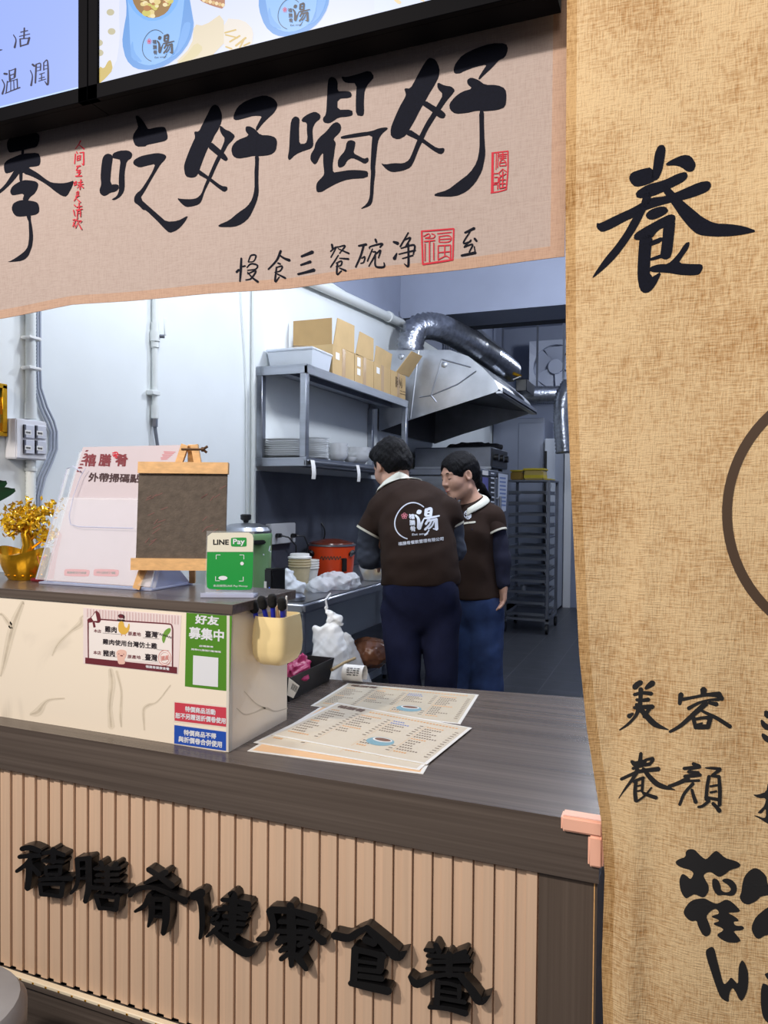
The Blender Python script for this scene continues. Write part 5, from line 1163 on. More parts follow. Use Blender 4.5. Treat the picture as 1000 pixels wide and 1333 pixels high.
# ================================================================== PEOPLE
UP = np.array([0, 0, 1.])
def unit(v): v = np.array(v, float); return v/np.linalg.norm(v)
CRh = unit(CR*[1, 1, 0]); CFh = unit(CF*[1, 1, 0])
class Head:
    def __init__(s, c, fwd, sc=1.0, roll=0):
        s.c = np.array(c); s.f = unit(fwd); s.r = unit(np.cross(s.f, UP)); s.u = np.cross(s.r, s.f); s.s = sc
        if roll: s.r, s.u = s.r*math.cos(roll)+s.u*math.sin(roll), s.u*math.cos(roll)-s.r*math.sin(roll)
        s.M = np.stack([s.r, s.f, s.u], 1)
    def p(s, x, y, z): return s.c+s.s*(s.r*x+s.f*y+s.u*z)
    def E(s, d, c, r, k=.02, sub=False): d.ell(s.p(*c), np.array(r)*s.s, s.M, k, sub)
    def C(s, d, a, b, ra, rb, k=.015): d.cone(s.p(*a), s.p(*b), ra*s.s, rb*s.s, k)
    def skin(s, d):
        s.E(d, (0, -.012, .03), (.074, .094, .09), .02)
        s.E(d, (0, .020, -.040), (.061, .068, .078), .03)
        s.E(d, (0, .062, -.098), (.024, .022, .02), .03)
        for q in (-1, 1):
            s.E(d, (q*.036, .056, -.026), (.028, .026, .03), .03); s.C(d, (q*.05, .0, -.07), (q*.02, .06, -.095), .016, .014, .03)
        s.E(d, (0, .074, .026), (.05, .016, .014), .02)
        for q in (-1, 1): s.E(d, (q*.031, .1, .007), (.016, .02, .011), .012, True)
        for q in (-1, 1): s.E(d, (q*.031, .072, .004), (.0145, .0135, .0125), .006)
        s.C(d, (0, .084, .018), (0, .103, -.026), .007, .0105, .012)
        for q in (-1, 1): s.E(d, (q*.011, .092, -.030), (.008, .011, .007), .008)
        s.E(d, (0, .082, -.058), (.022, .013, .006), .008); s.E(d, (0, .080, -.070), (.019, .013, .0065), .008)
        for q in (-1, 1):
            s.E(d, (q*.077, -.008, -.004), (.009, .019, .031), .008); s.E(d, (q*.082, -.002, .0), (.006, .009, .017), .006, True)
def hand(d, wrist, dirn, palm_n, side=1, curl=.5, sc=1.0, r=.0088):
    """palm, four bent fingers of different length, thumb from the side of the palm"""
    f = unit(dirn); n = unit(np.array(palm_n)-f*np.dot(palm_n, f)); w_ = np.cross(f, n)*side
    wrist = np.array(wrist)
    d.cone(wrist, wrist+f*.03*sc, .026*sc, .03*sc, .02, sc=(n, 1.5))
    for q in (-.024, 0, .024): d.cone(wrist+f*.02*sc+w_*q*.7*sc, wrist+f*.085*sc+w_*q*1.1*sc, .018*sc, .015*sc, .015, sc=(n, 1.25))
    for q, L_ in ((-.030, .062), (-.010, .076), (.011, .082), (.031, .072)):
        p = wrist+f*.09*sc+w_*q*sc; a = curl*.5; pts = [p]
        for seg in (.45, .32, .23):
            a += curl*.55; p = p+(f*math.cos(a)+n*math.sin(a))*L_*seg*sc; pts.append(p)
        d.chain(pts, [r*sc, r*.95*sc, r*.9*sc, r*.78*sc], .003)
    t0 = wrist+f*.03*sc+w_*.026*sc
    d.chain([t0, t0+(f*.6+w_*.62+n*.25)*.042*sc, t0+(f*.6+w_*.62+n*.25)*.042*sc+(f*.85+w_*.1+n*.4)*.034*sc], [.014*sc, .0115*sc, .009*sc], .01)
def patch(mb, pts, surf, mt, T, d=.01, sm=1, mx=6):
    """cloth patch with a turned-down edge lying on a body surface"""
    p = chaikin(nums(pts), sm); fill(mb, p, surf, mt, T, d, mx, 0)
    q = []
    for i in range(len(p)):
        a, c = p[i], p[(i+1) % len(p)]
        for k in range(3): q.append((a[0]+(c[0]-a[0])*k/3, a[1]+(c[1]-a[1])*k/3))
    hi = [surf.P(*T(x), d) for x in q]; lo = [surf.P(*T(x), -.003) for x in q]; n_ = len(q)
    mb.add(hi+lo, [[i, (i+1) % n_, n_+(i+1) % n_, n_+i] for i in range(n_)], mt)
def folds(seed, amp, fr, vert=.5):
    rr_ = np.random.RandomState(seed); dirs = rr_.normal(size=(7, 3))*[fr*.7, fr*.7, fr*(1+vert)]; ph = rr_.uniform(0, 6, 7)
    return lambda g: amp*sum(np.sin(g @ d_+p_+1.3*np.sin(g @ d_[::-1]*.5)) for d_, p_ in zip(dirs, ph))/4
foot = lambda p, z=.09: np.array([p[0], p[1], z])
shoe = mat('black_shoe', rgb(26, 26, 28), .5)

def collar(par, nb, fw, bvh, h0=.035, wid=.036, front=24, vdrop=.10, lift=.006):
    """turned-down shirt collar: a band each side from the nape to the open front, laid on neck and shirt"""
    side = np.cross(fw, UP)
    b = MB()
    for q in (-1, 1):
        def pt(u_, v_, q=q):
            a = R(184-(184-front)*u_); k = u_**1.5
            z = h0*(1-k)-vdrop*k-wid*v_*(1+.25*math.sin(u_*2.6))
            rad = fw*math.cos(a)+side*q*math.sin(a); ax_ = np.array(nb)+UP*z; dv = unit(rad+UP*.65)
            h, n, i, dd = bvh.ray_cast(Vector(ax_+dv*.32), Vector(-dv), .32)
            h = np.array(h) if h is not None else ax_+dv*.05
            return h+dv*(lift+.006*math.sin(math.pi*min(1, v_*1.1)))
        b.sheet(pt, 24, 6, K['collar'], th=.003*q)
    b.build('collar', par, sharp=0)
# ---- man, seen from behind, bending over the table
fw = unit(CFh*.95-CRh*.30)
P = dict(pel=W(548, 772, 3.30), wai=W(546, 735, 3.31), che=W(541, 690, 3.37), nb=W(517, 646, 3.47), nk=W(513, 622, 3.50),
 ls=W(499, 662, 3.43), le=W(480, 726, 3.45), lw=W(503, 730, 3.80), rs=W(582, 668, 3.42), re=W(592, 716, 3.44), rw=W(568, 744, 3.76),
 lh=W(522, 795, 3.3), lk=W(528, 905, 3.25), rh=W(574, 795, 3.3), rk=W(574, 905, 3.27))
man = thing('person', 'person in brown polo seen from behind, white round soup emblem on the back', 'person', foot(P['pel'], 0))
hd = Head(W(510, 606, 3.53), CFh*.8-CRh*.45-UP*.42, 1.02, .08)
d = SDF(.006)
d.chain([P['pel'], P['wai'], P['che'], P['nb']], [.13, .125, .13, .06], .06, (fw, 1.4)); d.chain([P['ls'], P['nb'], P['rs']], [.045, .055, .045], .05)
d.cone(P['nb'], hd.p(0, -.025, -.05), .058, .054, .03)
d.chain([P['ls'], P['le'], P['lw']], [.045, .04, .027], .02); d.chain([P['rs'], P['re'], P['rw']], [.045, .04, .027], .02)
d.chain([P['lh'], P['lk'], foot(P['lk'])], [.08, .055, .042], .03); d.chain([P['rh'], P['rk'], foot(P['rk'])], [.08, .055, .042], .03)
for k in ('lk', 'rk'): d.cone(foot(P[k], .045), foot(P[k], .04)+fw*.16, .035, .03, .03)
hd.skin(d)
hand(d, P['lw'], unit(P['lw']-P['le'])*.8-UP*.35, -UP, 1, .55); hand(d, P['rw'], unit(P['rw']-P['re'])*.8-UP*.3, -UP, -1, .55)
b = MB(); d.into(b, K['skin']); body = b.build('body', man, sharp=0)
h = SDF(.0055)
hd.E(h, (0, -.022, .032), (.086, .098, .098), .02); hd.E(h, (0, -.06, -.02), (.066, .05, .055), .03); hd.E(h, (0, .045, .085), (.07, .06, .04), .03)
hd.E(h, (0, .13, -.05), (.075, .09, .105), .02, True)
for q in (-1, 1): hd.E(h, (q*.085, .0, -.03), (.026, .036, .04), .012, True)
hd.E(h, (0, -.06, -.105), (.09, .08, .045), .015, True)
b = MB(); h.into(b, K['hair'], crumple(31, .012, 60)); b.build('hair', man, sharp=0)
s = SDF(.006)
s.chain([W(549, 754, 3.30), W(547, 735, 3.31), W(544, 705, 3.34), W(540, 682, 3.39), W(530, 660, 3.43), P['nb']], [.166, .163, .160, .160, .125, .07], .05, (fw, 1.4))
s.chain([W(500, 664, 3.43), W(518, 650, 3.46), W(552, 652, 3.45), W(581, 668, 3.42)], [.062, .066, .07, .062], .05)
s.cone(W(545, 757, 3.31), W(551, 757, 3.31), .168, .168, .03, sc=(fw, 1.32))
s.chain([W(499, 664, 3.43), W(486, 684, 3.43)], [.066, .058], .04); s.chain([W(582, 668, 3.42), W(586, 676, 3.43)], [.064, .056], .04)
z0 = W(548, 757, 3.3)[2]
bb = np.array([0, 0, 0.]); s.ell((P['pel'][0], P['pel'][1], z0-.25), (.6, .6, .245), None, .01, True)
b = MB(); s.into(b, K['cloth'], folds(4, .0045, 26, .9)); nb_ = MB(); nb_.add(b.v, b.f, K['cloth']); nb_.add([(v.co[0]+body.location[0]*0+man.location[0]*0, v.co[1], v.co[2]) for v in body.data.vertices], [list(p.vertices) for p in body.data.polygons], K['skin']); SH = Onto(nb_)
cuffs = {}
def sleeve(mb, a, c, r0, r1, mt, trim):
    a, c = np.array(a), np.array(c); t_ = unit(c-a)
    mb.tube([a, a*.5+c*.5, c], [r0, (r0+r1)/2, r1], mt, 20, caps=False)
    mb.tube([c-t_*.002, c+t_*.008], [r1+.0015, r1+.002], trim, 20, caps=False); mb.tube([c+t_*.008, c+t_*.008-t_*.0001], [r1+.002, r1-.01], trim, 20, caps=False)
trim = mat('cream_piping', rgb(206, 202, 186), .8)
sleeve(b, W(494, 668, 3.43), W(480.5, 692, 3.43), .064, .061, K['cloth'], trim)
sleeve(b, W(582, 666, 3.42), W(587.5, 682, 3.43), .062, .058, K['cloth'], trim)
T = crop(510, 645, 11.11)
logo(b, T, K['printw'], K['pink'], SH, .002, 17)
text(b, '禧膳肴餐飲管理有限公司', '95,675 745,598 745,652 100,728', SH, K['printw'], T, .002, .02)
b.build('shirt', man, sharp=0)
collar(man, W(515, 636, 3.48), fw, SH.t, .045, .042)
for a_, e_, w_ in (((481, 690, 3.43), 'le', 'lw'), ((588, 681, 3.43), 're', 'rw')):
    s = SDF(.006); s.chain([W(*a_), P[e_], P[w_]], [.054, .051, .036], .02)
    b = MB(); s.into(b, K['sleeve'], folds(9, .003, 60)); b.build('undersleeve', man, sharp=0)
s = SDF(.0065)
s.chain([W(548, 752, 3.31), P['pel'], W(548, 785, 3.30)], [.148, .162, .15], .04, (fw, 1.35))
s.ell(W(528, 778, 3.26), (.085, .07, .09), None, .05).ell(W(570, 778, 3.26), (.085, .07, .09), None, .05)
s.chain([P['lh'], P['lk'], foot(P['lk'], .05)], [.094, .067, .064], .02); s.chain([P['rh'], P['rk'], foot(P['rk'], .05)], [.094, .067, .064], .02)
b = MB(); s.into(b, K['trousers'], folds(6, .005, 24)); b.build('trousers', man, sharp=0)
for k in ('lk', 'rk'):
    s = SDF(.006); s.cone(foot(P[k], .05)-fw*.03, foot(P[k], .042)+fw*.17, .048, .040, .02); s.ell((*foot(P[k], -.05)[:2], -.1), (.4, .4, .1), None, .002, True)
    b = MB(); V, F = s.mesh(); V[:, 2] = np.maximum(V[:, 2], .001); b.add(V, F.tolist(), shoe, True); b.build('shoe', man, sharp=0)

# ---- woman, three-quarter view, looking down to the left
fw = unit(-CRh*.72-CFh*.69)
P = dict(pel=W(623, 782, 4.0), wai=W(622, 735, 4.0), che=W(621, 692, 4.0), nb=W(617, 660, 4.02), ls=W(642, 674, 3.98), le=W(653.5, 727, 3.95), lw=W(655.5, 760, 3.93),
 rs=W(598, 676, 4.06), re=W(594, 727, 4.06), rw=W(582, 752, 3.95), lh=W(634, 800, 3.98), lk=W(633, 895, 3.97), rh=W(607, 800, 4.05), rk=W(603, 895, 4.06))
wom = thing('person', 'person with a black ponytail in brown polo and blue jeans, looking down beside the oven', 'person', foot(P['pel'], 0))
hd = Head(W(598, 619.5, 3.98), -CRh*.86-CFh*.46-UP*.22, 1.03, -.05)
d = SDF(.005)
d.chain([P['pel'], W(616, 735, 4.0), W(615, 695, 4.0), P['nb']], [.10, .09, .09, .05], .06, (fw, 1.3)); d.chain([P['ls'], P['nb'], P['rs']], [.04, .05, .04], .05)
d.cone(P['nb'], hd.p(0, -.028, -.05), .05, .047, .03)
d.chain([P['ls'], P['le'], P['lw']], [.04, .036, .025], .02); d.chain([P['rs'], P['re'], P['rw']], [.04, .036, .025], .02)
d.chain([P['lh'], P['lk'], foot(P['lk'])], [.08, .055, .042], .03); d.chain([P['rh'], P['rk'], foot(P['rk'])], [.08, .055, .042], .03)
for k in ('lk', 'rk'): d.cone(foot(P[k], .045), foot(P[k], .04)+fw*.15, .034, .028, .03)
hd.skin(d)
hand(d, P['lw'], W(653.5, 792, 3.92)-P['lw'], -CFh*.3-CRh*.9, 1, .40, .92, .0092); hand(d, P['rw'], -CRh*.7-UP*.6-CFh*.3, -UP, -1, .5, .9)
b = MB(); d.into(b, K['skin']); body = b.build('body', wom, sharp=0)
h = SDF(.005)
hd.E(h, (0, -.014, .036), (.084, .108, .094), .02); hd.E(h, (0, -.08, -.01), (.055, .04, .05), .03)
hd.E(h, (0, .128, -.036), (.079, .077, .096), .012, True); hd.E(h, (.008, .108, .026), (.05, .046, .046), .012, True)
hd.E(h, (0, .03, -.105), (.12, .075, .07), .02, True)
for q in (-1, 1): hd.E(h, (q*.082, .004, -.012), (.02, .026, .036), .01, True)
b = MB(); h.into(b, K['hair'], crumple(33, .006, 60)); b.build('hair', wom, sharp=0)
s = SDF(.005); s.chain([W(613, 616, 4.06), W(619, 626, 4.08), W(627, 636, 4.10), W(638, 647, 4.12)], [.030, .027, .024, .010], .015)
b = MB(); s.into(b, K['hair'], crumple(34, .005, 70)); b.build('ponytail', wom, sharp=0)
b = MB(); c = W(616.5, 621.5, 4.065); b.lathe([(.022, -.006), (.03, -.003), (.03, .003), (.022, .006)], c, K['white'], 16, M=Matrix.Rotation(R(70), 4, Vector(CF)) ); b.build('hair_tie', wom)
for q in (-1, 1):
    b = MB(); b.tube([hd.p(q*.014, .089, .024), hd.p(q*.03, .090, .030), hd.p(q*.048, .076, .026)], [.0016, .0026, .0012], K['hair'], 6); b.build('eyebrow', wom)
    b = MB(); b.tube([hd.p(q*.018, .0835, .0005), hd.p(q*.031, .0875, -.0035), hd.p(q*.044, .080, .001)], [.0011, .0019, .0011], K['hair'], 6); b.build('eyelash', wom)
b = MB(); L3 = [hd.p(-.02, .084, -.0635), hd.p(-.008, .0945, -.062), hd.p(0, .096, -.063), hd.p(.008, .0945, -.062), hd.p(.02, .084, -.0635)]
b.tube(L3, [.001, .0042, .0045, .0042, .001], K['lip'], 8); b.build('lips', wom)
s = SDF(.0055)
s.chain([W(620, 776, 4.0), W(616, 735, 4.0), W(615, 695, 4.0), W(617, 672, 4.01), P['nb']], [.138, .116, .115, .085, .058], .05, (fw, 1.12))
s.chain([W(601, 676, 4.05), W(618, 665, 4.02), W(641, 674, 3.98)], [.055, .06, .056], .04); s.chain([W(641, 674, 3.98), W(646, 686, 3.97)], [.058, .054], .03)
z0 = W(624, 776, 4.0)[2]; s.ell((P['pel'][0], P['pel'][1], z0-.25), (.6, .6, .245), None, .01, True)
b = MB(); s.into(b, K['cloth'], folds(14, .004, 24, .4)); nb_ = MB(); nb_.add(b.v, b.f, K['cloth']); zc = hd.c[2]-.112; nb_.add([tuple(v.co) for v in body.data.vertices], [list(p.vertices) for p in body.data.polygons if body.data.vertices[p.vertices[0]].co.z < zc], K['skin']); SW = Onto(nb_)
sleeve(b, W(637, 672, 3.98), W(646.5, 693, 3.95), .056, .058, K['cloth'], trim); sleeve(b, W(600, 676, 4.06), W(596, 692, 4.06), .056, .055, K['cloth'], trim)
T = crop(560, 570, 8.333)
stroke(b, nums('322,940 400,925 487,915'), 20, SW, trim, T, .003)
stroke(b, [(415+40*math.cos(a), 835-46*math.sin(a)) for a in np.linspace(.6, 5.2, 16)], 8, SW, K['printw'], T, .003); text(b, '湯', '385,805 450,800 452,870 388,875', SW, K['printw'], T, .003, .04)
stroke(b, nums('325,830 292,885'), 16, SW, K['printw'], T, .003)
fill(b, '268,630 310,700 335,750 310,860 285,900 258,720', SW, K['navysleeve'], T, .003, 12)
b.build('shirt', wom, sharp=0)
collar(wom, W(616, 656, 4.02), fw, SW.t, .05, .042, 22, .085)
for a_, e_, w_ in (((646.5, 688, 3.965), 'le', 'lw'), ((597, 690, 4.06), 're', 'rw')):
    s = SDF(.0055); s.chain([W(*a_), P[e_], P[w_]], [.050, .048, .036], .02)
    b = MB(); s.into(b, K['navysleeve'], folds(19, .0025, 60)); b.build('undersleeve', wom, sharp=0)
s = SDF(.006)
s.chain([W(620, 768, 4.0), W(620, 782, 4.0), W(621, 795, 4.0)], [.112, .122, .118], .04, (fw, 1.15))
s.chain([P['lh'], P['lk'], foot(P['lk'], .05)], [.094, .088, .088], .03); s.chain([P['rh'], P['rk'], foot(P['rk'], .05)], [.094, .084, .085], .03)
b = MB(); s.into(b, K['jeans'], folds(16, .006, 22)); b.build('jeans', wom, sharp=0)
for k in ('lk', 'rk'):
    s = SDF(.006); s.cone(foot(P[k], .05)-fw*.03, foot(P[k], .042)+fw*.16, .046, .038, .02)
    b = MB(); V, F = s.mesh(); V[:, 2] = np.maximum(V[:, 2], .001); b.add(V, F.tolist(), shoe, True); b.build('shoe', wom, sharp=0)

# ================================================================== ON THE LEDGE
LZ = 1.137
def slab_prism(mb, pts, n_, th, mt): mb.prism([np.array(p) for p in pts], np.array(n_)*th, mt)
# acrylic holder with the ordering poster
BL = cast(60, 756, 2, LZ+.010); TL = cast(108, 582, 0, BL[0]); wp = .345
u = np.array([1, 0, 0.]); v = unit(TL-BL); hp = np.linalg.norm(TL-BL)
FP = Frame(BL, u, v)
t = thing('sign_holder', 'clear acrylic sign holder leaning back behind the small easel', 'sign holder', (BL[0]+wp/2, BL[1], LZ))
nn = FP.n
def sheetbox(mb, o, u_, a, v_, b_, n_, th, mt):
    o = np.array(o); mb.prism([o, o+u_*a, o+u_*a+v_*b_, o+v_*b_], n_*th, mt)
b = MB(); sheetbox(b, BL-u*.025+nn*.010, u, .012, v, hp*.82, nn, .0025, K['acrylic']); sheetbox(b, BL-u*.013+nn*.010, u, wp+.026, v, hp*.60, nn, .0025, K['acrylic']); b.build('front_pane', t)
b = MB(); e0 = BL-u*.025+nn*.011
b.tube([e0, e0+v*hp*.82, e0+v*hp*.84+u*.02, e0+v*hp*.80+u*.05], .0016, K['acryledge'], 6)
b.tube([BL+u*a_+v*b_*hp+nn*.0135 for a_, b_ in ((.045, .82), (.035, .76), (.028, .6), (.032, .46), (.045, .40), (.075, .385), (wp*.75, .385))], .0011, K['acryledge'], 6); b.build('cut_edge', t)
b = MB(); sheetbox(b, BL-u*.013-nn*.0045, u, wp+.026, v, hp*.97, -nn, .0025, K['acrylic']); b.build('back_pane', t)
b = MB(); b.box(BL[0]-.03, BL[0]+wp+.003, 1.527, 1.70, LZ+.0005, LZ+.006, K['acryledge'], .001); b.build('base_plate', t)
b = MB(); b.prism([np.array(p) for p in ((BL[0]+wp-.004, BL[1]+.01, LZ+.006), (BL[0]+wp-.004, 1.69, LZ+.006), (BL[0]+wp-.004, BL[1]+.045, LZ+.11))], (.004, 0, 0), K['acryledge']); b.build('brace', t)
b = MB(); paper_p = mat('poster_pink', rgb(200, 190, 199), .55); dr = mat('dark_red_print', rgb(124, 44, 56), .6); dk2 = mat('maroon_black', rgb(62, 36, 42), .6)
sheetbox(b, BL-nn*.002, u, wp, v, hp, nn, .0022, paper_p)
T = crop(100, 580, 5)
for ch, x in zip('禧膳肴', (45, 142, 250)): text(b, ch, [(x+8, 52), (x+86, 56), (x+78, 138), (x-2, 134)], FP, dr, T, .0008, .035)
strokes(b, '235,50 262,45 270,65|8;240,72 255,60 262,80|8;232,62 268,58|6;250,42 252,84|6', FP, K['red'], T, .0009)
text(b, '外帶掃碼點餐', '80,176 486,190 478,246 74,236', FP, dk2, T, .0008, .03)
for i in range(7): fill(b, [(62-i*10, 30+i*22), (78-i*9, 30+i*22), (70-i*6, 40+i*22), (55-i*9, 40+i*22)], FP, MATS['dark_red_print'], T, .0008, sm=0)
for i in range(6): fill(b, [(568-i*5+(i % 2)*8, 38+i*10), (645-i*10, 42+i*9), (640-i*10, 46+i*9), (565-i*5+(i % 2)*8, 43+i*10)], FP, K['pink'], T, .0008, sm=0)
T = crop(0, 600, 7.015)
for i in range(5): stroke(b, [(438+i*12, 1080), (470+i*12, 880), (500+i*12, 740), (520+i*10, 665+i*6), (545+i*4, 640+i*8)], 3, FP, K['pink'], T, .0007)
for x0_, txt in ((590, '禧膳肴官方帳號'), (858, '外送訂餐')):
    w_ = 232
    fill(b, [(x0_+12, 985), (x0_+w_-8, 992), (x0_+w_, 1010), (x0_+w_-6, 1045), (x0_+w_-20, 1058), (x0_+6, 1052), (x0_-4, 1038), (x0_, 1000)], FP, K['pink'], T, .0008)
    text(b, txt, [(x0_+26, 1008), (x0_+w_-28, 1014), (x0_+w_-30, 1036), (x0_+22, 1030)], FP, dk2, T, .0014, .02)
tag(b.build('order_poster'), 'pale pink takeaway poster with a dark red heading in the acrylic holder', 'poster')

# easel
F0 = cast(173, 770, 2, LZ); EX = F0[0]+.015
e_bl, e_tl = cast(177, 727, 0, EX), cast(184.8, 617, 0, EX); ev = unit(e_tl-e_bl); EO = e_bl; eu = CRh.copy(); ev = unit(ev-eu*(ev @ eu))
FE = Frame(EO, eu, ev); en = FE.n
t = thing('easel', 'small pine tabletop easel holding a blank chalkboard on the ledge', 'easel', (EX+.12, F0[1]+.08, LZ))
hE = np.linalg.norm(e_tl-e_bl)
wE = float((FE.P(296.5, 660)-EO) @ eu)
def bar(name, o, a, b_, th, M=None): mb = MB(); o = np.array(o); mb.prism([o, o+eu*a, o+eu*a+ev*b_, o+ev*b_], -en*th, K['pine']); return mb.build(name, t)
bar('bottom_rail', EO-eu*.009+ev*-.029+en*.012, wE+.006, .030, .02); bar('top_rail', EO+ev*(hE+.001)+en*.010, wE, .029, .018)
b = MB(); sheetbox(b, EO+en*.001, eu, wE-.003, ev, hE, -en, .006, K['board'])
rr = random.Random(5)
for i in range(22):
    x, y = rr.choice((rr.uniform(.02, .06), rr.uniform(wE-.07, wE-.02))), rr.uniform(.02, hE-.03)
    stroke(b, [(x, y), (x+rr.uniform(.008, .02), y+rr.uniform(.006, .014))], .0022, Local(EO, eu, ev), mat('chalk_smear', rgb(124, 92, 88), .9), d=.0016, cap=0)
b.build('chalkboard', t)
apex = EO+eu*(wE*.54)+ev*(hE+.078)-en*.012
for sgn, foot_ in ((-1, F0+np.array([.004, .006, .006])), (1, F0+eu*(wE*.97)+np.array([0, 0, .006]))):
    mb = MB(); q = unit(foot_-apex); s_ = np.cross(q, en); A1 = apex+eu*sgn*.012; L_ = np.linalg.norm(foot_-A1); q = unit(foot_-A1); s_ = unit(np.cross(q, en))
    o = A1-s_*.009; mb.prism([o, o+s_*.018, foot_+s_*.009, foot_-s_*.009], -en*.012, K['pine']); mb.build('leg', t)
mb = MB(); bf = np.array([cast(251, 761, 2, LZ)[0], 1.688, LZ+.004]); o = apex-en*.012; q = unit(bf-o)
mb.prism([o-eu*.008, o+eu*.008, bf+eu*.008, bf-eu*.008], np.cross(eu, q)*.010, K['pine']); mb.build('back_leg', t)
mb = MB(); bronze = mat('bronze', rgb(84, 62, 44), .4, .6); c = apex+eu*.025-ev*.012
mb.tube([c-eu*.045, c+eu*.012], .003, bronze, 8).tube([c+eu*.006, c+eu*.014], .006, bronze, 8).tube([c+eu*.01, c+eu*.022+ev*.008], .0035, bronze, 6).tube([c+eu*.01, c+eu*.020-ev*.008], .0035, bronze, 6); mb.build('wing_nut', t)

# payment card stand
p0_ = cast(299, 777.5, 2, LZ); pu = CRh.copy(); pv = unit(UP*1.0+unit(np.cross(UP, pu))*.10)
PO_ = p0_+UP*.006; PCd = Frame(PO_, pu, pv); pn = PCd.n
t = thing('payment_stand', 'small clear stand with a green and cream mobile payment card at the ledge end', 'payment sign', p0_)
uv = lambda px, py: ((PCd.P(px, py)-PO_) @ pu, (PCd.P(px, py)-PO_) @ pv)
(u0, v0), (u1, v1) = uv(268, 768), uv(329, 693)
b = MB(); sheetbox(b, PO_+pu*(u0-.003)+pv*.0-pn*.004, pu, u1-u0+.006, pv, v1+.003, -pn, .0025, K['acrylic']); b.build('back_pane', t)
fr_ = unit(pn*[1, 1, 0])
b = MB(); o = p0_+pu*(u0-.010)+fr_*.012+UP*.0008; b.prism([o, o+pu*(u1-u0+.018), o+pu*(u1-u0+.018)-fr_*.06, o-fr_*.06], UP*.0045, K['acryledge'])
o = o+UP*.0045; b.prism([o, o+pu*(u1-u0+.018), o+pu*(u1-u0+.018)-fr_*.004, o-fr_*.004], UP*.006, K['acryledge']); b.build('base_plate', t)
b = MB(); T = crop(0, 560, 2.5)
lg = mat('pay_green', rgb(10, 150, 60), .35); lc = mat('pay_cream', rgb(226, 224, 208), .4)
rc = [(690, 334), (810, 333), (822, 340), (825, 352), (822, 510), (812, 521), (682, 518), (671, 508), (676, 345)]
pts = [PCd.P(*T(p)) for p in chaikin(rc, 1)]; b.prism(pts, -pn*.003, lg)
fill(b, [(690, 334), (810, 333), (822, 340), (825, 352), (824, 396), (674, 396), (676, 345)], PCd, lc, T, .0006, sm=0)
text(b, 'LINE', '694,356 745,356 745,373 694,373', PCd, K['inkblack'], T, .0012, .03)
fill(b, '755,350 800,349 803,352 803,376 799,379 756,379 752,376 752,353', PCd, lg, T, .0012)
text(b, 'Pay', '759,354 797,353 797,377 759,376', PCd, K['printw'], T, .0018, .02)
for pts in ('704,420 704,406 718,406', '780,406 794,406 794,420', '702,476 702,490 716,490', '778,491 792,491 792,477'): stroke(b, nums(pts), 2.2, PCd, K['printw'], T, .0008, smooth=False, cap=0)
fill(b, [(726+15*math.cos(a), 481+7*math.sin(a)) for a in np.linspace(0, 5.9, 12)], PCd, K['printw'], T, .0010)  # glare on the card, painted as a white ellipse
fill(b, [(788+6*math.cos(a), 434+6*math.sin(a)) for a in np.linspace(0, 5.8, 10)], PCd, K['printw'], T, .0010)
text(b, '本店接受LINE Pay Money', '694,502 806,503 806,512 694,511', PCd, K['printw'], T, .0008, 0); b.build('card', t)

# gold ingot pot with money tree
gc_ = cast(8, 757, 2, LZ); gx, gy = gc_[0], gc_[1]+.06
t = thing('ingot_pot', 'golden ingot shaped pot with a glittering money tree at the left end of the ledge', 'ornament', (gx, gy, LZ))
b = MB()
def ingot(u_, v_):
    a = 2*math.pi*u_; r_ = .045+.032*math.sin(v_*1.5)
    z = .072*v_+.022*v_*v_*abs(math.cos(a))**2
    rip = 1+.03*math.sin(a*14)*(1-v_)
    return (gx+r_*1.05*math.cos(a)*rip, gy+r_*.72*math.sin(a)*rip, LZ+.0005+z)
b.sheet(ingot, 48, 10, K['gold']); b.lathe([(0, .0), (.045, .0)], (gx, gy, LZ+.0006), K['gold'], 32, 1.05, .72); b.lathe([(.068, .062), (.05, .068), (0, .078)], (gx, gy, LZ), K['gold'], 32, 1.0, .72)
for k in range(26):
    a = 2*math.pi*k/26; b.lathe([(0, -.006), (.006, 0), (0, .006)], (gx+.05*1.05*math.cos(a), gy+.05*.72*math.sin(a), LZ+.014+.004*(k % 2)), K['gold'], 8)
b.build('pot', t)
rr = random.Random(11); b = MB(); tips = []
b.tube([(gx+.012, gy, LZ+.07), (gx+.018, gy, LZ+.10), (gx+.012, gy-.005, LZ+.13), (gx+.016, gy, LZ+.165)], [.02, .016, .013, .008], K['gold'], 10)
for k in range(20):
    a = k*2.4; h = .10+.075*((k*7) % 20)/20; L_ = .03+.055*rr.random()
    p0 = np.array([gx+.014, gy, LZ+h]); p2 = p0+np.array([math.cos(a)*L_, math.sin(a)*L_*.6, .02+.03*rr.random()]); b.tube([p0, (p0+p2)/2+[0, 0, .008], p2], [.004, .003, .002], K['gold'], 6); tips.append(p2)
p0 = np.array([gx+.02, gy, LZ+.085]); p2 = p0+[.085, -.01, .045]; b.tube([p0, p0+[.05, 0, .028], p2], [.004, .003, .002], K['gold'], 6); tips += [p2, p2-[.015, 0, -.01]]
b.build('trunk', t)
b = MB()
for tp in tips:
    for i in range(30):
        c = tp+np.array([rr.gauss(0, .014), rr.gauss(0, .011), rr.gauss(0, .012)]); d1 = unit([rr.gauss(0, 1) for _ in range(3)]); d2 = unit(np.cross(d1, [rr.gauss(0, 1) for _ in range(3)])); d3 = np.cross(d1, d2)
        L_, w_ = .0095, .0055; b.add([c-d1*L_, c+d2*w_+d3*.001, c+d1*L_, c-d2*w_+d3*.001, c+d3*.002], [[0, 1, 4], [1, 2, 4], [2, 3, 4], [3, 0, 4]], K['goldleaf'])
o = b.build('leaves', t, sharp=0); o['kind'] = 'stuff'
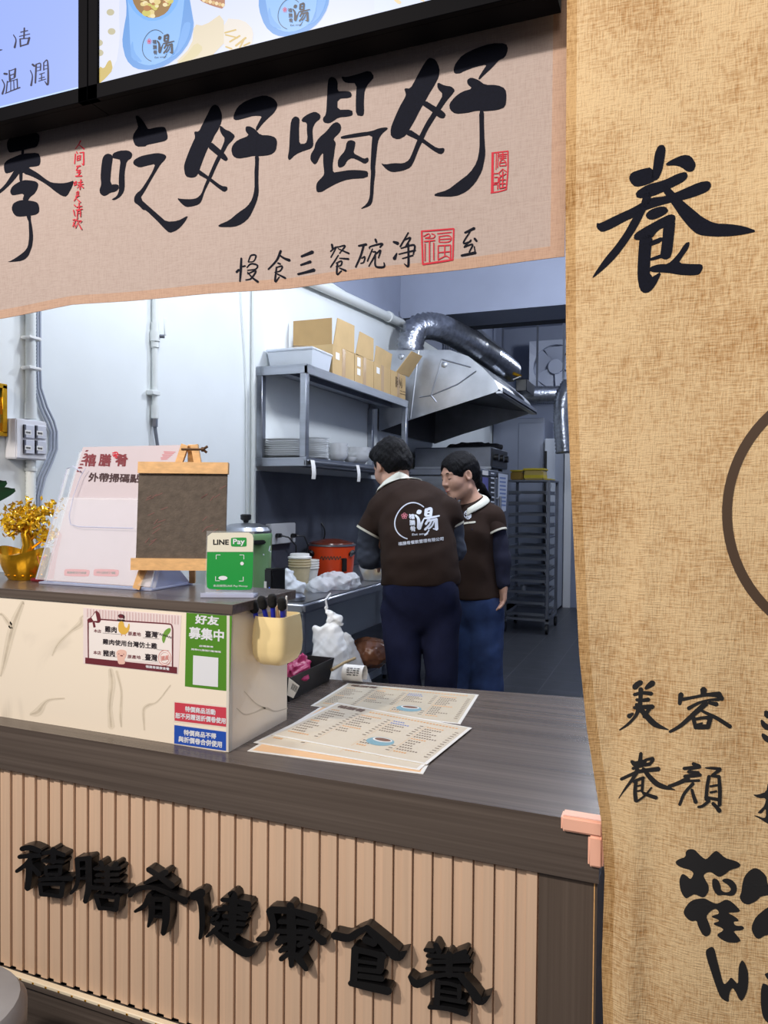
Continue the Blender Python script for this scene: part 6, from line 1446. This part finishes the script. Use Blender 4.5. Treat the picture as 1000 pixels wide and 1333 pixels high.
p = cast(50, 757, 2, LZ)
t = thing('wire_ornament', 'little copper wire tree on a dark red base beside the golden pot', 'ornament', (p[0], p[1], LZ))
b = MB(); b.box(p[0]-.018, p[0]+.018, p[1]-.014, p[1]+.014, LZ+.0005, LZ+.01, mat('dark_red_base', rgb(120, 30, 40), .4), .003, 2); b.build('base', t)
b = MB(); cp = mat('copper', rgb(176, 100, 60), .35, .8); b.tube([(p[0], p[1], LZ+.01), (p[0]+.002, p[1], LZ+.03), (p[0]+.010, p[1], LZ+.055), (p[0]+.018, p[1], LZ+.068)], .0018, cp, 6).tube([(p[0]+.006, p[1], LZ+.045), (p[0]-.004, p[1], LZ+.07)], .0015, cp, 6); b.build('stem', t)
for i in range(7):
    b = MB(); q = (p[0]+.016+rr.uniform(-.008, .008), p[1]+rr.uniform(-.006, .006), LZ+.058+rr.uniform(-.012, .016)); b.lathe([(0, -.0045), (.0045, 0), (0, .0045)], q, (K['red'] if i % 2 else K['goldleaf']), 8); b.build('bead', t)
p = cast(52, 752, 2, LZ)
t = thing('glass_jar', 'dark green jar with a black lid behind the golden pot', 'jar', (p[0]-.02, 1.665, LZ))
b = MB(); b.lathe([(.026, .0005), (.028, .004), (.028, .05), (.022, .055)], (p[0]-.02, 1.67, LZ), mat('dark_green_glass', rgb(28, 50, 48), .15), 20); b.build('body', t)
b = MB(); b.lathe([(.025, .055), (.026, .057), (.026, .07), (0, .072)], (p[0]-.02, 1.67, LZ), K['black'], 20); b.build('lid', t)
# green plant
t = thing('potted_plant', 'dark green leaves of a plant reaching in from the left edge', 'plant', (-1.95, 1.60, LZ))
b = MB(); b.lathe([(.04, .0005), (.05, .005), (.06, .09), (.056, .09), (0, .08)], (-1.95, 1.60, LZ), K['white'], 24); b.build('pot', t)
b = MB(); b.tube([(-1.95, 1.6, LZ+.08), (-1.93, 1.6, LZ+.16), (-1.88, 1.6, LZ+.25)], [.005, .004, .003], K['leaf'], 8); b.build('stem', t)
for px1, py1, px2, py2, w_ in ((-30, 660, 19, 636, .020), (-40, 655, 8, 626, .022), (-45, 640, -10, 600, .02), (-50, 650, -60, 610, .02)):
    a, c = W(px1, py1, 2.08), W(px2, py2, 2.08); ax = c-a; sd = unit(np.cross(ax, CF+CU*.5))
    b = MB(); b.sheet(lambda p_, q_, a=a, ax=ax, sd=sd, w_=w_: a+ax*p_+sd*w_*(q_-.5)*2*math.sin(math.pi*min(1, p_*.92+.05))**.7+UP*(.012*math.sin(p_*3.1)-.01*abs(q_-.5)), 10, 6, K['leaf'], th=.0008); b.build('leaf', t)

# cream cup hung on the end of the marble cabinet
CX0, CX1, CYa, CYb, Z0, Z1 = -.9335, -.838, 1.497, 1.612, .983, 1.098
t = thing('pen_cup', 'cream plastic cup stuck on the end panel of the marble cabinet', 'cup', ((CX0+CX1)/2, (CYa+CYb)/2, Z0))
def cupp(u_, v_, ins=0.0):
    a = 2*math.pi*u_; e = .42; ca, sa = math.cos(a), math.sin(a); ca = math.copysign(abs(ca)**e, ca); sa = math.copysign(abs(sa)**e, sa)
    k = (.78+.30*math.sin(min(1, v_*1.25)*1.9)**.8) if v_ < .8 else 1.08*.992-.13*(v_-.8)
    k = np.interp(v_, [0, .06, .2, .45, .8, 1], [.62, .80, .95, 1.0, .95, .88])
    hx, hy = (CX1-CX0)/2-ins, (CYb-CYa)/2-ins
    x = (CX0+CX1)/2+hx*k*ca; x = max(x, CX0+ins*.5); return (x, (CYa+CYb)/2+hy*k*sa, Z0+(Z1-Z0)*v_+ins*.6*(1-v_))
b = MB(); b.sheet(lambda u_, v_: cupp(u_, v_), 40, 14, K['cream']).sheet(lambda u_, v_: cupp(1-u_, v_, .003), 40, 14, K['cream'])
b.add([cupp(k/40, 0) for k in range(40)], [list(range(40))[::-1]], K['cream']); b.add([cupp(k/40, 0, .003) for k in range(40)], [list(range(40))], K['cream'])
b.add([cupp(k/40, 1) for k in range(40)]+[cupp(k/40, 1, .003) for k in range(40)], [[k, (k+1) % 40, 40+(k+1) % 40, 40+k] for k in range(40)], K['cream']); b.build('cup_body', t)
bl = mat('pen_blue', rgb(32, 44, 168), .35); fz = mat('black_foam', rgb(16, 16, 18), .9)
for (px, py), lab in zip(((330, 789), (341.5, 784), (354.5, 781.5), (367, 785.5)), ('blue pen with a black foam head, leftmost in the cream cup', 'blue pen with a black foam head, second from the left in the cream cup', 'blue pen with a black foam head, third from the left in the cream cup', 'blue pen with a black foam head at the right of the cream cup')):
    top = cast(px, py, 1, 1.512); bot = np.array([(CX0+CX1)/2+(top[0]-(CX0+CX1)/2)*.5, 1.538+.024*(int(px) % 2), Z0+.012]); ax = unit(top-bot)
    tp = thing('pen', lab, 'pen', bot)
    b = MB(); b.tube([bot, top-ax*.006], .0058, bl, 10); b.build('barrel', tp)
    s = SDF(.0018); s.cone(top-ax*.008, top+ax*.006, .0108, .0105, .004); b = MB(); s.into(b, fz, crumple(int(px), .002, 500)); b.build('foam_head', tp, sharp=0)
for px0, py0, lab, mt_, r_ in ((361, 789, 'thin wooden stick standing among the blue pens', K['pine'], .0028), (373, 776, 'thin white straw at the right of the cream cup', K['white'], .0024)):
    top = cast(px0, py0, 1, 1.545); bot = np.array([(CX0+CX1)/2+(top[0]-(CX0+CX1)/2)*.3, 1.57, Z0+.012]); b = MB(); b.tube([bot, top], r_, mt_, 8); tag(b.build('stick'), lab, 'stick')

# stickers on the marble front
def card_on(mb, quad, T, mt, d=.0006, rnd=0):
    p = nums(quad); pts = [PM.P(*T(q), d) for q in (chaikin(p, 1) if rnd else p)]; mb.prism(pts, (0, d-.0001, 0), mt)
T = crop(100, 785, 7.143); SP = lambda pts, mt, d=.0011, sm=0: fill(b, pts, PM, mt, T, d, sm=sm)
b = MB(); pk = mat('sticker_pink', rgb(240, 226, 228), .4); mr_ = mat('sticker_maroon', rgb(112, 48, 58), .45); st_ = mat('sticker_stripe', rgb(222, 196, 198), .4)
card_on(b, '62,42 975,112 945,662 62,562', T, pk)
for i in range(31): x = 96+i*28; SP([(x, 50+(x-62)*.077), (x+12, 51+(x-62)*.077), (x+12, 128+(x-62)*.08), (x, 127+(x-62)*.08)], st_)
SP('118,160 880,205 890,560 110,520', mat('sticker_white', rgb(246, 240, 240), .4), .0012)
strokes(b, '225,150 480,168 830,190|11;830,190 880,200 895,240|11;895,240 893,600|11;108,170 112,520|11', PM, mr_, T, .0014)
SP('82,505 935,595 935,655 82,560', mr_, .0014)
SP('100,150 140,130 180,65 215,90 228,150 220,180 195,185 165,175 120,182 104,178', mr_, .0016, 1); SP('140,135 178,85 195,165 160,165', mat('sticker_white', (1, 1, 1), .4), .0018); SP('150,180 170,175 180,222 160,228', mr_, .0017)
tb = mat('sticker_text', rgb(44, 36, 44), .5)
text(b, '本店', '162,240 230,247 230,278 162,272', PM, mr_, T, .0014, .02); text(b, '雞肉', '265,210 375,220 375,278 265,270', PM, tb, T, .0014, .03); text(b, '原產地', '480,262 600,272 600,310 480,302', PM, mr_, T, .0014, .02); text(b, '臺灣', '640,255 755,265 755,325 640,318', PM, tb, T, .0014, .03)
text(b, '雞肉使用台灣仿土雞', '245,330 750,372 750,430 245,382', PM, tb, T, .0014, .03)
text(b, '本店', '158,440 230,447 230,482 158,475', PM, mr_, T, .0014, .02); text(b, '豬肉', '248,432 358,442 358,498 248,490', PM, tb, T, .0014, .03); text(b, '原產地', '475,478 598,488 598,522 475,514', PM, mr_, T, .0014, .02); text(b, '臺灣', '638,468 752,478 752,540 638,532', PM, tb, T, .0014, .03)
strokes(b, '245,278 420,292|3;620,322 770,334|3;750,432 860,442|3;245,490 375,500|3;615,525 760,540|3', PM, tb, T, .0014)
yl = mat('chick_yellow', rgb(230, 186, 84), .5)
SP('388,215 395,180 420,165 442,180 445,215 470,235 490,180 498,210 488,262 455,292 420,290 392,262', yl, .0016, 1); strokes(b, '425,288 420,302|5;455,290 458,304|5', PM, mat('beak', rgb(210, 130, 60), .5), T, .0017); strokes(b, '385,158 412,160|18;425,160 446,162|18;392,120 410,108 440,118 440,140|14', PM, tb, T, .0018); SP('395,118 410,102 432,112 445,138 395,136', mr_, .0019)
pg = mat('pig_pink', rgb(238, 196, 184), .5)
SP('370,460 385,438 420,430 460,440 468,462 462,500 445,520 455,560 435,570 390,566 382,525 378,500', pg, .0016, 1); strokes(b, '395,470 397,472|8;440,474 442,476|8;412,488 430,489|10', PM, mr_, T, .0019)
SP('800,300 825,250 865,228 880,240 870,275 835,310 825,350 810,378 795,340', mat('island_green', rgb(116, 164, 72), .5), .0016, 1); text(b, 'TAIWAN', '752,268 885,310 882,330 750,290', PM, tb, T, .0019, .01)
rs_ = mat('stamp_red', rgb(226, 156, 150), .5)
stroke(b, [(822+58*math.cos(a), 508+70*math.sin(a)) for a in np.linspace(0, 6.28, 24)], 5, PM, rs_, T, .0018); stroke(b, [(822+42*math.cos(a), 508+50*math.sin(a)) for a in np.linspace(0, 6.28, 24)], 3, PM, rs_, T, .0018)
text(b, '國產', '790,490 858,480 858,526 790,536', PM, rs_, T, .0018, .02)
text(b, '禧膳肴健康食養', '645,575 865,598 865,625 645,600', PM, K['printw'], T, .0018, .02)
tag(b.build('origin_notice'), 'pink and maroon meat origin notice stuck on the marble front', 'sticker')
T = crop(215, 790, 6.83); b = MB(); gs = mat('sticker_green', rgb(84, 142, 44), .4)
card_on(b, '190,52 596,82 574,750 177,706', T, gs)
TW = lambda s_, q, bo=.02: text(b, s_, q, PM, K['printw'], T, .0011, bo)
TW('好友', '272,66 484,84 480,166 268,150', .03); TW('募集中', '216,174 528,204 524,312 212,280', .03); TW('@禧膳肴', '304,336 432,348 432,366 304,354'); TW('搜尋ID|掃描行動條碼', '234,366 498,392 498,412 234,386')
fill(b, '252,430 476,452 472,712 248,690', PM, K['printw'], T, .0011, sm=0)
tag(b.build('friend_sticker'), 'green chat-friend sticker with white characters on the marble corner', 'sticker')
b = MB(); card_on(b, '76,832 560,880 556,1078 76,1024', T, mat('sticker_border', rgb(236, 226, 216), .4), .0004); card_on(b, '86,848 552,896 550,1066 86,1010', T, mat('sticker_red', rgb(206, 70, 88), .4), .0008)
TX = lambda s_, q: text(b, s_, q, PM, K['printw'], T, .0014, .03)
TX('特價商品活動', '182,880 452,910 450,962 180,930'); TX('恕不另贈送折價卷使用', '96,936 542,988 540,1040 94,988')
tag(b.build('red_notice'), 'red notice strip with white characters on the marble above the blue one', 'sticker')
b = MB(); card_on(b, '76,1040 556,1100 556,1292 76,1228', T, MATS['sticker_border'], .0004); card_on(b, '84,1050 546,1112 544,1280 82,1214', T, mat('sticker_blue', rgb(40, 84, 186), .4), .0008)
TX('特價商品不得', '170,1088 458,1124 456,1174 168,1140'); TX('與折價卷合併使用', '122,1146 510,1196 508,1252 120,1198')
tag(b.build('blue_notice'), 'blue notice strip with white characters at the foot of the marble', 'sticker')

# ================================================================== ON THE LOW WORKTOP
WZ = .8003
cream_p = mat('menu_cream', rgb(214, 203, 184), .25); menu_or = mat('menu_peach', rgb(232, 190, 146), .3); film = mat('menu_film', rgb(232, 230, 226), .15)
mt_txt = mat('menu_text', rgb(120, 104, 88), .6); mt_blue = mat('menu_blue', rgb(96, 120, 176), .6); teal = mat('menu_teal', rgb(120, 158, 170), .5); mt_or = mat('menu_orange_text', rgb(206, 150, 90), .6); soupb = mat('menu_soup', rgb(120, 84, 66), .5); mt_br = mat('menu_brown', rgb(104, 80, 68), .6)
def menu(quad, z, label, tint, detail, inset=.02):
    q = [cast(px, py, 2, z) for px, py in nums(quad)]
    S_ = lambda a, c, dz=0: (q[0]*(1-a)+q[1]*a)*(1-c)+(q[3]*(1-a)+q[2]*a)*c+np.array([0, 0, dz])
    class MS:
        def P(s, a, c, d=0): return S_(a, c, .0012+d)
    b = MB(); b.prism(q, (0, 0, .0010), film)
    i_ = inset; b.quad(S_(i_, i_, .0011), S_(i_, 1-i_, .0011), S_(1-i_, 1-i_, .0011), S_(1-i_, i_, .0011), tint)
    ms = MS(); rr = random.Random(len(label)+int(z*1e6) % 97)
    if detail:
        text(b, '禧膳肴', [(.05, .045), (.26, .045), (.26, .13), (.05, .13)], ms, mt_br, d=.0002, bold=.05)
        for a0 in np.arange(.30, .92, .022): fill(b, [(a0, .08), (a0+.014, .08), (a0+.014, .105), (a0, .105)], ms, mt_or, d=.0002, sm=0)
        for col in range(4):
            x0_ = .05+col*.235
            for r_ in range(13):
                y_ = .19+r_*.055; x_ = x0_
                if col == 1 and r_ > 8 or col == 2 and 5 < r_ < 10: continue
                m_ = mt_blue if (col == 2 and r_ < 2) else (mt_or if r_ % 6 == 0 else mt_txt)
                n_ = rr.randint(4, 9)
                for k in range(n_):
                    fill(b, [(x_, y_), (x_+.011, y_), (x_+.011, y_+.024), (x_, y_+.024)], ms, m_, d=.0002, sm=0); x_ += .0165
                fill(b, [(x0_+.185, y_+.004), (x0_+.21, y_+.004), (x0_+.21, y_+.02), (x0_+.185, y_+.02)], ms, mt_txt, d=.0002, sm=0)
            if col: stroke(b, [(x0_-.012, .17), (x0_-.012, .92)], .0016, ms, mt_or, d=.0002, cap=0, smooth=False)
        el = lambda cx, cy, rx, ry: [(cx+rx*math.cos(a), cy+ry*math.sin(a)) for a in np.linspace(0, 6, 18)]
        fill(b, el(.62, .72, .085, .10), ms, teal, d=.0003); fill(b, el(.62, .68, .062, .05), ms, film, d=.0004); fill(b, el(.62, .675, .052, .035), ms, soupb, d=.0005)
    tag(b.build('menu'), label, 'menu', 'laminated menus')
menu('404.5,919 452.5,889.6 623.5,904.6 599.5,943'.replace('404.5,919 452.5,889.6 623.5,904.6 599.5,943', '452.5,889.6 623.5,904.6 599.5,943 404.5,919'), WZ, 'laminated cream menu lying farther back on the worktop', mat('menu_grey', rgb(206, 196, 176), .25), True)
menu('420,919 586,948 551,1008 322,978', WZ, 'peach menu at the bottom of the front pile, its edge showing', menu_or, False)
menu('434,917 604,949 546,1003 330,967', WZ+.0016, 'laminated menu in the middle of the front pile', cream_p, True)
menu('439,915 614.5,948 556,995.5 353,957', WZ+.0032, 'topmost laminated menu of the front pile', cream_p, True)
# receipt curl
t0_ = cast(440, 888, 2, .8005); ax = unit(np.array([.93, .06, 0])); sd = np.array([-ax[1], ax[0], 0])
c = np.array([t0_[0]+.012, t0_[1]+.022, .8005+.0265]); L_ = .068; rr_ = .026
b = MB(); ra = lambda u_, v_: c+ax*L_*u_*(1+.0*v_)+(-sd*math.cos(-.9+v_*4.9)+UP*-math.sin(-.9+v_*4.9)*-1)*rr_*(1+.06*v_)
b.sheet(ra, 6, 28, mat('receipt_paper', rgb(238, 236, 232), .5), th=.0003)
b.v = [(p[0], p[1], max(p[2], .8006)) for p in b.v]
class RC:
    def P(s, a, q, d=0): th = -.9+q*4.9; return c+ax*L_*a+(-sd*math.cos(th)+UP*math.sin(th))*(rr_*(1+.06*q)+d)
for r_ in range(4):
    q = .335-r_*.052
    text(b, ('桌號 外帶', '椰子雞湯', '清燉排骨', '合計')[r_], [(.22, q+.035), (.85, q+.035), (.85, q), (.22, q)], RC(), K['inkblack'], d=.0006, bold=.02)
tag(b.build('receipt'), 'curled white receipt at the back edge of the worktop behind the menus', 'receipt')
# black caddy with oddments
t = thing('caddy', 'black plastic caddy with compartments behind the marble cabinet', 'caddy', (-1.14, 1.98, .8))
b = MB(); tx0, tx1, ty0, ty1 = -1.32, -1.0, 1.83, 2.115
Mc = Matrix.Identity(4)
frustum(b, tx0, tx1, ty0, ty1, .8005, .872, .012, K['black'], .004); b.build('tray', t)
for x_ in (-1.21, -1.10):
    b = MB(); b.box(x_-.002, x_+.002, ty0+.016, ty1-.016, .805, .865, K['black']); b.build('divider', t)
p = W(391, 872, 2.09); b = MB(); s = SDF(.004); s.ell((p[0]-.052, 1.93, .862), (.034, .055, .032), None, .01).ell((p[0]-.05, 1.95, .885), (.008, .045, .024), None, .01); V, F = s.mesh(crumple(21, .02, 60)); V[:, 2] = np.maximum(V[:, 2], .8085); b.add(V, F.tolist(), mat('magenta_pack', rgb(180, 34, 96), .4), True); tag(b.build('sachet', sharp=0), 'bright pink sachet in the black caddy', 'packet')
b = MB(); b.box(-1.085, -1.035, 1.99, 2.0, .8085, .90, mat('pale_pink_pack', rgb(232, 150, 190), .4), .003, 2, Matrix.Translation(Vector((0, 0, 0)))); tag(b.build('sachet'), 'pale pink packet standing behind the bright pink one', 'packet')
p1, p2, p3, p4 = W(376, 882, 1.98), W(390, 893, 1.98), W(382, 909, 1.99), W(374, 905, 1.99)
b = MB(); b.prism([p1, p2, p3, p4], CF*.001, K['paper']); FR = Frame(p1, unit(p2-p1), unit(p1-p4))
for i in range(5): stroke(b, [(381.5+i*1.5, 889.5+i*1.0), (379+i*1.5, 897+i*1.0)], .8, FR, K['inkblack'], d=.001, cap=0)
tag(b.build('barcode_card'), 'white card with a barcode leaning at the end of the marble cabinet', 'card')
a_, c_ = W(432, 872, 2.33), W(462, 857, 2.5); b = MB(); b.tube([a_, a_*.5+c_*.5+[0, 0, .003], c_], .005, mat('bamboo', rgb(170, 146, 104), .6), 8); tag(b.build('bamboo_stick'), 'thin bamboo stick poking out behind the caddy', 'stick')

# stool glimpsed at the lower left, in front of the counter
t = thing('stool', 'pale grey stool with white piping at the lower left corner', 'stool', (-1.42, 1.12, 0))
b = MB(); sx_, sy_ = -1.42, 1.12
edge = W(-128, 1290, 1.40); sx_ = edge[0]; sy_ = edge[1]
t.location = (sx_, sy_, 0)
b.lathe([(.16, .30), (.185, .305), (.196, .32), (.197, .37), (.185, .388), (.15, .395), (0, .398)], (sx_, sy_, 0), mat('grey_leather', rgb(150, 148, 150), .45, noise=.05), 40, sq=.25); b.build('seat', t)
b = MB(); b.tube([(sx_+.199*math.cos(a), sy_+.199*math.sin(a), .364) for a in np.linspace(0, 2*math.pi, 48, endpoint=False)], .005, K['white'], 8, closed=True); b.build('piping', t)
b = MB(); b.lathe([(.03, .03), (.03, .30)], (sx_, sy_, 0), K['black'], 16); b.build('column', t)
b = MB(); b.lathe([(.2, 0), (.2, .01), (.16, .02), (.03, .03)], (sx_, sy_, 0), K['black'], 32); b.build('foot_plate', t)
